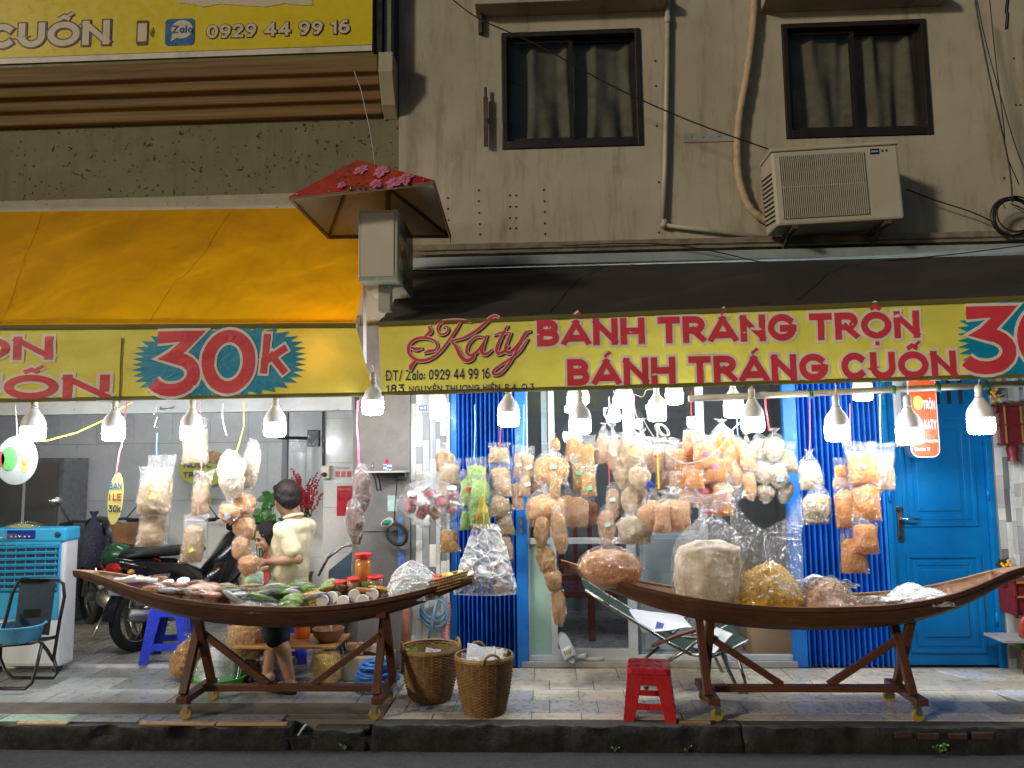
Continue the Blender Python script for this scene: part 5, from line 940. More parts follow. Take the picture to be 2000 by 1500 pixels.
def bag(parent, cx, y0, w, h, Y, kind, fill, tagc=None, level=None, dpx=None, lean=0, rot=None, filmm=None, nm='bag', label=None, tagpos=None, hi=1, crump=None, flat=False):
    """px box -> film mesh (part) with filling and paper tag below it; parent None makes the bag itself a thing-less mesh"""
    _seed[0] += 1; sd = _seed[0]*1.37; s = 1/ppm(Y); top = at(cx, y0, Y); d = (dpx or w*.46)*s; lean = lean or rnd.uniform(-.10, .10); rot = rnd.uniform(-.35, .35) if rot is None else rot
    nu, nv = int(26*hi), int(22*hi); cr = crump if crump is not None else {'zip': .16, 'tied': .20, 'sausage': .22, 'round': .22, 'sack': .07, 'skirt': .09, 'mound': .12, 'neck': .10}[kind]
    fm = filmm or F_CLEAR
    o = bag_surface(top, w*s, h*s, d, kind, sd, 0, 1, 1, cr, nu, nv, rot, lean, flat, .0055 if hi == 1 else .006).build(nm, fm, parent, smooth=False)
    if label: o['label'] = label
    if fill:
        lv = level if level is not None else {'zip': .24, 'tied': .30, 'sausage': .16, 'round': .27, 'sack': .35, 'skirt': .5, 'mound': .12, 'neck': .3}[kind]
        bag_surface(top, w*s, h*s, d, kind, sd, lv, .97, .90, cr*1.35, nu, nv, rot, lean, flat, .003).build('filling', FOOD[fill], o, smooth=True)
    if tagc:
        u, v = tagpos or (rnd.uniform(-.2, .2), rnd.uniform(.45, .75)); a, b = bag_profile(kind, v); tw, thh = min(.042, w*s*.42), .024; c = top+Vector((u*w*s/2, -b*d/2*1.06-.008, -h*s*v)); an = rnd.uniform(-.5, .5)
        g = MB(); g.grid(lambda p, q: c+Vector(((p-.5)*tw*math.cos(an)-(q-.5)*thh*math.sin(an), .006*abs(p-.5)**2*4, (p-.5)*tw*math.sin(an)+(q-.5)*thh*math.cos(an))), 5, 2); g.build('paper_tag', tagm(tagc), o)
    return o
def hung(label, ribbon_c, rib, Y, bags, nm='bag_bundle', cat='bag bundle', extra=None, rw=.006):
    """a bundle tied to one ribbon; Y is pushed back behind the bulbs; rib = list of px points from the rail downwards; bags = rows (cx, ytop, w, h, kind, fill, tag, dY)"""
    Y += .22; base = at(bags[0][0], max(b[1]+b[3] for b in bags), Y); t = thing(nm, label, cat, base, 'snack bags hung under the awnings')
    if rib:
        g = MB(); P = [at(x, y, Y+.0) for x, y in rib]; V = []
        for i, p in enumerate(P):
            tw = .4*math.sin(i*2.1); V += [p+Vector((-rw/2*math.cos(tw), rw/2*math.sin(tw)-.001, 0)), p+Vector((rw/2*math.cos(tw), -rw/2*math.sin(tw)-.001, 0)), p+Vector((rw/2*math.cos(tw), -rw/2*math.sin(tw)+.001, 0)), p+Vector((-rw/2*math.cos(tw), rw/2*math.sin(tw)+.001, 0))]
        g.add(V, [(i*4+j, i*4+4+j, i*4+4+(j+1) % 4, i*4+(j+1) % 4) for i in range(len(P)-1) for j in range(4)]); g.build('ribbon', ribm(ribbon_c), t)
    for k, b in enumerate(bags):
        b = list(b)+[None]*(8-len(b)); bag(t, b[0], b[1], b[2], b[3], Y+(b[7] or 0)+.004*(k % 3), b[4], b[5], b[6])
    return t
Z, T, S, RD = 'zip', 'tied', 'sausage', 'round'
def rail(px): return 790-(px/2000)*45                        # where ribbons leave the banner's lower edge
# ---- left shop
hung('pale noodle zip bags on a steel hook and blue string', 'blue', [(307, 846), (306, 868), (306, 892)], 5.02, [(316, 888, 70, 110, Z, 'tan', None, .05), (306, 912, 74, 95, Z, 'tan', 'yellow', 0), (303, 990, 56, 78, Z, 'tan', None, .06)])
g = MB(); p = at(305, 806, 5.02); g.tube([p+Vector((-.014, 0, -.012)), p+Vector((-.012, 0, .004)), p+Vector((0, 0, .012)), p+Vector((.012, 0, .0)), p+Vector((.006, 0, -.03)), p+Vector((-.002, 0, -.06)), p+Vector((-.008, 0, -.09)), p+Vector((0, 0, -.104)), p+Vector((.010, 0, -.094))], .003, 6); g.tube([p+Vector((0, 0, .012)), at(306, 785, 5.02)], .0018, 5); single('steel_hook', 'steel hook holding the blue string of the pale noodle bags', 'hook', g, m_steel, smooth=True)
hung('three pale zip bags strung one below another on a pink string', 'pink', [(390, 784), (392, 815), (395, 870), (393, 930), (386, 1010)], 5.06, [(382, 815, 58, 93, Z, 'tan', None, .06), (398, 918, 46, 92, Z, 'tan', None, .03), (383, 1005, 46, 94, Z, 'tan', 'yellow', -.05)])
hung('two crinkled silvery bags over a chain of peach bags on yellow cord', 'yellow', [(476, 785), (476, 834), (467, 866), (460, 890)], 5.0, [(452, 880, 60, 95, S, 'silver', 'blue', -.02), (494, 858, 46, 100, S, 'silver', None, .03), (474, 945, 52, 66, RD, 'peach', None, .02), (447, 972, 46, 50, RD, 'peach', 'blue', -.03), (479, 995, 48, 62, RD, 'peach', None, 0), (473, 1032, 46, 62, RD, 'peach', None, -.02), (489, 1066, 50, 60, RD, 'peach', None, -.02), (483, 1103, 40, 50, RD, 'peach', None, .02)])
hung('dark brown jerky bag twisted in two on a pink ribbon by the cement pillar', 'pink', [(699, 782), (697, 830), (700, 870), (701, 912)], 5.02, [(707, 905, 38, 98, S, 'dark', None, 0), (690, 972, 42, 92, S, 'dark', None, -.03)], rw=.014)
# ---- right shop, from the pillar to the door
hung('pale zip bags hidden behind the jar bag, on a pale green string', 'lime', [(877, 786), (877, 840), (878, 900)], 5.28, [(868, 866, 40, 56, T, 'brown', None, .06), (880, 895, 46, 52, Z, 'tan', None, 0), (876, 932, 46, 60, Z, 'tan', None, .02), (876, 1020, 40, 58, Z, 'brown', None, .03)])
hung('green cracker bags on a white string before the blue shutter', 'mint', [(927, 790), (928, 830), (926, 896)], 5.18, [(930, 893, 46, 70, Z, 'green', None, .03), (918, 918, 42, 70, Z, 'green', 'red', .05), (940, 925, 40, 60, Z, 'green', None, -.02), (932, 966, 44, 62, Z, 'green', 'red', .02), (914, 985, 30, 50, Z, 'green', None, .06)])
hung('long column of tan zip bags on a red ribbon by the blue shutter post', 'red', [(979, 800), (978, 838), (976, 880)], 5.22, [(976, 864, 46, 40, Z, 'tan', None, .02), (976, 896, 50, 74, Z, 'tan', None, 0), (972, 950, 44, 60, T, 'tan', None, -.02), (982, 985, 40, 60, Z, 'tan', None, .02), (980, 1030, 40, 62, Z, 'tan', 'yellow', .04), (984, 1085, 36, 72, Z, 'peach', None, .05)], rw=.009)
hung('pinkish cracker packs with mint tags beside the shutter post', 'mint', [(1023, 790), (1023, 830), (1022, 872)], 5.25, [(1012, 868, 26, 66, Z, 'pink', 'mint', 0), (1031, 872, 28, 60, Z, 'pink', 'mint', -.02), (1028, 918, 26, 50, Z, 'pink', 'mint', -.03), (1012, 925, 26, 70, Z, 'pink', None, .0), (1042, 900, 26, 60, Z, 'pink', 'mint', .05)])
hung('brown shred bags in a long tail reaching down past the boat tip', 'red', [(1072, 770), (1073, 810), (1075, 850), (1077, 880)], 5.12, [(1082, 846, 22, 34, T, 'brown', None, .05), (1078, 868, 68, 78, T, 'brown', 'blue', .02), (1062, 940, 82, 86, T, 'peach', 'cyan', 0), (1062, 996, 32, 76, S, 'brown', None, -.05), (1089, 988, 32, 92, S, 'brown', None, -.06), (1066, 1060, 40, 62, S, 'brown', None, -.03), (1078, 1100, 34, 56, S, 'brown', None, -.02), (1088, 1140, 32, 80, S, 'brown', None, -.01), (1088, 915, 26, 60, S, 'brown', None, -.02)])
hung('three plump peach bags knotted side by side before the glass', 'white', [(1104, 905), (1106, 935), (1112, 950)], 5.32, [(1108, 944, 42, 80, T, 'peach', None, 0), (1131, 948, 46, 80, T, 'peach', None, -.03), (1149, 958, 36, 66, T, 'peach', None, .03)])
hung('brown shred zip bags with green tags below the bulb', 'mint', [(1130, 770), (1135, 800), (1140, 850)], 5.22, [(1122, 842, 38, 60, Z, 'brown', None, .06), (1145, 848, 40, 80, Z, 'brown', None, .02), (1128, 888, 34, 70, Z, 'brown', 'green', 0), (1150, 908, 34, 62, Z, 'brown', 'green', -.03)])
hung('pair of pinkish tied bags with a green tag on a mint string', 'mint', [(1190, 775), (1190, 805), (1188, 830)], 5.28, [(1180, 824, 34, 80, T, 'pink', None, 0), (1195, 828, 34, 90, T, 'pink', 'mint', -.02), (1206, 845, 26, 60, Z, 'orange', 'green', .06)])
hung('tan bags in a clump under the purple ribbon', 'purple', [(1238, 770), (1237, 800), (1239, 835)], 5.24, [(1232, 830, 52, 84, T, 'tan', 'yellow', 0), (1254, 836, 46, 80, T, 'tan', 'yellow', .03), (1222, 880, 42, 76, RD, 'tan', None, .02), (1248, 895, 46, 60, RD, 'tan', None, -.04), (1228, 940, 36, 66, S, 'tan', None, .0), (1248, 938, 34, 70, S, 'tan', None, .05)], rw=.011)
hung('long pinkish packs with mint tags hanging low before the dark glass', 'red', [(1188, 905), (1190, 925), (1190, 948)], 5.26, [(1197, 942, 32, 72, S, 'pink', 'mint', 0), (1186, 985, 36, 78, S, 'pink', 'mint', -.02)])
hung('pinkish tan zip bags with a red tag above the blue flower', 'mint', [(1284, 830), (1284, 850), (1286, 860)], 5.3, [(1284, 852, 36, 70, Z, 'pink', 'red', 0), (1310, 856, 36, 66, Z, 'pink', None, .02), (1300, 900, 44, 60, Z, 'pink', None, .04), (1318, 905, 32, 60, Z, 'pink', None, .0)])
fb_ = hung('three peach noodle bags knotted with yellow ribbon and a blue tassel flower', 'yellow', [(1285, 884), (1285, 910), (1287, 955)], 5.06, [(1236, 985, 70, 76, T, 'silver', None, .03), (1276, 952, 54, 86, T, 'peach', None, 0), (1316, 950, 66, 86, T, 'peach', None, -.02), (1296, 960, 40, 80, T, 'peach', None, -.06)], rw=.012)
g = MB(); p = at(1270, 945, 5.0); rr = random.Random(2)
for k in range(40): dv = Vector((rr.gauss(0, 1), rr.gauss(0, 1), rr.gauss(0, 1))).normalized()*.032; g.tube([p, p+dv], [.003, .0012], 4)
g.tube([p, at(1262, 985, 5.0)], .003, 5); g.build('tassel_flower', plastic('royal_blue_tassel', (.02, .07, .60), .5), fb_, kind='stuff')
hung('big bright orange cluster of floss bags with pink tags', 'red', [(1350, 765), (1350, 800), (1352, 835)], 5.16, [(1356, 822, 50, 70, T, 'orange', 'pink', .02), (1408, 818, 56, 80, T, 'orange', 'pink', .02), (1338, 862, 38, 56, Z, 'orange', None, .05), (1375, 850, 56, 66, Z, 'orange', 'pink', -.04), (1428, 862, 34, 70, S, 'orange', None, .0), (1348, 895, 46, 60, Z, 'orange', 'pink', .02), (1398, 880, 50, 62, Z, 'orange', 'pink', -.02), (1357, 905, 38, 50, Z, 'orange', None, -.04), (1340, 925, 42, 66, Z, 'orange', None, .05), (1375, 930, 46, 60, Z, 'orange', 'pink', .05), (1412, 925, 44, 82, Z, 'orange', 'pink', -.02)])
hung('slim orange-tan tied bags right of the bright orange cluster', 'blue', [(1437, 780), (1439, 815), (1441, 850)], 5.14, [(1438, 848, 30, 60, S, 'orange', None, .03), (1456, 845, 30, 74, T, 'peach', None, -.02), (1436, 900, 28, 54, S, 'peach', None, 0), (1460, 912, 28, 64, S, 'peach', None, -.03), (1472, 870, 22, 60, S, 'peach', None, .04)])
hung('grey-tan bags in a long clump under the red ribbon', 'red', [(1494, 772), (1496, 800), (1503, 842)], 5.16, [(1480, 838, 46, 66, RD, 'grey', None, .02), (1512, 836, 48, 66, RD, 'grey', None, 0), (1530, 862, 44, 60, Z, 'grey', None, .02), (1486, 885, 40, 62, RD, 'grey', None, -.02), (1518, 890, 40, 62, RD, 'grey', 'blue', -.03), (1496, 930, 40, 52, RD, 'grey', None, .0), (1532, 920, 34, 62, RD, 'grey', None, .02)], rw=.012)
hung('two grey-tan tied bags with yellow tags before the right shutter', 'purple', [(1582, 775), (1582, 850), (1581, 880)], 5.04, [(1580, 878, 56, 78, T, 'grey', None, .02), (1597, 936, 58, 86, T, 'grey', 'yellow', -.02)])
hung('tall tower of orange floss bags before the right shutter', 'pink', [(1660, 788), (1660, 830), (1662, 870)], 5.0, [(1642, 893, 36, 60, Z, 'orange', None, .08), (1678, 862, 66, 84, Z, 'orange', 'pink', 0), (1645, 932, 48, 96, Z, 'orange', None, .02), (1688, 925, 62, 90, Z, 'orange', None, .02), (1690, 1005, 56, 74, Z, 'orange', None, .0), (1664, 1030, 54, 86, Z, 'orange', None, .03)])
hung('single pinkish grey zip bag on a yellow string before the blue door', 'yellow', [(1719, 770), (1719, 800), (1720, 866)], 5.06, [(1723, 863, 50, 92, Z, 'pink', None, 0)])
# ---- bags holding little jars
m_jarp = glass('jar_plastic', (.86, .86, .84), .05, .08); m_lidw = plastic('white_lid', (.74, .73, .70), .4); m_lidr = plastic('red_lid', (.55, .02, .025), .35)
def small_jar(parent, c, ax, r, h, fill, lid, lab=None):
    ax = Vector(ax).normalized(); g = MB(); g.lathe([(r*.92, 0), (r, h*.06), (r, h*.8), (r*.82, h*.86)], c, 16, ax); b = g.build('jar', m_jarp, parent, smooth=True, bevel=0); g = MB(); g.lathe([(r*.85, h*.02), (r*.9, h*.08), (r*.9, h*.74), (r*.7, h*.80)], c, 14, ax); g.build('filling', FOOD[fill], b, smooth=True)
    g = MB(); g.lathe([(r*.9, h*.84), (r*.94, h*.86), (r*.94, h*.98), (r*.86, h)], c, 18, ax); g.build('lid', lid, b, bevel=.001)
    if lab: g = MB(); g.lathe([(r*1.008, h*.25), (r*1.008, h*.62)], c, 16, ax, False, False); g.build('jar_label', tagm(lab), b, smooth=True)
    return b
def jar_bag(label, cx, y0, w, h, Y, kind, rib, rc, jars, seed, fm):
    Y += .16; base = at(cx, y0+h, Y); t = thing('bag_of_jars', label, 'bag of jars', base, 'clear bags holding small jars'); bag(t, cx, y0, w, h, Y, kind, None, None, dpx=w*.5, rot=0, filmm=fm, hi=1.3); rr = random.Random(seed)
    g = MB(); g.tube([at(x, y, Y) for x, y in rib], .003, 6); g.build('ribbon', ribm(rc), t)
    for (px, py, f, lab) in jars: c = at(px, py, Y+rr.uniform(-.04, .05)); small_jar(t, c, (rr.uniform(-.6, .6), rr.uniform(-.6, .1), rr.uniform(.3, 1)), .034, .085, f, m_lidw, lab)
    return t
jar_bag('round clear bag full of small jars with pink labels', 842, 922, 126, 106, 5.0, 'round', [(842, 790), (843, 860), (843, 926)], 'white', [(805, 985, 'brown', 'pink'), (835, 1000, 'grey', 'pink'), (865, 990, 'brown', 'pink'), (885, 975, 'silver', 'pink'), (820, 1010, 'white', 'pink'), (855, 1012, 'brown', None), (845, 972, 'silver', 'pink'), (878, 1002, 'grey', 'pink'), (800, 1000, 'grey', 'pink')], 3, F_CRISP)
jb = jar_bag('big hazy bag of seasoning jars on yellow ribbons before the shutter', 948, 1024, 122, 132, 4.98, 'skirt', [(947, 915), (946, 960), (944, 1030)], 'yellow', [(912, 1120, 'grey', None), (932, 1125, 'brown', 'white'), (955, 1128, 'silver', None), (975, 1122, 'powder', 'white'), (925, 1140, 'powder', None), (965, 1142, 'brown', 'white'), (990, 1135, 'grey', None)], 5, F_MILK)
g = MB()
for k in range(5): g.tube([at(947+2*k-6, 965+6*k, 4.97), at(944+5*k-12, 1000, 4.96), at(940+7*k-10, 1034, 4.97)], .004, 5)
g.build('ribbon_tassel', ribm('yellow'), jb, kind='stuff')
# ---- load of the right boat
def boat_bag(label, cx, y0, w, h, Y, kind, fill, level, fm, dpx, nm='snack_bag', cat='bag', crump=None, strands=0, scol=None, extra=None, flat=True, group='big bags standing in the boats'):
    base = at(cx, y0+h, Y); t = thing(nm, label, cat, base, group); b = bag(t, cx, y0, w, h, Y, kind, fill, None, level, dpx, rot=0, filmm=fm, nm='film', hi=1.7, crump=crump, flat=flat)
    return t, b
def shreds(parent, c, rx, ry, rz, n, L, r, mat, seed=1, nm='shreds'):
    g = MB(); rr = random.Random(seed)
    for k in range(n):
        a = rr.uniform(0, 2*PI); e = rr.uniform(-.15, 1); s = math.sqrt(max(0, 1-e*e)); p = c+Vector((rx*s*math.cos(a), ry*s*math.sin(a), rz*e)); d = Vector((rr.gauss(0, 1), rr.gauss(0, .7), rr.gauss(0, .6))).normalized()*L*rr.uniform(.5, 1); b = Vector((rr.gauss(0, 1), rr.gauss(0, 1), rr.gauss(0, 1)))*L*.25
        g.tube([p-d/2, p+b*.6, p+d/2+b*.2], [r*.6, r, r*.6], 4, caps=False)
    return g.build(nm, mat, parent, smooth=True, kind='stuff')
boat_bag('plump clear bag of pale peach noodles on the left tip of the right boat', 1185, 1052, 128, 96, 4.95, 'round', 'peach', .22, F_CLEAR, 84, crump=.09)
t, b = boat_bag('tall clear sack of brown powder with a twisted neck on the right boat', 1386, 1014, 132, 166, 4.92, 'neck', 'powder', .24, F_CLEAR, 88, crump=.09)
fl_ = MB(); C = at(1386, 1000, 4.92)
def flare(u, v, C=C):
    a = 2*PI*u; r = (.10-.07*min(1, v/.3)) if v < .3 else (.03+.15*(v-.3)/.7*(1+.55*math.sin(a*3)+.3*math.sin(a*5+1)+.2*math.sin(a*9+2))); return C+Vector((r*math.cos(a)*(1.0 if v > .42 else 1.05), r*.65*math.sin(a), -.06+.19*v+.03*math.sin(a*4+v*5)*v))
fl_.grid(flare, 44, 22); fl_.jitter(.006, 40, 2); fl_.build('film_neck', F_CRISP, t)
g = MB(); g.ring(C+Vector((0, 0, .0)), .036, .004, (0, 0, 1), 16, 6); g.build('rubber_band', ribm('red'), t, smooth=True)
t, b = boat_bag('tall open clear bag with golden yellow shreds at the bottom', 1503, 1094, 128, 92, 4.94, 'mound', 'yellow', .05, F_THIN, 88, crump=.16)
shreds(b, at(1502, 1165, 4.94), .185, .13, .19, 420, .055, .0026, plastic('yellow_strand', (.96, .62, .03), .5), 3)
up = MB(); C = at(1503, 1165, 4.94)
def upf(u, v, C=C):
    a = 2*PI*u; c = math.cos(a); h = .40+.23*abs(c)**1.6*(1.05 if c < 0 else .98)+.02*noise.noise(Vector((c*3, math.sin(a)*3, 5))); rx = .20+.025*v; ry = .145*(1-.6*v); n = .018*noise.noise(Vector((c*5, math.sin(a)*5, v*6)))+.008*noise.noise(Vector((c*15, math.sin(a)*15, v*14)))
    return C+Vector(((rx+n)*c, (ry+n)*math.sin(a), h*v))
up.grid(upf, 80, 44); up.jitter(.007, 38, 4); up.build('film_top', F_CRISP, t)
t, b = boat_bag('open bag of white and peach shreds lying on the right boat', 1613, 1126, 108, 58, 4.96, 'mound', 'salmon', .05, F_CLEAR, 96, crump=.12); shreds(b, at(1612, 1165, 4.95), .15, .11, .10, 170, .07, .0035, FOOD['silver'], 8)
g = MB(); C = at(1612, 1128, 4.95); g.grid(lambda u, v: C+Vector((-.16+.36*u, -.04+.12*v+.02*noise.noise(Vector((u*6, v*6, 2))), .012+.035*noise.noise(Vector((u*5, v*4, 7)))-.10*(u-.3)**2-.04*v)), 24, 10); g.build('folded_edge', F_MILK, t, smooth=True)
boat_bag('flat white rice paper bag on the right boat, farther of two', 1778, 1138, 86, 34, 5.0, 'mound', 'white', .1, F_MILK, 60, crump=.14); boat_bag('flat white rice paper bag on the right boat, nearer of two', 1816, 1148, 78, 30, 4.9, 'mound', 'white', .1, F_MILK, 60, crump=.14)
# ---- load of the left boat
LB = 4.95
boat_bag('big white hazy bag of rice noodles at the right end of the left boat', 804, 1094, 112, 72, LB+.02, 'mound', 'white', .35, F_MILK, 62, crump=.09)
boat_bag('large flat peach cracker bag in the middle of the left boat', 398, 1136, 116, 46, LB+.03, 'mound', 'salmon', .06, F_CLEAR, 90, crump=.14); boat_bag('peach cracker bag lying flat left of the large one', 332, 1144, 86, 28, LB+.0, 'mound', 'salmon', .06, F_CLEAR, 60, crump=.14); boat_bag('shiny empty clear bag crumpled before the man', 500, 1152, 118, 36, LB-.05, 'mound', 'white', .55, F_CRISP, 90, crump=.2); boat_bag('small clear bag of white snacks beside the man', 545, 1156, 60, 30, LB+.04, 'mound', 'white', .3, F_CRISP, 60, crump=.15)
boat_bag('green herb bag lying on the left boat', 578, 1156, 74, 30, LB-.06, 'mound', 'green', .06, F_CLEAR, 70, crump=.16); boat_bag('green and yellow zip bag leaning behind the jars', 648, 1128, 62, 34, LB+.10, 'mound', 'green', .06, F_CLEAR, 40, crump=.12); boat_bag('knobbly golden yellow bag beside the jars', 618, 1148, 34, 36, LB-.08, 'mound', 'yellow', .05, F_CLEAR, 34, crump=.22); boat_bag('bright pink plastic bag near the left tip of the boat', 257, 1132, 38, 24, LB+.0, 'mound', None, None, plastic('pink_bag', (.72, .20, .50), .3), 34, crump=.3); boat_bag('salmon rice paper bag behind the pink bag', 272, 1122, 62, 30, LB+.05, 'mound', 'salmon', .05, F_CLEAR, 36, crump=.16); boat_bag('peach paper bag behind the white lidded jars', 430, 1146, 50, 38, LB+.08, 'mound', 'peach', .05, F_CLEAR, 50, crump=.16)
rr = random.Random(21); NAMEC = {'salmon': 'salmon', 'peach': 'peach', 'white': 'white', 'silver': 'cream', 'green': 'green', 'yellow': 'yellow'}
def packet(cx, y0, w, h, Y, fill, fm, label, grp, an):
    c = at(cx, y0, Y); t = thing('snack_packet', label, 'packet', c, grp); s = 1/ppm(Y); M = Matrix.Rotation(an, 3, 'Z') @ Matrix.Rotation(R(rr.uniform(50, 84)), 3, 'X'); sd = rr.uniform(0, 90)
    for nm, f, sh, fc, t0 in (('film', fm, 1, .004, 0), ('filling', FOOD[fill], .88, .002, .14)):
        g = bag_surface(Vector((0, 0, h*s/2)), w*s, h*s, .045, 'zip', sd, t0, .98 if t0 else 1, sh, .16, 20, 14, 0, 0, False, fc)
        for p in g.v: p.xyz = c+M@p
        g.build(nm, f, t, smooth=nm == 'filling')
for (x0, x1, n, fills, lab) in ((285, 460, 26, ('salmon', 'peach', 'salmon', 'white'), 'small %s cracker packet in the left half of the left boat'), (445, 620, 22, ('white', 'silver', 'green', 'white'), 'small %s snack packet in the heap before the man'), (600, 745, 10, ('peach', 'green', 'yellow'), 'small %s snack packet tucked among the jars')):
    for k in range(n):
        px = x0+(x1-x0)*(k+rr.random())/n; v = rr.random(); yy = 1145+20*(1-((px-540)/330)**2)-v*20; packet(px, yy, rr.uniform(36, 52), rr.uniform(40, 56), LB-.10+.24*v, fl := rr.choice(fills), rr.choice([F_CLEAR, F_THIN, F_THIN]), lab % NAMEC[fl], (lab % NAMEC[fl]).replace('packet', 'packets'), rr.uniform(-.9, .9))
for k in range(3): packet(1700+22*k, 1172, 40, 50, LB+.02, 'white', F_MILK, 'small white packet lying at the end of the peach shreds', 'white packets by the peach shreds', k*.6)
rr = random.Random(12)
for k in range(9):                                           # rolled rice papers
    a, b = at(196+k*4+rr.uniform(-6, 6), 1146-1.5*k+rr.uniform(-3, 3), LB+.02*(k % 4)-.03), at(262+k*5+rr.uniform(-8, 8), 1128+1.0*k+rr.uniform(-3, 3), LB+.02*(k % 4)-.03)
    g = MB(); g.tube([a, (a+b)/2+Vector((0, 0, .004)), b], .014, 9); single('rice_paper_roll', 'rolled %s rice paper in the left tip of the boat, %s' % (('white', 'salmon')[k % 2], ('at the top', 'at the bottom', 'near the top', 'in the middle', 'just above the middle', 'beside the pink bag', 'at the back', 'at the front', 'nearest the jars')[k]), 'roll', g, FOOD[('white', 'salmon')[k % 2]], group='rice paper rolls', smooth=True)
def jar_thing(label, px, py, Y, ax, r, h, fill, lid, lab=None):
    c = at(px, py, Y); t = thing('jar', label, 'jar', c, 'plastic jars on the left boat'); b = small_jar(t, c, ax, r, h, fill, lid, lab); b.name = 'jar_body'; return t
for k, (px, py) in enumerate(((302, 1152), (331, 1156), (359, 1152))): jar_thing('white lidded jar of peach snacks standing in the left half, %s of three' % ('leftmost', 'middle', 'rightmost')[k], px, py+6, LB+.09, (.1*(k-1), -.35, 1), .042, .095, 'salmon', m_lidw)
for k, (px, py) in enumerate(((636, 1170), (659, 1164), (680, 1172), (697, 1160), (716, 1170), (734, 1158))): jar_thing('jar lying with its white lid to the street, %s from the left' % ('first', 'second', 'third', 'fourth', 'fifth', 'sixth')[k], px, py+2, LB-.02+.03*(k % 2), (rr.uniform(-.15, .15), -1, .12), .042, .10, 'pink', m_lidw)
jar_thing('tall jar of orange shreds with a red lid', 709, 1141, LB+.10, (0, 0, 1), .058, .20, 'orange', m_lidr)
for k, (px, py, r) in enumerate(((665, 1160, .045), (692, 1154, .05), (733, 1150, .056))): jar_thing('squat jar with a red lid behind the white lids, %s' % ('left of the tall jar', 'below the tall jar', 'right of the tall jar')[k], px, py, LB+.06, (0, -.1, 1), r, .085, 'pink', m_lidr)
# ---- oblong basket of limes and kumquats at the right end
m_bask = pm('woven_rattan', (.30, .17, .05), .6, var=.4, scale=40, bump=.6, bscale=160); bc = at(876, 1146, LB); t = thing('fruit_basket', 'oblong rattan basket of kumquats at the right end of the left boat', 'basket', bc)
g = MB(); n = 22
for j, (z, s) in enumerate(((0, .85), (.018, .89), (.036, .93), (.054, .97), (.072, 1.0))):
    P = [bc+Vector((.125*s*math.cos(2*PI*i/n), .085*s*math.sin(2*PI*i/n), z+.06*math.cos(2*PI*i/n)*.5)) for i in range(n+1)]; g.tube(P, .0055 if j < 4 else .008, 5)
for i in range(n*2):
    a = PI*i/n; g.tube([bc+Vector((.106*math.cos(a), .072*math.sin(a), .03*math.cos(a))), bc+Vector((.125*math.cos(a), .085*math.sin(a), .072+.03*math.cos(a)))], .0035, 4)
g.build('weave', m_bask, t, smooth=True, kind='stuff')
for k in range(12): p = bc+Vector((rr.uniform(-.08, .08), rr.uniform(-.05, .05), 0)); p.z = bc.z+.055+.25*(p.x-bc.x)+rr.uniform(0, .02); g = MB(); g.ball(p, .022, 12, 8); g.build('fruit', plastic('fruit_%d' % (k % 3), [(.72, .45, .03), (.55, .04, .03), (.75, .62, .20)][k % 3], .35), t, smooth=True)
# ================================================================ THINGS ROUND THE LEFT SHOP
def wpx(px, py, Y): return at(px, py, Y)
# tube lamp on the shop ceiling
t = thing('tube_lamp', 'fluorescent tube lamp on the ceiling of the open shop', 'lamp', (-3.3, 6.75, 2.60)); g = MB(); g.box2((-3.9, 6.72, 2.60), (-2.7, 6.78, 2.638)); g.build('holder', plastic('lamp_white', (.7, .7, .7), .4), t, bevel=.004); g = MB(); g.tube([(-3.87, 6.75, 2.575), (-2.73, 6.75, 2.575)], .014, 10); g.build('tube', emit('tube_light', (.92, .97, 1.0), 60), t, smooth=True)
# air cooler
m_cw = plastic('cooler_white', (.72, .74, .77), .35); m_cb = plastic('cooler_blue', (.03, .36, .62), .35); m_cd = plastic('cooler_dark', (.008, .03, .09), .35)
yc = 5.78; a, b = atz(-22, 1300, 0), atz(115, 1300, 0); cx0, cx1 = at(-25, 1200, yc).x, at(122, 1200, yc).x; zt = at(60, 1040, yc).z
t = thing('air_cooler', 'blue and white air cooler standing at the left edge of the shop', 'air cooler', ((cx0+cx1)/2, yc, 0))
g = MB(); g.box2((cx0, yc, .05), (cx1, yc+.17, zt)); g.build('body', m_cw, t, bevel=.02); g = MB(); g.box2((cx0+.012, yc-.012, .40), (cx1-.03, yc+.001, zt-.05)); g.build('front_panel', m_cb, t, bevel=.008); g = MB(); g.box2((cx0-.01, yc-.02, zt-.07), (cx1+.01, yc+.17, zt+.035)); g.build('control_top', m_cb, t, bevel=.015)
g = MB(); gx0, gx1, gz0, gz1 = cx0+.035, cx1-.045, .60, zt-.09; g.box2((gx0, yc-.0135, gz0), (gx1, yc-.0125, gz1)); g.build('grille_recess', m_cd, t)
for i in range(8): z = gz0+.02+(gz1-gz0-.04)*i/7; g = MB(); g.bar((gx0, yc-.022, z), (gx1, yc-.022, z+.008), .022, .010, up=(0, 1, .4)); g.build('louver', m_cb, t, bevel=.002)
for i in range(7): x = gx0+.02+(gx1-gx0-.04)*i/6; g = MB(); g.box2((x-.003, yc-.016, gz0), (x+.003, yc-.0136, gz1)); g.build('vane', MATS['cooler_blue'], t)
g = MB(); g.box2((cx0+.14, yc-.026, zt-.045), (cx0+.36, yc-.0205, zt+.02)); pn = g.build('display', plastic('display_blue', (.01, .03, .25), .2), t, bevel=.003)
for i in range(5): g = MB(); g.box2((cx0+.17+.035*i, yc-.028, zt-.032), (cx0+.182+.035*i, yc-.0262, zt-.022)); g.build('indicator', m_cw, pn)
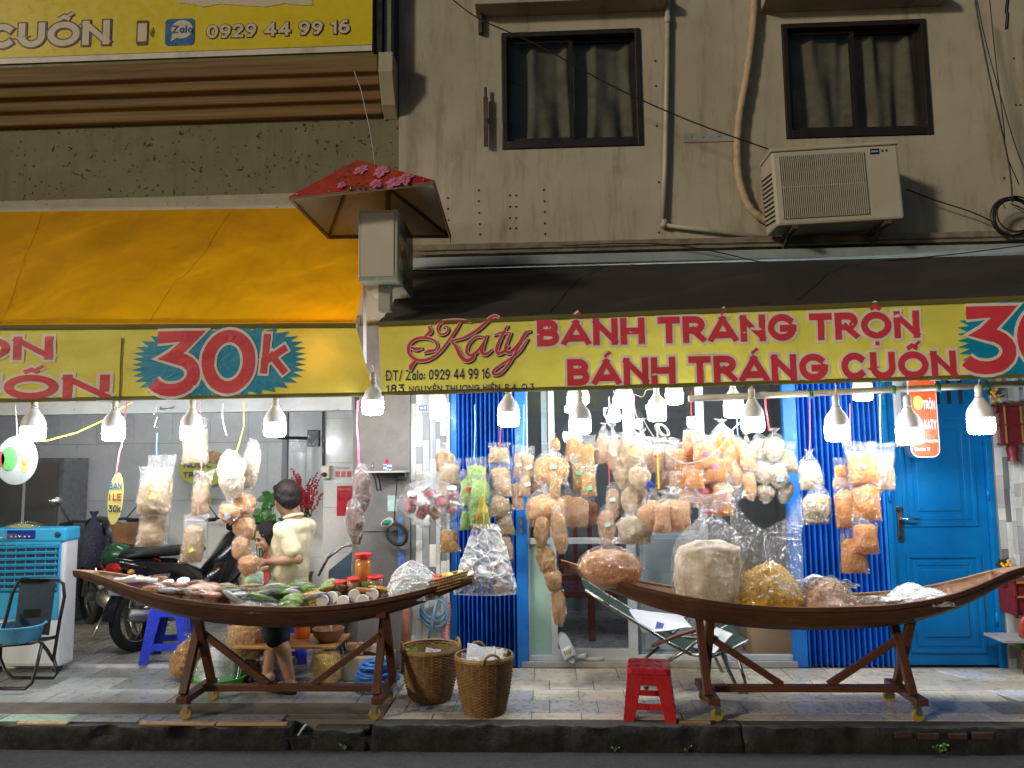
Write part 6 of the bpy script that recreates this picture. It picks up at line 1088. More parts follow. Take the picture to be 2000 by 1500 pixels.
g = MB(); g.lathe([(.022, 0), (.022, .008), (.016, .012)], (cx1-.05, yc-.0205, zt-.015), 16, (0, -1, 0)); g.build('knob', m_cd, t)
for x in (cx0+.06, cx1-.06): g = MB(); g.lathe([(.03, -.02), (.03, .02)], (x, yc+.06, .03), 14, (1, 0, 0)); g.build('wheel', m_cd, t)
g = MB(); g.box2((cx0+.01, yc-.003, .075), (cx1-.01, yc+.002, .38)); g.build('tank_panel', m_cw, t, bevel=.004)
c = at(55, 1042, 5.9); t = thing('cushion_bag', 'clear bag with a yellow green cushion lying on the air cooler', 'bag', c); o = bag(t, 50, 1018, 116, 30, 5.9, 'mound', None, None, dpx=80, rot=0, filmm=F_CRISP, nm='film', crump=.12, flat=True); bag_surface(at(42, 1022, 5.9), .33, .08, .24, 'mound', 3.3, .05, .98, .95, .08).build('cushion', pm('yellow_green_cloth', (.55, .52, .08), .7, var=.35, scale=9), t, smooth=True)
# folding chair with basin
m_blk_tube = pm('black_tube', (.012, .012, .014), .35, var=.1); m_mesh = pm('dark_mesh_cloth', (.035, .045, .05), .8, var=.2)
A = lambda px, py, Y: at(px, py, Y)
t = thing('folding_chair', 'black folding chair with a dark mesh back at the left edge', 'chair', atz(60, 1340, 0)); Yn, Yf = 5.32, 5.55
def mt(pts, nm='frame', r=.012): g = MB(); g.tube([A(*p) for p in pts], r, 8); return g.build(nm, m_blk_tube, t, smooth=True)
mt([(-6, 1262, Yn), (10, 1215, Yn+.02), (24, 1160, Yn+.04), (34, 1138, Yn+.05), (44, 1131, Yn+.05), (112, 1131, Yf), (124, 1140, Yf), (126, 1165, Yf), (116, 1215, Yf-.02), (105, 1285, Yf-.05)], 'back_frame'); mt([(82, 1258, Yn+.02), (72, 1300, Yn), (62, 1335, Yn-.05), (50, 1345, Yn-.06), (-30, 1345, Yn-.06)], 'leg'); mt([(105, 1285, Yf-.05), (112, 1315, Yf-.06), (105, 1324, Yf-.08), (25, 1324, Yf-.15), (10, 1310, Yf-.12), (0, 1285, Yf-.1), (2, 1258, Yf-.05)], 'leg'); mt([(78, 1252, Yn), (92, 1270, Yn+.08), (104, 1290, Yf-.05)], 'leg')
mt([(108, 1244, Yf-.03), (60, 1256, Yn+.02), (-30, 1264, Yn)], 'seat_frame', .013)
g = MB(); g.grid(lambda u, v: A(40+u*70-14*v, 1133+v*108, Yn+.06+(Yf-Yn-.08)*u)+Vector((0, .02*math.sin(PI*u), 0)), 8, 8); g.build('mesh_back', m_mesh, t, smooth=True); p0, p1 = A(48, 1190, 5.4), A(80, 1206, 5.42); g = MB(); g.add([Vector((p0.x, 5.39, p0.z)), Vector((p1.x, 5.42, p0.z)), Vector((p1.x, 5.42, p1.z)), Vector((p0.x, 5.39, p1.z))], [(0, 1, 2, 3)]); g.build('label_patch', m_blk_tube, t)
g = MB(); q = [A(-30, 1262, Yn), A(75, 1256, Yn+.01), A(112, 1243, Yf-.02), A(0, 1246, Yf-.02)]; g.add(q, [(0, 1, 2, 3)]); g.build('seat', m_mesh, t)
c = A(38, 1253, 5.40); c.z += .004; g = MB(); g.lathe([(.115, 0), (.13, .01), (.15, .10), (.166, .112), (.166, .118), (.148, .116), (.13, .03), (.11, .012)], c, 32, cap1=True); single('wash_basin', 'light blue plastic basin resting on the folding chair', 'basin', g, plastic('basin_blue', (.10, .42, .70), .3), smooth=True)
# plastic stools
def stool(nm, label, loc, w, h, m, splay, rotz, slots=True):
    t = thing(nm, label, 'stool', loc, 'plastic stools'); o0 = Vector(loc); M = Matrix.Rotation(rotz, 3, 'Z'); P = lambda x, y, z: o0+M@Vector((x, y, z)); tw = w/2; bw = tw+splay
    g = MB(); n = 5; ou = []
    for k, (sx, sy, a0) in enumerate(((1, 1, 0), (-1, 1, 90), (-1, -1, 180), (1, -1, 270))): ou += [(sx*(tw-.03)+.03*math.cos(R(a0+90*i/n)), sy*(tw-.03)+.03*math.sin(R(a0+90*i/n))) for i in range(n+1)]
    g.prism(ou, lambda p: P(p[0]*1.03, p[1]*1.03, h-.035), lambda p: P(p[0], p[1], h)); g.build('seat', m, t, bevel=.006)
    for i in (-1, 0, 1):
        for j in (-1, 1): g = MB(); g.box(P(i*tw*.5, j*tw*.4, h+.0008), (.035, .012, .002), M); g.build('seat_slot', plastic('slot_dark', (.08, .01, .02), .6), t)
    for sx in (-1, 1):
        for sy in (-1, 1):
            g = MB(); e = .024; lo, hi = [], []
            for (a, b) in ((0, 0), (1, 0), (1, .25), (.25, .25), (.25, 1), (0, 1)):
                lo.append(P(sx*(bw-a*.065), sy*(bw-b*.065), 0)); hi.append(P(sx*(tw-a*.095), sy*(tw-b*.095), h-.034))
            g.add(lo+hi, [tuple(range(6)), tuple(range(6, 12))]+[(i, (i+1) % 6, (i+1) % 6+6, i+6) for i in range(6)]); g.build('leg', m, t, bevel=.003)
    def skirt(z0, z1, nm):
        k0, k1 = bw+(tw-bw)*z0/h, bw+(tw-bw)*z1/h
        for q in range(4):
            g = MB(); Mq = M@Matrix.Rotation(q*PI/2, 3, 'Z'); f = lambda x, y, z: o0+Mq@Vector((x, y, z)); a0, a1 = k0-.004, k1-.004
            g.add([f(-a0+.03, -a0, z0), f(a0-.03, -a0, z0), f(a1-.03, -a1, z1), f(-a1+.03, -a1, z1), f(-a0+.03, -a0+.008, z0), f(a0-.03, -a0+.008, z0), f(a1-.03, -a1+.008, z1), f(-a1+.03, -a1+.008, z1)], [(0, 1, 2, 3), (7, 6, 5, 4), (0, 4, 5, 1), (1, 5, 6, 2), (2, 6, 7, 3), (3, 7, 4, 0)]); g.build(nm, m, t, bevel=.002)
    skirt(h-.095, h-.036, 'apron'); skirt(h*.22, h*.34, 'rail')
    if slots: skirt(h*.44, h*.53, 'rail')
    return t
m_redst = plastic('red_stool_plastic', (.42, .012, .018), .3); m_blust = plastic('blue_stool_plastic', (.03, .06, .62), .3)
p = atz(1271, 1398, 0); stool('plastic_stool', 'small red plastic stool beside the kerb', (p.x, 4.90, 0), .255, .30, m_redst, .028, R(-8), False); p = atz(312, 1297, .024); stool('plastic_stool', 'tall blue plastic stool behind the left boat', (p.x, 6.14, .024), .27, .44, m_blust, .055, R(12), False)
# wicker baskets
m_wick = pm('wicker', (.23, .125, .038), .55, var=.45, scale=30, stain=.6, sscale=6, scol=(.3, .22, .12), bump=.3); m_wick2 = pm('wicker_light', (.32, .19, .065), .5, var=.4, scale=30, bump=.3)
def wicker(label, loc, r0, r1, h, seed, content):
    t = thing('wicker_basket', label, 'basket', loc, 'wicker waste baskets'); o0 = Vector(loc); rr = random.Random(seed); n = 44; rows = 34
    R_ = lambda z: r0+(r1-r0)*(z/h)**.8+.006*math.sin(PI*z/h)
    g = MB()
    for j in range(rows):
        z = .006+(h-.012)*j/(rows-1); P = []
        for i in range(n*2+1): a = 2*PI*i/(n*2); P.append(o0+Vector((1, 0, 0))*(R_(z)+.0045*math.sin(n/2*a*1.0+PI*(j % 2))+rr.uniform(-.0008, .0008))*math.cos(a)+Vector((0, 1, 0))*(R_(z)+.0045*math.sin(n/2*a+PI*(j % 2)))*math.sin(a)+Vector((0, 0, z)))
        g.tube(P, h/rows*.56, 5, caps=False)
    g.build('weave', m_wick, t, smooth=True, kind='stuff'); g = MB()
    for i in range(n//2): a = 2*PI*(i+.25)/(n/2); g.tube([o0+Vector((R_(z)*math.cos(a), R_(z)*math.sin(a), z)) for z in (0, h*.25, h*.5, h*.75, h)], .0045, 5)
    g.build('stakes', m_wick2, t, smooth=True, kind='stuff'); g = MB(); g.lathe([(R_(h*k)-.012, h*k) for k in (.02, .3, .6, .95)], o0, 28, cap1=False); g.build('lining', m_wick, t, smooth=True)
    for k in range(3): g = MB(); g.ring(o0+Vector((0, 0, h-.004+.008*k)), R_(h)+.004*(k != 2), .007, (0, 0, 1), 40, 6); g.build('rim', m_wick2, t, smooth=True)
    for a in (R(200 if seed == 1 else 290), R(20 if seed == 1 else 110)):
        c = o0+Vector((R_(h)*math.cos(a), R_(h)*math.sin(a), h)); tv = Vector((-math.sin(a), math.cos(a), 0)); g = MB(); g.tube([c+tv*.055*math.cos(PI*k/10)+Vector((0, 0, .06*math.sin(PI*k/10)-.01)) for k in range(11)], .009, 7); g.build('handle', m_wick2, t, smooth=True)
    for (nm, dx, dy, z, s, m, sd) in content:
        g = MB(); c = o0+Vector((dx, dy, h+z)); ax = Vector((math.sin(sd), math.cos(sd)*.4, .3)).normalized()
        g.grid(lambda u, v: c+Vector(((u-.5)*s, (v-.5)*s*.7, .03*noise.noise(Vector((u*3, v*3, sd)))+(u-.5)*s*.5*math.sin(sd*3)+(v-.5)*s*.5)), 6, 6); g.build(nm, m, t)
m_paper = cloth('white_paper', (.72, .73, .76), .2)
p = atz(840, 1366, 0); wicker('brown wicker basket standing behind the other, by the blue shutter', (p.x, 5.19, 0), .125, .19, .325, 1, [('leaf_scrap', -.12, -.05, -.015, .08, pm('lettuce', (.35, .50, .08), .6), 1.0), ('paper_scrap', .02, -.02, -.03, .10, m_paper, 2.0)])
p = atz(946, 1392, 0); wicker('brown wicker basket holding white paper, nearest the kerb', (p.x, 4.93, 0), .12, .178, .335, 2, [('paper_scrap', -.02, -.03, .02, .17, m_paper, 1.2), ('paper_scrap', -.08, -.05, .0, .12, F_MILK, 2.2), ('paper_scrap', .06, .0, .005, .12, m_paper, 3.1), ('paper_scrap', .1, -.03, -.01, .09, F_MILK, .4)])
# low folding table and what stands on it
m_ply = wood('orange_plywood', (.34, .15, .05), (.52, .27, .10), 0, .4, dirt=.3); a, b = atz(452, 1281, .26), atz(668, 1281, .26); t = thing('low_table', 'low folding plywood table behind the boat legs', 'table', ((a.x+b.x)/2, 5.62, 0)); x0t, x1t = at(452, 1280, 5.45).x, at(655, 1280, 5.45).x; zt = .275
g = MB(); g.box2((x0t, 5.45, zt-.02), (x1t, 5.86, zt)); g.build('top', m_ply, t, bevel=.004)
for x in (x0t+.07, x1t-.07):
    for y in (5.48, 5.83): g = MB(); s = -1 if x < (x0t+x1t)/2 else 1; g.tube([(x, y, zt-.02), (x+.05*s, y, .006), (x+.06*s+.02, y, .006), (x+.03, y, zt-.02)], .0035, 6); g.build('wire_leg', m_steel, t, smooth=True)
def floor_bag(label, cx, y0, w, h, Y, kind, fill, level, fm, dpx, **k): return boat_bag(label, cx, y0, w, h, Y, kind, fill, level, fm, dpx, group='bags standing behind the left boat', **k)
floor_bag('clear bag of brown floss on the low table', 487, 1205, 84, 76, 5.6, 'sack', 'brown', .12, F_CLEAR, 70); floor_bag('upright bag of brown crackers under the low table', 488, 1288, 44, 42, 5.6, 'sack', 'brown', .05, F_CLEAR, 40); floor_bag('yellow bag of shreds standing before the low table end', 636, 1268, 58, 62, 5.5, 'sack', 'yellow', .06, F_CLEAR, 44)
floor_bag('big brown bag of chips leaning by the boat leg', 372, 1236, 66, 84, 5.62, 'tied', 'brown', .12, F_CLEAR, 60)
floor_bag('clear bag of white snacks in the green colander', 428, 1246, 84, 78, 5.5, 'mound', 'white', .2, F_CRISP, 70)
c = atz(432, 1332, 0); c.y = 5.48; c = at(432, 1330, 5.48); c.z = .002; g = MB(); g.lathe([(.11, 0), (.14, .012), (.168, .06), (.178, .068), (.172, .072), (.16, .062), (.13, .02)], c, 36); single('colander', 'bright green plastic colander on the floor behind the boat', 'colander', g, plastic('bright_green', (.05, .46, .05), .35), smooth=True)
c = at(641, 1271, 5.6); c.z = zt; g = MB(); g.lathe([(.05, 0), (.07, .008), (.105, .05), (.112, .088), (.116, .092), (.106, .09), (.09, .045), (.05, .015)], c, 30); t = thing('wooden_bowl', 'brown wooden bowl with a pale pestle on the low table', 'bowl', c); g.build('bowl', wood('bowl_wood', (.20, .08, .03), (.36, .17, .07), 0, .35), t, smooth=True); g = MB(); g.tube([c+Vector((.02, 0, .04)), c+Vector((.0, .02, .17))], [.012, .009], 10); g.build('pestle', plastic('cream_plastic', (.66, .58, .42), .4), t, smooth=True)
c = at(590, 1272, 5.72); c.z = zt; g = MB(); g.lathe([(.05, 0), (.055, .01), (.055, .10), (.035, .14), (.02, .155), (.02, .18), (.024, .185), (.024, .2)], c, 20); single('sauce_bottle', 'orange sauce bottle on the low table behind the man', 'bottle', g, plastic('orange_plastic', (.72, .15, .02), .35), smooth=True)
c = at(650, 1250, 5.74); c.z = zt; g = MB(); g.lathe([(.04, 0), (.06, .14), (.063, .145)], c, 20, cap1=False); single('plastic_cup', 'clear plastic cup behind the wooden bowl', 'cup', g, m_jarp, smooth=True)
# tub with packs, blue hose coil, post
tx = at(725, 1270, 5.66); t = thing('storage_tub', 'clear tub of brown packs behind the right boat leg', 'tub', (tx.x, 5.7, 0)); g = MB(); g.box2((tx.x-.19, 5.58, .0), (tx.x+.15, 5.84, .17)); g.build('tub', pm('beige_tub', (.36, .30, .22), .6), t, bevel=.01); rr = random.Random(6)
for k in range(9): g = MB(); g.box((tx.x-.14+.06*(k % 5)+rr.uniform(-.01, .01), 5.64+.07*(k//5), .205+.03*rr.random()), (.075, .06, .05), Matrix.Rotation(rr.uniform(-.5, .5), 3, 'Y')); g.build('pack', pm('pack_brown_%d' % (k % 2), [(.40, .20, .11), (.52, .36, .26)][k % 2], .35, var=.3, scale=30), t, bevel=.006)
g = MB(); c = at(735, 1345, 5.42); rr = random.Random(3)
for k in range(7): g.ring(Vector((c.x+rr.uniform(-.015, .015), 5.42+rr.uniform(-.01, .01), .015+.026*k)), .135-.012*abs(k-2)+rr.uniform(-.01, .01), .0125, (rr.uniform(-.12, .12), rr.uniform(-.12, .12), 1), 34, 8)
g.tube([(c.x+.1, 5.4, .15), (c.x+.02, 5.36, .2), (c.x-.06, 5.4, .18)], .0125, 8); single('hose_coil', 'coiled blue garden hose on the ground behind the boat leg', 'hose', g, plastic('blue_hose', (.02, .13, .42), .35), smooth=True)
g = MB(); p = at(793, 1200, 5.8); g.tube([(p.x, 5.8, 0), (p.x+.004, 5.8, .56)], [.036, .033], 10); single('rusty_post', 'short rusty brown post by the stone cladding', 'post', g, pm('red_rust', (.20, .075, .035), .8, var=.4, scale=15), smooth=True)
g = MB()
for k in range(3): c = at(848, 1185+6*k, 5.86); g.ring(c, .085+.012*k, .010, (.1*k, 1, .1), 26, 7, 1, 1)
g.tube([at(858, 1150, 5.85), at(848, 1200, 5.84), at(836, 1255, 5.84)], .014, 8); single('water_hose', 'loops of grey blue hose hanging on the stone cladding', 'hose', g, plastic('grey_blue_hose', (.12, .24, .36), .4), smooth=True)
m_chk = None
def checker(name, c0, c1, s):
    m, n, b = _nodes(name); k = n.nodes.new('ShaderNodeTexChecker'); k.inputs['Scale'].default_value = s; k.inputs[1].default_value = (*c0, 1); k.inputs[2].default_value = (*c1, 1); n.links.new(_mapping(n), k.inputs[0]); n.links.new(k.outputs[0], b.inputs['Base Color']); b.inputs['Roughness'].default_value = .9; return m
g = MB(); P = at(873, 1178, 5.86); g.grid(lambda u, v: P+Vector((-.025+.05*u+.008*math.sin(v*7), .012*math.sin(u*9), -.32*v)), 8, 16); single('checked_rag', 'red and white checked rag hanging beside the blue shutter', 'rag', g, checker('red_check', (.55, .03, .05), (.6, .5, .48), 90), smooth=True)
# pillar fittings
t = thing('wall_shelf', 'small grey wall shelf on the cement pillar', 'shelf', at(757, 922, 5.85)); a, b = at(715, 920, 5.80), at(795, 924, 5.80); g = MB(); g.box2((a.x, 5.70, a.z-.014), (b.x, YW-.062, a.z)); g.build('board', pm('grey_board', (.34, .33, .33), .6, stain=.4), t, bevel=.003)
for px in (733, 741): g = MB(); p = at(px, 925, 5.84); g.tube([(p.x, 5.74, a.z-.015), (p.x+.008, 5.80, a.z-.06), (p.x+.004, YW-.063, a.z-.15)], .005, 6); g.build('bracket', m_blk_tube, t, smooth=True)
g = MB(); g.box2((b.x-.06, 5.76, a.z-.06), (b.x-.01, YW-.062, a.z-.0145)); g.build('bracket', m_blk_tube, t)
c = at(757, 917, 5.78); c.z = a.z+.001; t = thing('incense_pot', 'blue and white incense pot with a red card on the wall shelf', 'pot', c); g = MB(); g.lathe([(.025, 0), (.03, .004), (.034, .045), (.037, .05), (.03, .049)], c, 18); g.build('pot', checker('blue_white_china', (.7, .72, .75), (.04, .09, .42), 70), t, smooth=True); g = MB(); g.box(c+Vector((-.005, 0, .065)), (.025, .004, .035), Matrix.Rotation(.2, 3, 'Y')); g.build('red_card', m_redpl, t)
c = at(728, 917, 5.80); c.z = a.z+.001; g = MB(); g.lathe([(.012, 0), (.013, .03), (.006, .05), (.006, .07)], c, 12); single('small_bottle', 'tiny clear bottle on the wall shelf', 'bottle', g, m_jarp, smooth=True)
g = MB(); c = at(776, 1043, 5.83)
for k in range(6): g.ring(c+Vector((.004*math.sin(k*2), -.006*k, .006*math.cos(k*3))), .088-.004*(k % 3), .0065, (.05*math.sin(k), 1, .05*math.cos(k)), 32, 6, .78, 1.0)
g.tube([at(776, 935, 5.86), at(772, 980, 5.85), at(770, 1018, 5.84)], .005, 6); single('black_cable_loop', 'coil of black cable hanging on the cement pillar', 'cable coil', g, m_cab, smooth=True)
c = at(756, 1020, 5.82); t = thing('hanging_cup', 'white cup with a green scrubber hanging tilted on the pillar', 'cup', c); ax = Vector((-.3, -.55, .8)).normalized(); g = MB(); g.lathe([(.034, -.075), (.048, 0), (.05, .004), (.046, .002)], c, 20, ax, True, False); g.build('cup', m_lidw, t, smooth=True); g = MB(); g.ball(c+ax*-.005, (.043, .043, .02), 14, 8); g.jitter(.006, 60, 3); g.build('scrubber', plastic('green_scrub', (.01, .16, .10), .8), t)
for k, (px, py, w_, h_, lab) in enumerate(((766, 983, 18, 34, 'small mint and white notice on the pillar beside the cable coil'),)):
    q = at(px, py, YW-.063); g = MB(); g.box2((q.x-.035, YW-.0645, q.z-.06), (q.x+.035, YW-.0615, q.z+.06)); single('notice', lab, 'notice', g, pm('mint_white_paper', (.45, .60, .55), .6, var=.3, scale=14))
def sticker(px, py, w_, h_, Y, mat, label, lines=None, nm='sticker', cat='sticker', lm=None):
    c = at(px, py, Y); s = 1/ppm(Y); t = thing(nm, label, cat, c); g = MB(); g.box2((c.x-w_*s/2, Y-.003, c.z-h_*s/2), (c.x+w_*s/2, Y-.0005, c.z+h_*s/2)); g.build('sheet', mat, t)
    for txt, fy, cap, m in (lines or []):
        v, f, wd = lettering(txt, cap*s, .2, 0, .16); k = min(1, w_*s*.88/wd); place_print('lettering', m, t, v, f, lambda x, y, l: Vector((c.x+(x-wd/2)*k, Y-.0045-l*.3, c.z+h_*s*(.5-fy)+y)), kind='stuff')
    return t
sticker(826, 797, 15, 10, YW-.045, pm('house_plate_blue', (.02, .08, .45), .3), 'small blue house number plate on the stone cladding', [('183', .8, 6, m_white)], 'number_plate', 'plate')
sticker(782, 1035, 9, 50, YW-.0625, pm('blue_white_strip', (.10, .25, .62), .5, var=.5, scale=30), 'narrow blue and white printed strip on the pillar behind the cable'); sticker(783, 1088, 12, 30, YW-.0625, pm('blue_red_strip', (.12, .22, .6), .5, var=.6, scale=30), 'blue and red printed label low on the cement pillar')
# inside: posters, sockets, bracket, plants
sticker(671, 925, 40, 36, 6.54, m_paper, 'white printed notice on the tiled side wall', [('NOI QUY', .25, 4, m_redpl)], 'poster', 'poster'); tt = sticker(673, 978, 30, 58, 6.54, m_redpl, 'red notice on the tiled side wall', [('THONG BAO', .15, 4, m_gold)], 'poster', 'poster')
c = at(671, 925, 6.54); g = MB()
for k in range(3): g.box2((c.x-.07+.05*k, 6.5355, c.z-.03), (c.x-.03+.05*k, 6.5365, c.z+.02))
g.build('picture', pm('poster_print', (.5, .1, .08), .5, var=.6, scale=20), bpy.data.objects[tt.name], kind='stuff')
# yellow drinks poster with script name
Yp = 7.6; c = at(405, 905, Yp); t = thing('drinks_sign', 'yellow and white sign with the script shop name on the back wall', 'sign', c); s = 1/ppm(Yp); g = MB(); n = 28; g.prism([(c.x+.30*math.cos(2*PI*i/n)*1.0, c.z-.05+.17*math.sin(2*PI*i/n)) for i in range(n)], lambda p: Vector((p[0], Yp, p[1])), lambda p: Vector((p[0], Yp+.01, p[1]))); g.build('panel', pm('sign_lemon', (.55, .55, .10), .5), t)
def dfn(nm, m, out, lf): place_print(nm, m, t, out[0], out[1], lambda x, y, l: Vector((c.x-.13+x, Yp-lf*.5-l, c.z+.13+y)))
script_name(t, (390, 880), 52, 0, Yp, dfn)
for txt, dz, cap in (('NƯỚC MÍA', -.045, 13), ('TRÀ', -.14, 11)):
    v, f, wd = lettering(txt, cap*s, .18, 0, .16); place_print('lettering', m_ink, t, v, f, lambda x, y, l: Vector((c.x-.24+x, Yp-.006-l*.3, c.z+dz+y)))
t = thing('tv_bracket', 'black wall bracket with a swing arm inside the shop', 'bracket', at(615, 855, 6.9)); g = MB(); p = at(613, 856, 6.9); g.box(p, (.11, .05, .15)); g.build('head', m_blk_tube, t, bevel=.005); g = MB(); g.bar(at(545, 855, 7.2), p, .03, .03); g.build('arm', m_blk_tube, t); g = MB(); q = at(557, 870, 7.3); g.box2((q.x-.025, 7.28, .1), (q.x+.025, 7.33, 2.6)); g.build('pole', pm('grey_steel_pole', (.22, .23, .25), .5), t)
c = at(637, 922, 6.5); t = thing('socket_box', 'cream socket box with a plug on the edge of the tiled wall', 'socket', c); g = MB(); g.box2((c.x-.035, 6.47, c.z-.055), (c.x+.035, 6.54, c.z+.055)); g.build('box', plastic('cream_socket', (.62, .58, .46), .4), t, bevel=.005); g = MB(); g.lathe([(.02, 0), (.02, .03), (.012, .04)], (c.x-.005, 6.47, c.z-.02), 12, (0, -1, 0)); g.build('plug', m_blk_tube, t); g = MB(); g.tube([(c.x-.03, 6.52, c.z+.05), (c.x-.035, 6.52, c.z+.3), (c.x-.04, 6.52, c.z+.75)], .012, 8); g.build('conduit', m_blk_tube, t)
# red berry branches
m_berry = plastic('red_berry', (.42, .02, .03), .3); m_twig = pm('dark_twig', (.09, .04, .025), .8); c = at(598, 1010, 6.95); t = thing('berry_branches', 'tall red berry branches standing behind the man', 'branches', (c.x, 6.95, .8)); rr = random.Random(8); g = MB(); q = MB()
for k in range(26):
    b0 = c+Vector((rr.uniform(-.04, .04), rr.uniform(-.05, .05), 0)); tip = at(598+rr.uniform(-38, 38), 925+rr.uniform(-12, 40), 6.95+rr.uniform(-.15, .1)); md = (b0+tip)/2+Vector((rr.uniform(-.03, .03), 0, .02)); g.tube([b0, md, tip], [.004, .003, .002], 4)
    for j in range(13): u = .25+.75*j/12; p = (b0.lerp(md, u*2) if u < .5 else md.lerp(tip, u*2-1))+Vector((rr.uniform(-.012, .012), rr.uniform(-.012, .012), 0)); q.ball(p, .010, 6, 4)
g.build('twigs', m_twig, t, kind='stuff'); q.build('berries', m_berry, t, smooth=True, kind='stuff')
v_ = MB(); v_.lathe([(.07, .0), (.10, .1), (.09, .3), (.06, .5), (.075, .56)], (c.x, 6.95, .02), 20); v_.box2((c.x-.2, 6.8, .0), (c.x+.2, 7.1, .021)); v_.build('vase', pm('brown_glaze', (.12, .05, .03), .3), t, smooth=False)
m_bigleaf = pm('house_plant_leaf', (.035, .13, .025), .4, var=.4, scale=10); c = at(515, 1020, 6.6); t = thing('potted_plant', 'green leafy pot plant behind the woman', 'plant', (c.x, 6.6, .02)); g = MB(); rr = random.Random(9); st = MB()
for k in range(34):
    a = rr.uniform(0, 2*PI); rd = rr.uniform(.02, .14); p = at(515+rr.uniform(-26, 30), 980+rr.uniform(-16, 62), 6.6+rr.uniform(-.1, .1)); d = Vector((math.cos(a), math.sin(a)*.5, rr.uniform(-.5, .4))).normalized()*.11; s_ = d.cross(Vector((0, -1, .3))).normalized()*.034
    g.add([p, p+d*.4+s_, p+d*.75+s_*.7, p+d, p+d*.75-s_*.7, p+d*.4-s_, p+d*.5+Vector((0, .008, -.008))], [(0, 1, 6), (1, 2, 6), (2, 3, 6), (3, 4, 6), (4, 5, 6), (5, 0, 6)]); st.tube([(c.x, 6.6, .45), p], .003, 4)
g.build('leaves', m_bigleaf, t, kind='stuff'); st.build('stems', m_bigleaf, t, kind='stuff'); v_ = MB(); v_.lathe([(.09, 0), (.14, .3), (.15, .45), (.13, .45)], (c.x, 6.6, .024), 22); v_.build('pot', pm('terracotta', (.32, .13, .07), .7), t, smooth=True)
# glass display case at the far left
p0, p1 = at(50, 895, 7.2), at(113, 1045, 7.2); t = thing('glass_case', 'grey glass fronted case by the back wall', 'case', ((p0.x+p1.x)/2, 7.3, .024)); g = MB(); g.box2((p0.x-.3, 7.25, .03), (p1.x, 7.65, p0.z)); g.build('case', pm('case_grey', (.16, .17, .18), .3, stain=.4), t, bevel=.008); g = MB(); g.box2((p0.x-.28, 7.242, .1), (p1.x-.05, 7.249, p0.z-.04)); g.build('glass_door', pm('case_glass', (.09, .10, .11), .12), t); g = MB(); g.box2((p0.x-.04, 7.236, .05), (p0.x-.015, 7.2485, p0.z-.01)); g.build('door_trim', m_alu, t)
# round and oval hanging signs
def disc_sign(px, py, rx, ry, Y, label, m, art, tilt=0):
    c = at(px, py, Y); s = 1/ppm(Y); t = thing('hanging_tag', label, 'tag', c); n = 32; M = Matrix.Rotation(tilt, 3, 'Y'); P = [M@Vector((rx*s*math.cos(2*PI*i/n), 0, ry*s*math.sin(2*PI*i/n))) for i in range(n)]
    g = MB(); g.prism(P, lambda p: c+p, lambda p: c+p+Vector((0, .006, 0))); g.build('disc', m, t); return t, c, s, M
t, c, s, M = disc_sign(32, 899, 43, 49, 5.0, 'round white disc with food pictures hanging at the far left', plastic('disc_white', (.36, .40, .39), .3), None); 
for (dx, dy, rx, ry, col, nm) in ((-14, 4, 17, 24, (.10, .42, .10), 'green_print'), (18, 2, 10, 26, (.50, .42, .10), 'yellow_print'), (-34, 2, 10, 16, (.45, .06, .06), 'red_print'), (18, 6, 8, 18, (.22, .16, .10), 'cup_print')):
    g = MB(); n = 20; P = [(dx*s+rx*s*math.cos(2*PI*i/n), dy*s+ry*s*math.sin(2*PI*i/n)) for i in range(n)]; l = .002+.0015*(nm == 'cup_print'); g.prism(P, lambda p: c+Vector((p[0], -l, p[1])), lambda p: c+Vector((p[0], -l+.0012, p[1]))); g.build(nm, pm('disc_'+nm, col, .4, var=.4, scale=25), t)
g = MB(); g.tube([c+Vector((0, 0, .155)), at(30, 790, 5.0)], .0025, 5); g.build('string', m_flex, t)
t, c, s, M = disc_sign(225, 974, 15, 51, 5.02, 'yellow oval tag hanging on a pink ribbon', plastic('tag_lemon', (.62, .58, .18), .35), None, R(4))
for txt, dz, col in (('BÁN', .24, m_zblue), ('SỈ LẺ', -.05, m_redpl), ('30k', -.34, m_blk)):
    v, f, wd = lettering(txt, 14*s, .2, 0, .1); k = min(1, 25*s/wd); place_print('lettering', col, t, v, f, lambda x, y, l: c+Vector(((x-wd/2)*k, -.003-l*.3, dz*98*s*.5*1.6+y)))
g = MB(); g.tube([c+Vector((0, 0, .165)), at(234, 880, 5.02), at(238, 872, 5.02), at(246, 800, 5.02), at(247, 785, 5.02)], .005, 5); g.build('ribbon', ribm('pink'), t)
cable([(88, 862, 5.2), (150, 845, 5.2), (200, 822, 5.2), (240, 795, 5.2), (258, 785, 5.2)], .006, 'yellow cord slanting between the two leftmost bulbs', m=plastic('yellow_cord', (.62, .46, .05), .5)); cable([(436, 787, 5.2), (434, 810, 5.2), (437, 830, 5.2), (443, 850, 5.2)], .005, 'short white cord with a plug hanging under the left banner', m=m_flex)
for k, P in enumerate(([(1238, 790), (1245, 815), (1262, 818), (1280, 812)], [(1255, 815), (1268, 840), (1290, 870), (1315, 895), (1340, 905), (1380, 895), (1410, 870), (1430, 840), (1450, 822)], [(1240, 770), (1255, 775), (1262, 762), (1275, 760)], [(1470, 770), (1490, 766), (1520, 768), (1548, 772)])): cable(curve_px(P, 5.05 if k == 1 else 5.2, 5), .0032, 'white flex %s' % ('bent beside the purple ribbon', 'drooping in front of the orange cluster of bags', 'looped above the purple ribbon bulb', 'running along the pole end by the banner')[k], m=m_flex)
g = MB()
for k in range(6): g.ring(at(1294, 840, 5.3)+Vector((.004*k-.01, -.004*k, .003*math.sin(k*2))), .045-.003*(k % 3), .0028, (.2*math.sin(k), 1, .2*math.cos(k)), 22, 5, .6, 1.2)
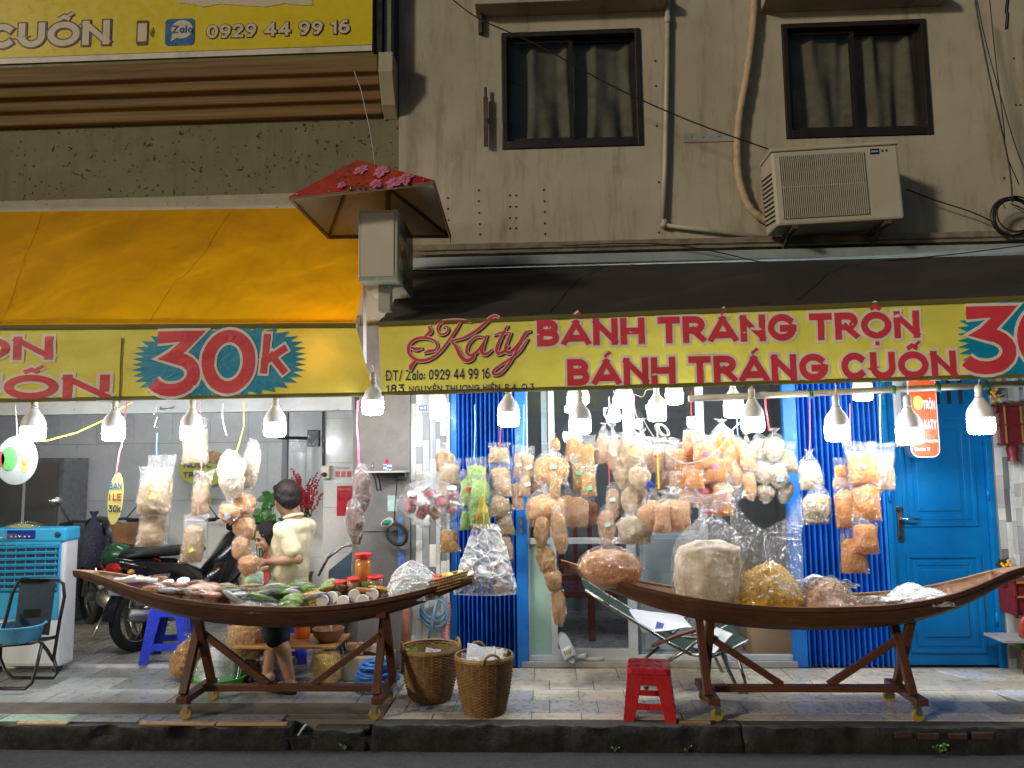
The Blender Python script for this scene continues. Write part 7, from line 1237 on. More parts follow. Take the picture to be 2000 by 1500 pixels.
single('flex_hank', 'small hank of cream flex under the bulb', 'cable', g, m_flex, smooth=True)
# ================================================================ RIGHT SIDE
# green reclining chair with papers
m_gcl = pm('green_canvas', (.028, .062, .042), .75, var=.2, scale=14, bump=.3, bscale=200); m_chr = metal('chrome_tube', (.30, .29, .27), .3)
t = thing('lounge_chair', 'green canvas reclining chair standing behind the right boat', 'chair', (atz(1360, 1330, 0).x, 5.55, 0)); Y0, Y1 = 5.32, 5.84
def seg(pts, nm, m, r): g = MB(); g.tube([at(*p) for p in pts], r, 8); return g.build(nm, m, t, smooth=True)
back = [(1143, 1152), (1200, 1190), (1260, 1226), (1310, 1258), (1350, 1278)]; seat_ = [(1350, 1278), (1390, 1282), (1430, 1268), (1462, 1250)]
g = MB(); PT = smooth_path(back+seat_[1:], 5); n = len(PT)-1
def canv(u, v):
    i = min(n-1, int(u*n)); f = u*n-i; x = PT[i][0]*(1-f)+PT[i+1][0]*f; y = PT[i][1]*(1-f)+PT[i+1][1]*f; Y = Y0+(Y1-Y0)*v; p = at(x, y, Y0); return Vector((p.x, Y, p.z-.02*math.sin(PI*v)))
g.grid(canv, 44, 8); g.build('canvas', m_gcl, t, smooth=True)
for Y in (Y0, Y1):
    d = Y-Y0; f = lambda L: [Vector((at(x, y, Y0).x, Y, at(x, y, Y0).z)) for x, y in L]
    for nm, L, r in (('back_tube', back, .013), ('seat_tube', seat_, .013), ('leg', [(1438, 1275), (1455, 1330), (1463, 1385)], .011), ('leg', [(1350, 1240), (1375, 1232), (1400, 1245), (1415, 1290), (1440, 1345), (1462, 1385)], .012), ('armrest', [(1272, 1262), (1320, 1242), (1362, 1228)], .014), ('leg', [(1300, 1295), (1340, 1270), (1375, 1240)], .012), ('leg', [(1310, 1300), (1280, 1325), (1262, 1340)], .012)):
        g = MB(); g.tube(f(L), r, 8); g.build(nm, m_chr if nm != 'armrest' else m_legw, t, smooth=True)
for (x, y) in ((1463, 1386), (1262, 1342)): g = MB(); p = at(x, y, Y0); g.tube([Vector((p.x, Y0-.01, p.z)), Vector((p.x+.01, Y1+.01, p.z))], .016, 8); g.build('foot_bar', m_blk_tube, t, smooth=True)
def papersheet(label, q, Y):
    P = [at(x, y, Y+dy) for x, y, dy in q]; g = MB(); qm = quadmap(*P); g.grid(lambda u, v: qm(u, v)+Vector((0, 0, .012*noise.noise(Vector((u*3, v*3, Y*5))))), 8, 8); o = single('paper_sheet', label, 'paper', g, m_paper, group='printed papers on the lounge chair', smooth=True); return o
o = papersheet('large white printed paper lying on the reclining chair back', [(1256, 1235, -.01), (1352, 1225, .0), (1330, 1200, .25), (1228, 1190, .2)], 5.36); o = papersheet('folded white paper on the reclining chair seat behind the boat leg', [(1395, 1275, 0), (1432, 1238, .0), (1400, 1224, .2), (1350, 1262, .2)], 5.38)
p = at(1287, 1226, 5.40); g = MB(); g.box(p+Vector((0, -.02, .01)), (.05, .002, .06), Matrix.Rotation(.3, 3, 'Y')); g.build('blue_print', pm('paper_blue', (.12, .2, .55), .6), bpy.data.objects['paper_sheet'])
p = atz(1356, 1411, 0); g = MB(); g.box((p.x, 4.735, .008), (.18, .035, .014), Matrix.Rotation(R(-4), 3, 'Z')); single('wood_scrap', 'small flat scrap of wood on the kerb beside the caster', 'wood scrap', g, wood('scrap_wood', (.2, .13, .07), (.34, .23, .13), 0, .8), bevel=.002)
# red shop sign on the door
Yd = 5.45; c = at(1815, 825, Yd); t = thing('shop_sign', 'white edged red light box sign before the blue door', 'sign', c); a, b = at(1782, 892, Yd), at(1826, 764, Yd); z1 = b.z+.1
def rr_poly(x0, x1, z0, z1, r): return [(cx+r*math.cos(R(a0+90*i/6)), cz+r*math.sin(R(a0+90*i/6))) for cx, cz, a0 in ((x1-r, z1-r, 0), (x0+r, z1-r, 90), (x0+r, z0+r, 180), (x1-r, z0+r, 270)) for i in range(7)]
P = rr_poly(a.x, b.x, a.z, z1, .05); Mz = Matrix.Rotation(R(8), 3, 'Z'); g = MB(); g.prism(rr_poly(a.x-.008, b.x+.008, a.z-.008, z1+.008, .055), lambda p: Vector((p[0], Yd, p[1])), lambda p: Vector((p[0]+.10, Yd+.32, p[1]))); g.build('case', metal('brushed_case', (.55, .55, .57), .3), t, bevel=.004)
g = MB(); g.prism(rr_poly(a.x-.006, b.x+.006, a.z-.006, z1+.006, .053), lambda p: Vector((p[0], Yd-.004, p[1])), lambda p: Vector((p[0], Yd-.001, p[1]))); g.build('white_edge', m_paper, t); g = MB(); g.prism(P, lambda p: Vector((p[0], Yd-.007, p[1])), lambda p: Vector((p[0], Yd-.0045, p[1]))); g.build('face', plastic('sign_orange_red', (.72, .07, .02), .3), t)
for txt, py, cap, k in (('TRỘN', 800, 18, 1), ('KATY', 838, 18, 1), ('179 Nguyễn Thượng Hiền', 864, 6, .9), ('Quận 3', 880, 6, 1)):
    s = 1/ppm(Yd); v, f, wd = lettering(txt, cap*s, .2, 0, .12); wm = (b.x-a.x); x0 = a.x+wm*.5 if cap > 10 else a.x+wm*.08; av = b.x-x0-.01; kx = min(1, av/wd); z = at(1805, py, Yd).z; place_print('lettering', m_paper, t, v, f, lambda x, y, l: Vector((x0+x*kx, Yd-.0085-l*.3, z+y)))
g = MB(); q = at(1792, 787, Yd); n = 20; g.prism([(q.x+.033*math.cos(2*PI*i/n), q.z+.05*math.sin(2*PI*i/n)) for i in range(n)], lambda p: Vector((p[0], Yd-.0095, p[1])), lambda p: Vector((p[0], Yd-.0075, p[1]))); g.build('emblem', pm('emblem_gold', (.62, .45, .10), .4, var=.4, scale=40), t)
g = MB(); q = at(1757, 800, 5.9); g.box2((q.x-.035, 5.90, q.z-.28), (q.x+.06, 5.925, q.z+.3)); single('grey_panel', 'pale grey narrow panel beside the red shop sign', 'panel', g, m_cab if False else MATS['cabinet_grey'], bevel=.004)
# new-year ornaments at the right edge
m_lred = pm('lantern_red', (.13, .010, .012), .5, var=.3, scale=30); c = at(1972, 830, 5.80); t = thing('red_lantern', 'square red paper lantern hanging at the right edge', 'lantern', c); s = 1/ppm(5.8)
for dx in (-15, 15):
    for dy in (-.05, .05): g = MB(); g.bar(c+Vector((dx*s, dy, -35*s)), c+Vector((dx*s, dy, 36*s)), .009, .009); g.build('edge', pm('lantern_gold', (.35, .16, .03), .5), t)
for dz in (-36, 0, 36): g = MB(); g.box(c+Vector((0, 0, dz*s)), (.135, .12, .012)); g.build('frame', m_lred, t, bevel=.002)
for dx, nm in ((0, 'panel'),): g = MB(); g.box(c, (.10, .08, .26)); g.build(nm, m_lred, t)
g = MB(); g.lathe([(.03, 0), (.042, -.03), (.034, -.09), (.04, -.12)], c+Vector((.005, 0, -37*s)), 12); g.build('tassel', m_lred, t); g = MB(); g.tube([c+Vector((0, 0, 36*s)), c+Vector((0, 0, 70*s))], .003, 5); g.build('string', m_lred, t)
def kumquat(label, px, py, Y, col, seed):
    c = at(px, py, Y); t = thing('festival_ornament', label, 'ornament', c, 'gold and red new year ornaments'); rr = random.Random(seed); g = MB(); f = MB()
    for k in range(16): a = rr.uniform(0, PI); d = Vector((math.cos(a), -.2, math.sin(a)+.2)).normalized()*.09*rr.uniform(.6, 1); s_ = d.cross(Vector((0, 1, 0))).normalized()*.012; g.add([c, c+d*.5+s_, c+d, c+d*.5-s_], [(0, 1, 2, 3)])
    for k in range(12): f.ball(c+Vector((rr.uniform(-.03, .03), -.02+rr.uniform(-.02, .01), rr.uniform(-.08, .05))), .013, 8, 5)
    g.build('leaves', pm('dark_tinsel', (.03, .05, .03), .5), t, kind='stuff'); f.build('gold_fruit', pm('tinsel_gold', (.6, .32, .04), .35, var=.3, scale=40), t, smooth=True, kind='stuff'); q = MB(); q.lathe([(.02, -.07), (.032, -.09), (.028, -.13), (.015, -.14)], c, 12); q.build('red_pot', m_lred, t, smooth=True)
kumquat('gold fruit ornament above the red lantern', 1940, 772, 5.82, 0, 1); kumquat('gold fruit ornament on the stone cladding above the boat end', 1961, 1108, 5.82, 0, 2)
c = at(1990, 1180, 5.78); t = thing('altar_shelf', 'red lacquer altar cabinet at the right edge', 'altar', (c.x, 5.78, .3)); zz = at(1985, 1250, 5.78).z
for nm, a, b, m in (('cabinet', (-.06, -.04, .18), (.42, .14, .42), m_lred), ('shelf', (-.06, -.06, .30), (.42, -.041, .315), MATS['lantern_gold']), ('shelf', (-.06, -.06, .40), (.42, -.041, .415), MATS['lantern_gold']), ('post', (-.06, -.06, .16), (-.04, -.041, .44), m_lred)): g = MB(); g.box2(Vector((c.x, 5.78, zz))+Vector(a), Vector((c.x, 5.78, zz))+Vector(b)); g.build(nm, m, t, bevel=.003)
g = MB(); g.ball(Vector((c.x+.02, 5.72, zz+.09)), (.07, .03, .10), 14, 10); g.build('god_figure', pm('red_gold', (.45, .05, .03), .4, var=.6, scale=30), t, smooth=True)
a = at(1950, 1247, 5.72); g = MB(); g.box2((a.x, 5.66, a.z-.02), (a.x+.6, 5.91, a.z)); single('stone_ledge', 'thin stone ledge under the red altar cabinet', 'ledge', g, pm('ledge_stone', (.45, .43, .40), .5, stain=.5), bevel=.004)
p = at(2000, 1270, 5.75); t = thing('green_plant', 'green leafy plant at the lower right edge', 'plant', (p.x+.03, 5.75, 0)); g = MB(); rr = random.Random(4)
for k in range(40): a = rr.uniform(0, 2*PI); b0 = Vector((p.x+.05, 5.75, .18)); d = Vector((math.cos(a), math.sin(a)*.5-.2, rr.uniform(.1, 1.2))).normalized()*rr.uniform(.08, .17); s_ = d.cross(Vector((.2, 1, 0))).normalized()*.014; g.add([b0, b0+d*.5+s_, b0+d, b0+d*.5-s_], [(0, 1, 2, 3)])
g.build('leaves', m_leaf, t, kind='stuff'); g = MB(); g.lathe([(.06, 0), (.08, .18), (.085, .19), (.07, .185)], (p.x+.05, 5.75, 0), 20); g.build('pot', MATS['brown_glaze'], t, smooth=True)
# odds and ends seen through the gap between the awnings
g = MB(); p = at(712, 620, 5.7); g.tube([p+Vector((0, 0, .3)), p+Vector((.005, 0, -.35))], .014, 8); single('gap_pipe', 'pale pipe seen in the gap between the awnings', 'pipe', g, m_pipew, smooth=True)
# ================================================================ MOTORBIKES
m_tyre = pm('tyre_rubber', (.012, .012, .012), .8); m_gloss = plastic('gloss_black', (.010, .010, .012), .18, coat=.4); m_bred = plastic('bike_red', (.38, .01, .015), .2, coat=.4); m_taill = plastic('tail_lens', (.42, .01, .01), .15); m_seatv = plastic('seat_vinyl', (.014, .013, .013), .5); m_eng = metal('engine_alloy', (.28, .28, .28), .5); m_matt = plastic('matt_black', (.02, .02, .022), .55)
def hullx(secs, n=14):
    g = MB(); V = [Vector((x, yw*math.copysign(abs(math.cos(2*PI*i/n))**.8, math.cos(2*PI*i/n)), z+zh*math.copysign(abs(math.sin(2*PI*i/n))**.8, math.sin(2*PI*i/n)))) for x, z, yw, zh in secs for i in range(n)]; m = len(secs)
    g.add(V, [(j*n+i, j*n+(i+1) % n, (j+1)*n+(i+1) % n, (j+1)*n+i) for j in range(m-1) for i in range(n)]+[tuple(range(n)), tuple(range((m-1)*n, m*n))]); return g
def motorbike(label, loc, heading, body, trim=None):
    t = thing('motorbike', label, 'motorbike', (0, 0, 0), 'motorbikes parked inside the shop'); wr_ = .275
    for x in (-.62, .62):
        c = Vector((x, 0, wr_)); g = MB(); g.ring(c, wr_-.04, .042, (0, 1, 0), 40, 10); ty = g.build('tyre', m_tyre, t, smooth=True); g = MB(); g.ring(c, wr_-.075, .014, (0, 1, 0), 36, 8); rm_ = g.build('rim', m_steel, t, smooth=True); g = MB(); g.lathe([(.05, -.05), (.055, 0), (.05, .05)], c, 18, (0, 1, 0)); g.build('hub', m_eng, t)
        g = MB()
        for k in range(18): a = 2*PI*k/18; g.tube([c+Vector((.05*math.cos(a+.3), .03*(-1)**k, .05*math.sin(a+.3))), c+Vector(((wr_-.08)*math.cos(a), 0, (wr_-.08)*math.sin(a)))], .002, 4)
        g.build('spokes', m_steel, rm_, kind='stuff'); g = MB(); g.grid(lambda u, v, x=x: Vector((x+(wr_+.03)*math.cos(R(20+140*u)+(.3 if x < 0 else -.1)), -.06+.12*v, wr_+(wr_+.03)*math.sin(R(20+140*u)+(.3 if x < 0 else -.1)))), 14, 4); g.build('mudguard', trim or m_gloss, t, smooth=True)
    hullx([(-.88, .74, .03, .02), (-.82, .72, .09, .06), (-.60, .66, .125, .10), (-.30, .60, .13, .12), (-.05, .50, .10, .12), (.10, .44, .07, .10)]).build('tail_body', body, t, smooth=True); hullx([(.05, .42, .10, .12), (.25, .52, .13, .18), (.42, .66, .16, .20), (.52, .80, .14, .12), (.56, .88, .06, .05)]).build('leg_shield', body, t, smooth=True)
    hullx([(-.80, .785, .06, .02), (-.70, .80, .12, .035), (-.40, .785, .135, .045), (-.10, .77, .12, .045), (.04, .76, .06, .025)]).build('seat', m_seatv, t, smooth=True); hullx([(.40, .93, .05, .04), (.50, .96, .11, .075), (.60, .95, .10, .07), (.64, .94, .06, .04)]).build('headset', m_gloss, t, smooth=True)
    g = MB(); g.ball((.64, 0, .94), (.03, .07, .055), 14, 8); g.build('headlight', m_jarp, t, smooth=True); g = MB(); g.ball((-.885, 0, .70), (.03, .085, .045), 14, 8); g.build('tail_light', m_taill, t, smooth=True); g = MB(); g.box((-.86, 0, .54), (.01, .17, .12), Matrix.Rotation(R(-15), 3, 'Y')); g.build('number_plate', m_paper, t, bevel=.003)
    g = MB(); g.tube([(.46, -.34, .98), (.50, -.22, 1.0), (.52, 0, .98), (.50, .22, 1.0), (.46, .34, .98)], .013, 8); g.build('handlebar', m_matt, t, smooth=True)
    for s in (-1, 1):
        g = MB(); g.tube([(.50, .25*s, 1.0), (.47, .32*s, 1.10), (.46, .36*s, 1.17)], .006, 6); mi = g.build('mirror', m_matt, t, smooth=True); g = MB(); g.ball((.455, .39*s, 1.20), (.018, .06, .042), 14, 8); g.build('mirror_glass', m_steel, mi, smooth=True); g = MB(); g.tube([(.46, .24*s, .985), (.455, .35*s, .98)], .018, 8); g.build('grip', m_tyre, t, smooth=True)
        g = MB(); g.tube([(.62, .075*s, .275), (.50, .075*s, .75)], .018, 8); g.build('fork', m_eng, t, smooth=True); g = MB(); g.ball((-.83, .13*s, .67), (.03, .028, .025), 10, 6); g.build('indicator', plastic('amber_lens', (.6, .2, .02), .2), t, smooth=True)
    hullx([(-.25, .30, .10, .08), (-.05, .32, .13, .10), (.15, .32, .11, .09), (.25, .33, .06, .05)]).build('engine', m_eng, t, smooth=True); g = MB(); g.tube([(.1, -.12, .22), (-.2, -.15, .22), (-.45, -.15, .26), (-.85, -.15, .34)], [.02, .022, .045, .05], 10); g.build('exhaust', m_eng, t, smooth=True); g = MB(); g.tube([(-.1, .1, .25), (-.18, .22, .02), (-.13, .22, .012)], .009, 6); g.build('side_stand', m_steel, t, smooth=True)
    t.location = loc; t.rotation_euler = (0, R(0), heading); ORG[t.name] = Vector(loc); return t
pr, pf = at(268, 1160, 6.65), at(190, 1160, 7.35); mid = (pr+pf)/2; motorbike('black motorbike parked at the left with a green helmet on its seat', (mid.x-.02, mid.y, .026), math.atan2(pf.y-pr.y, pf.x-pr.x), m_gloss)
p = at(385, 1110, 6.95); motorbike('black scooter with red trim parked behind the pale bags', (p.x, 6.95, .026), R(70), m_gloss)
t = thing('hand_truck', 'grey folded hand truck with a chrome bar beside the side wall', 'hand truck', (at(650, 1200, 6.3).x, 6.3, .026)); g = MB(); g.tube([at(622, 1125, 6.3), at(640, 1090, 6.3), at(668, 1068, 6.3), at(684, 1062, 6.32)], .012, 8); g.build('handle', m_steel, t, smooth=True); g = MB(); g.tube([at(676, 1064, 6.3), at(690, 1062, 6.3)], .02, 8); g.build('grip', m_paper, t, smooth=True)
g = MB(); a, b = at(636, 1110, 6.34), at(678, 1110, 6.34); g.add([(a.x, 6.34, .03), (b.x, 6.34, .03), (b.x+.03, 6.36, a.z+.13), (a.x+.02, 6.36, a.z-.02), (a.x, 6.36, .03), (b.x, 6.36, .03), (b.x+.03, 6.38, a.z+.13), (a.x+.02, 6.38, a.z-.02)], [(0, 1, 2, 3), (7, 6, 5, 4), (0, 4, 5, 1), (1, 5, 6, 2), (2, 6, 7, 3), (3, 7, 4, 0)]); g.build('board', pm('blue_grey_board', (.10, .17, .24), .5), t)
c = at(230, 1086, 6.5); t = thing('helmet', 'dark green helmet resting on the left motorbike', 'helmet', c); g = MB(); g.ball(c, (.125, .14, .115), 22, 14); 
for q in g.v: q.z = max(q.z, c.z-.055)
g.build('shell', plastic('helmet_green', (.015, .075, .03), .25, coat=.3), t, smooth=True); g = MB(); g.ring(c+Vector((0, 0, -.05)), .128, .008, (0, 0, 1), 26, 6, 1, 1.1); g.build('rim', m_tyre, t, smooth=True); g = MB(); g.tube([c+Vector((-.1, -.08, -.05)), c+Vector((-.03, -.13, -.13)), c+Vector((.06, -.12, -.08))], .009, 6); g.build('strap', m_bred, t, smooth=True)
g = MB(); P = at(250, 1015, 6.75); g.grid(lambda u, v: P+Vector((-.17+.30*u+.03*v, .04*math.sin(u*8+v*2)+.03*noise.noise(Vector((u*3, v*3, 1))), -.27*v-.03*math.sin(u*3))), 20, 14); single('brown_cloth', 'brown cloth draped over the left motorbike', 'cloth', g, pm('brown_canvas', (.20, .105, .045), .85, var=.2), smooth=True)
g = bag_surface(at(184, 1000, 6.95), .22, .50, .16, 'tied', 4.4, 0, 1, 1, .16, 22, 18); single('patterned_jacket', 'dark blue speckled jacket hanging on the left handlebar', 'jacket', g, pm('speckled_navy', (.03, .03, .06), .85, var=.9, scale=70, stain=.6, sscale=40, scol=(3, 3, 3.2)), smooth=True)
# ================================================================ PEOPLE
def capsule(g, pts, rs, seg=12):
    pts = [Vector(p) for p in pts]; g.tube(pts, rs, seg)
    for p, r in zip(pts, rs): g.ball(p, r*.995, seg, 8)
def organic(g, name, mat, parent, vox=.009, smooth_it=6, disp=0, dscale=.1):
    o = g.build(name, mat, parent, smooth=True); m = o.modifiers.new('r', 'REMESH'); m.mode = 'VOXEL'; m.voxel_size = vox; m.use_smooth_shade = True; s = o.modifiers.new('s', 'SMOOTH'); s.iterations = smooth_it; s.factor = .5
    if disp:
        tx = bpy.data.textures.new(name+'_folds', 'CLOUDS'); tx.noise_scale = dscale; d = o.modifiers.new('d', 'DISPLACE'); d.texture = tx; d.strength = disp; d.mid_level = .5; d.texture_coords = 'LOCAL'
    return o
def head(g, c, fwd, up, s, nose=1):
    """skull, jaw, nose, brow, lips and ears added to g; c = head centre, s = head height"""
    f = Vector(fwd).normalized(); u = Vector(up); u = (u-f*u.dot(f)).normalized(); r = f.cross(u); M = Matrix((r, f, u)).transposed(); P = lambda x, y, z: c+M@(Vector((x, y, z))*s)
    g.ball(P(0, -.05, .10), (.33*s, .41*s, .39*s), 20, 14, M); g.ball(P(0, .10, -.14), (.27*s, .28*s, .34*s), 18, 12, M); g.ball(P(0, .20, -.33), (.16*s, .15*s, .14*s), 14, 10, M)
    capsule(g, [P(0, .36, .03), P(0, .43, -.08), P(0, .40, -.10)], [.035*s, .055*s, .05*s], 10); g.ball(P(0, .345, .09), (.22*s, .05*s, .045*s), 12, 8, M); g.ball(P(0, .37, -.22), (.10*s, .05*s, .03*s), 12, 8, M); g.ball(P(0, .365, -.265), (.085*s, .05*s, .03*s), 12, 8, M)
    for sx in (-1, 1): g.ball(P(.15*sx, .30, -.08), (.08*s, .06*s, .07*s), 10, 8, M); g.ball(P(.325*sx, -.02, -.02), (.035*s, .07*s, .115*s), 12, 8, M)
    return P, M
def hand(g, w_, d, n_, sc=1, curl=.7, thumb=1):
    """palm and five fingers growing from wrist w_ along d with palm normal n_"""
    d = Vector(d).normalized(); n_ = Vector(n_); n_ = (n_-d*n_.dot(d)).normalized(); sd = d.cross(n_); 
    g.ball(w_+d*.045*sc, (.034*sc, .034*sc, .034*sc), 12, 8); capsule(g, [w_, w_+d*.05*sc, w_+d*.085*sc], [.022*sc, .030*sc, .026*sc])
    for k, (o, L) in enumerate(((-.030, .070), (-.010, .080), (.010, .074), (.029, .058))):
        b = w_+d*.085*sc+sd*o*sc; e1 = b+(d*math.cos(curl*.6)+n_*math.sin(curl*.6))*L*.45*sc; e2 = e1+(d*math.cos(curl*1.5)+n_*math.sin(curl*1.5))*L*.33*sc; e3 = e2+(d*math.cos(curl*2.2)+n_*math.sin(curl*2.2))*L*.25*sc; capsule(g, [w_+d*.05*sc+sd*o*.8*sc, b, e1, e2, e3], [.011*sc, .0105*sc, .0095*sc, .0085*sc, .0075*sc], 8)
    b = w_+d*.025*sc-sd*.028*thumb*sc; e1 = b+(d*.6-sd*.6*thumb+n_*.35).normalized()*.038*sc; e2 = e1+(d*.7+n_*.6-sd*.1*thumb).normalized()*.03*sc; capsule(g, [w_+d*.02*sc, b, e1, e2], [.013*sc, .013*sc, .011*sc, .009*sc], 8)
m_skin = pm('tan_skin', (.36, .19, .115), .5, var=.10, scale=8, bump=.08, bscale=120, sss=.08); m_skin2 = pm('fair_skin', (.46, .27, .18), .5, var=.08, scale=8, bump=.06, bscale=120, sss=.08); m_hair = pm('black_hair', (.012, .008, .007), .6, var=.5, scale=30, stretch=(3, 3, .6), bump=.8, bscale=90, bdist=.006, spec=.25); m_shirt = pm('cream_shirt', (.62, .56, .36), .8, var=.10, scale=6, bump=.45, bscale=9, bdist=.03); m_short = pm('navy_shorts', (.012, .014, .025), .85); m_sandal = plastic('black_sandal', (.012, .012, .012), .5)
MY = 5.40; q = lambda px, py, dy=0: at(px, py, MY+dy)
base = q(560, 1360); base.z = 0; man = thing('person', 'man in a cream short-sleeved shirt and dark shorts handling bags behind the boat', 'person', base)
fw = Vector((-.93, .37, 0)).normalized(); lf = Vector((0, 0, 1)).cross(fw)          # his left side faces the street
S_ = 1/ppm(MY); hip = q(560, 1150); sh = q(577, 1026); nk = q(572, 1002); hd = q(559, 973)
g = MB(); hl_, hr_ = hip+lf*.085, hip-lf*.085
fl_px, fr_px = Vector((q(575, 1352).x, MY-.10, .05)), Vector((q(512, 1345).x, MY+.10, .05))
for h_, ft, kb_ in ((hl_, fl_px, .015), (hr_, fr_px, .0)):
    kn = (h_+ft)/2+fw*.06+Vector((0, 0, .02)); an = ft+Vector((0, 0, .04)); capsule(g, [h_, (h_+kn)/2, kn, kn.lerp(an, .35)-fw*.012, an], [.072, .070, .056, .055, .036]); capsule(g, [an-fw*.03+Vector((0, 0, -.03)), an+fw*.06+Vector((0, 0, -.045)), an+fw*.14+Vector((0, 0, -.06))], [.034, .034, .024])
    for k in range(5): b0 = an+fw*.13+lf*(.028-.014*k)+Vector((0, 0, -.062)); capsule(g, [b0, b0+fw*(.035-.004*k)], [.010, .009], 8)
chest = hip.lerp(sh, .68)+fw*.01
M_t = Matrix((lf, fw, Vector((0, 0, 1)))).transposed(); g.ball(hip+Vector((0, 0, .02)), (.135, .10, .11), 18, 12, M_t); g.ball(hip.lerp(sh, .35), (.145, .11, .16), 18, 12, M_t); g.ball(chest, (.135, .105, .17), 18, 12, M_t); g.ball(sh+Vector((0, 0, -.02)), (.13, .08, .065), 16, 10, M_t); capsule(g, [sh, nk, hd+Vector((0, 0, -.04))], [.07, .055, .055])
Lsh, Rsh = sh+lf*.135+Vector((0, 0, -.025)), sh-lf*.135+Vector((0, 0, -.025))
Lel = at(582, 1092, MY-.15); Lwr = at(522, 1098, MY-.12); Rel = Rsh+Vector((-.10, .03, -.24)); Rwr = at(512, 1112, MY+.05)
capsule(g, [Lsh-lf*.02, Lsh.lerp(Lel, .5), Lel, Lel.lerp(Lwr, .35), Lwr], [.046, .040, .038, .040, .026]); capsule(g, [Rsh+lf*.02, Rsh.lerp(Rel, .5), Rel, Rel.lerp(Rwr, .35), Rwr], [.046, .040, .038, .038, .026])
hand(g, Lwr, Vector((-1, .15, -.05)), Vector((0, .5, -1)), 1.0, .8, -1); hand(g, Rwr, Vector((-1, -.1, .1)), Vector((0, -.3, -1)), 1.0, .8, 1)
P, M = head(g, hd, Vector((-.72, .69, -.16)), Vector((-.15, .05, 1)), .245)
organic(g, 'body', m_skin, man, .0075, 5)
h = MB(); h.ball(P(0, -.09, .14), (.355*.245, .44*.245, .40*.245), 22, 16, M); h.ball(P(0, -.22, -.06), (.33*.245, .28*.245, .28*.245), 18, 12, M); h.ball(P(0, .17, .34), (.28*.245, .22*.245, .13*.245), 16, 10, M)
for sx in (-1, 1): h.ball(P(.30*sx, -.08, .06), (.07*.245, .20*.245, .16*.245), 12, 8, M)
organic(h, 'hair', m_hair, man, .007, 3, .008, .012)
s = MB(); s.ball(hip+Vector((0, 0, -.02)), (.168, .150, .13), 20, 12, M_t); s.ball(hip.lerp(sh, .35), (.158, .130, .19), 20, 12, M_t); s.ball(chest, (.158, .128, .185), 20, 12, M_t); s.ball(sh+Vector((0, 0, -.015)), (.150, .095, .075), 18, 10, M_t); s.lathe([(.146, -.11), (.150, .0), (.146, .1)], hip+Vector((0, 0, -.03)), 22, sx=1, sy=.9)
for a, b in ((Lsh, Lel), (Rsh, Rel)): capsule(s, [a-(b-a)*.02, a.lerp(b, .35), a.lerp(b, .70)], [.062, .056, .060], 14)
organic(s, 'shirt', m_shirt, man, .010, 4, .016, .10)
c = MB(); c.ring(nk+Vector((.004, 0, -.022)), .062, .013, (-.22, .1, 1), 24, 8); organic(c, 'collar', m_shirt, man, .006, 2)
o = MB(); o.ball(hip+Vector((0, 0, -.05)), (.145, .115, .10), 18, 12, M_t)
for h_, ft in ((hl_, fl_px), (hr_, fr_px)): kn = (h_+ft)/2+fw*.06+Vector((0, 0, .02)); capsule(o, [h_+Vector((0, 0, -.04)), h_.lerp(kn, .6), h_.lerp(kn, 1.0)], [.092, .092, .094], 14)
organic(o, 'shorts', m_short, man, .011, 4, .02, .08)
for ft in (fl_px, fr_px):
    g = MB(); n = 18; P_ = [(.045*math.sin(2*PI*i/n)*(1+.15*math.cos(2*PI*i/n)), .13*math.cos(2*PI*i/n)) for i in range(n)]; g.prism(P_, lambda p: Vector((ft.x, ft.y, .002))+fw*(p[1]+.07)+lf*p[0], lambda p: Vector((ft.x, ft.y, .022))+fw*(p[1]+.07)+lf*p[0]); g.build('sandal', m_sandal, man, bevel=.004); g = MB(); g.tube([Vector((ft.x, ft.y, .02))+fw*.11+lf*(.045*math.cos(PI*k/8))+Vector((0, 0, .05*math.sin(PI*k/8))) for k in range(9)], .010, 6); g.build('sandal_strap', m_sandal, man, smooth=True)
# the bag he holds
c = at(490, 1108, MY-.14); t = thing('held_bag', 'small clear bag of pale green powder in the man’s hands'.replace('’s', ''), 'bag', c); t['label'] = 'small clear bag of pale green powder held by the man'; bag(t, 497, 1092, 40, 52, MY-.19, 'tied', None, None, filmm=F_CRISP, nm='film'); bag_surface(at(497, 1092, MY-.19), 40/ppm(MY), 52/ppm(MY), .07, 'tied', 2.2, .4, .98, .92, .1).build('filling', pm('pale_green_powder', (.40, .58, .40), .7), t, smooth=True)
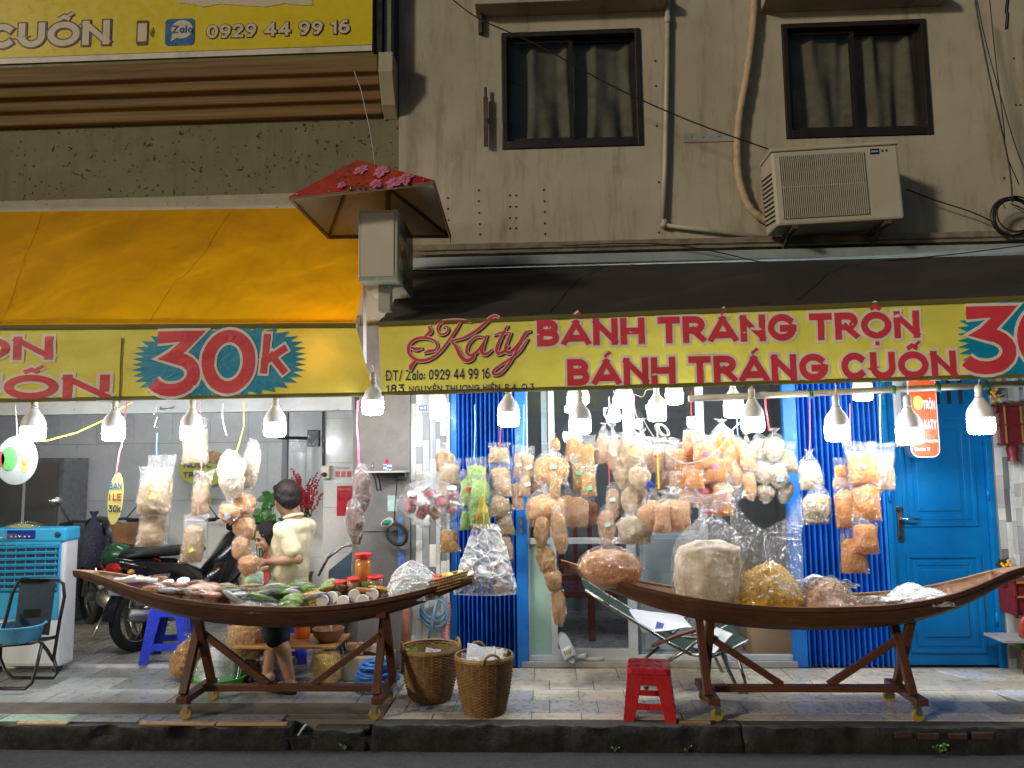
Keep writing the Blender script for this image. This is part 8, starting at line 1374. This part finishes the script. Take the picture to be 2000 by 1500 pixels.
# seated woman
WY = 5.92; q = lambda px, py, dy=0: at(px, py, WY+dy); hd = q(522, 1048); base = Vector((hd.x+.12, WY+.05, .024)); wo = thing('person', 'seated woman with dark hair looking down behind the man', 'person', base)
fw = Vector((-.72, -.68, 0)).normalized(); lf = Vector((0, 0, 1)).cross(fw); g = MB(); nk = hd+Vector((.045, .03, -.13)); sh = nk+Vector((.03, .03, -.06)); hip = Vector((sh.x+.05, sh.y+.08, .44)); M_t = Matrix((lf, fw, Vector((0, 0, 1)))).transposed()
g.ball(hip, (.16, .13, .12), 16, 10, M_t); g.ball(hip.lerp(sh, .5), (.14, .10, .2), 16, 10, M_t); g.ball(sh, (.155, .08, .07), 16, 10, M_t); capsule(g, [sh, nk, hd+Vector((.01, .01, -.05))], [.06, .047, .047])
for sx in (-1, 1):
    a = sh+lf*.15*sx; e = a+fw*.06+Vector((0, 0, -.25))+lf*.03*sx; w_ = e+fw*.20+Vector((0, 0, .04))-lf*.06*sx; capsule(g, [a, e, w_], [.05, .038, .025]); hand(g, w_, fw-lf*.3*sx, Vector((0, 0, -1)), .9, .7, sx)
    k = hip+fw*.36+lf*.10*sx+Vector((0, 0, .02)); f_ = k+Vector((0, 0, -.40))-fw*.03; f_.z = .06; capsule(g, [hip+lf*.08*sx, k, k.lerp(f_, .4), f_], [.085, .055, .05, .034]); capsule(g, [f_, f_+fw*.12+Vector((0, 0, -.02))], [.032, .022])
P, M = head(g, hd, fw+Vector((-.12, 0, -.42)), Vector((-.3, -.3, 1)), .22); organic(g, 'body', m_skin2, wo, .0075, 4)
h = MB(); h.ball(P(0, -.10, .14), (.36*.22, .43*.22, .40*.22), 22, 16, M); h.ball(P(0, -.36, -.08), (.22*.22, .2*.22, .25*.22), 16, 10, M)
for sx in (-1, 1): h.ball(P(.31*sx, .02, .0), (.06*.22, .17*.22, .30*.22), 12, 8, M)
organic(h, 'hair', m_hair, wo, .006, 2, .010, .02)
for sx in (-1, 1): e = MB(); e.tube([P(.07*sx, .385, .11), P(.14*sx, .375, .125), P(.20*sx, .33, .10)], .0035, 6); e.build('eyebrow', m_hair, wo, smooth=True); e = MB(); e.tube([P(.08*sx, .372, .035), P(.13*sx, .372, .025), P(.19*sx, .335, .035)], .0032, 6); e.build('eyelid', m_hair, wo, smooth=True)
e = MB(); e.tube([P(-.08, .415, -.235), P(0, .432, -.23), P(.08, .415, -.235)], .005, 6); e.build('lips', pm('lip', (.42, .14, .13), .45), wo, smooth=True)
s = MB(); s.ball(hip, (.185, .15, .13), 18, 12, M_t); s.ball(hip.lerp(sh, .5), (.165, .125, .21), 18, 12, M_t); s.ball(sh+Vector((0, 0, -.02)), (.17, .095, .075), 16, 10, M_t)
for sx in (-1, 1): a = sh+lf*.15*sx; e = a+fw*.06+Vector((0, 0, -.25))+lf*.03*sx; capsule(s, [a, a.lerp(e, .7)], [.064, .060])
organic(s, 'blouse', pm('crimson_blouse', (.42, .03, .06), .8, var=.3, scale=20), wo, .011, 4, .02, .07)
s = MB(); 
for sx in (-1, 1): k = hip+fw*.36+lf*.10*sx+Vector((0, 0, .02)); capsule(s, [hip+lf*.08*sx, k, k+Vector((0, 0, -.28))], [.10, .075, .07])
organic(s, 'trousers', m_short, wo, .012, 3)
stool('plastic_stool', 'low stool the seated woman sits on', (hip.x, hip.y, .024), .24, .29, m_blust, .03, .3)
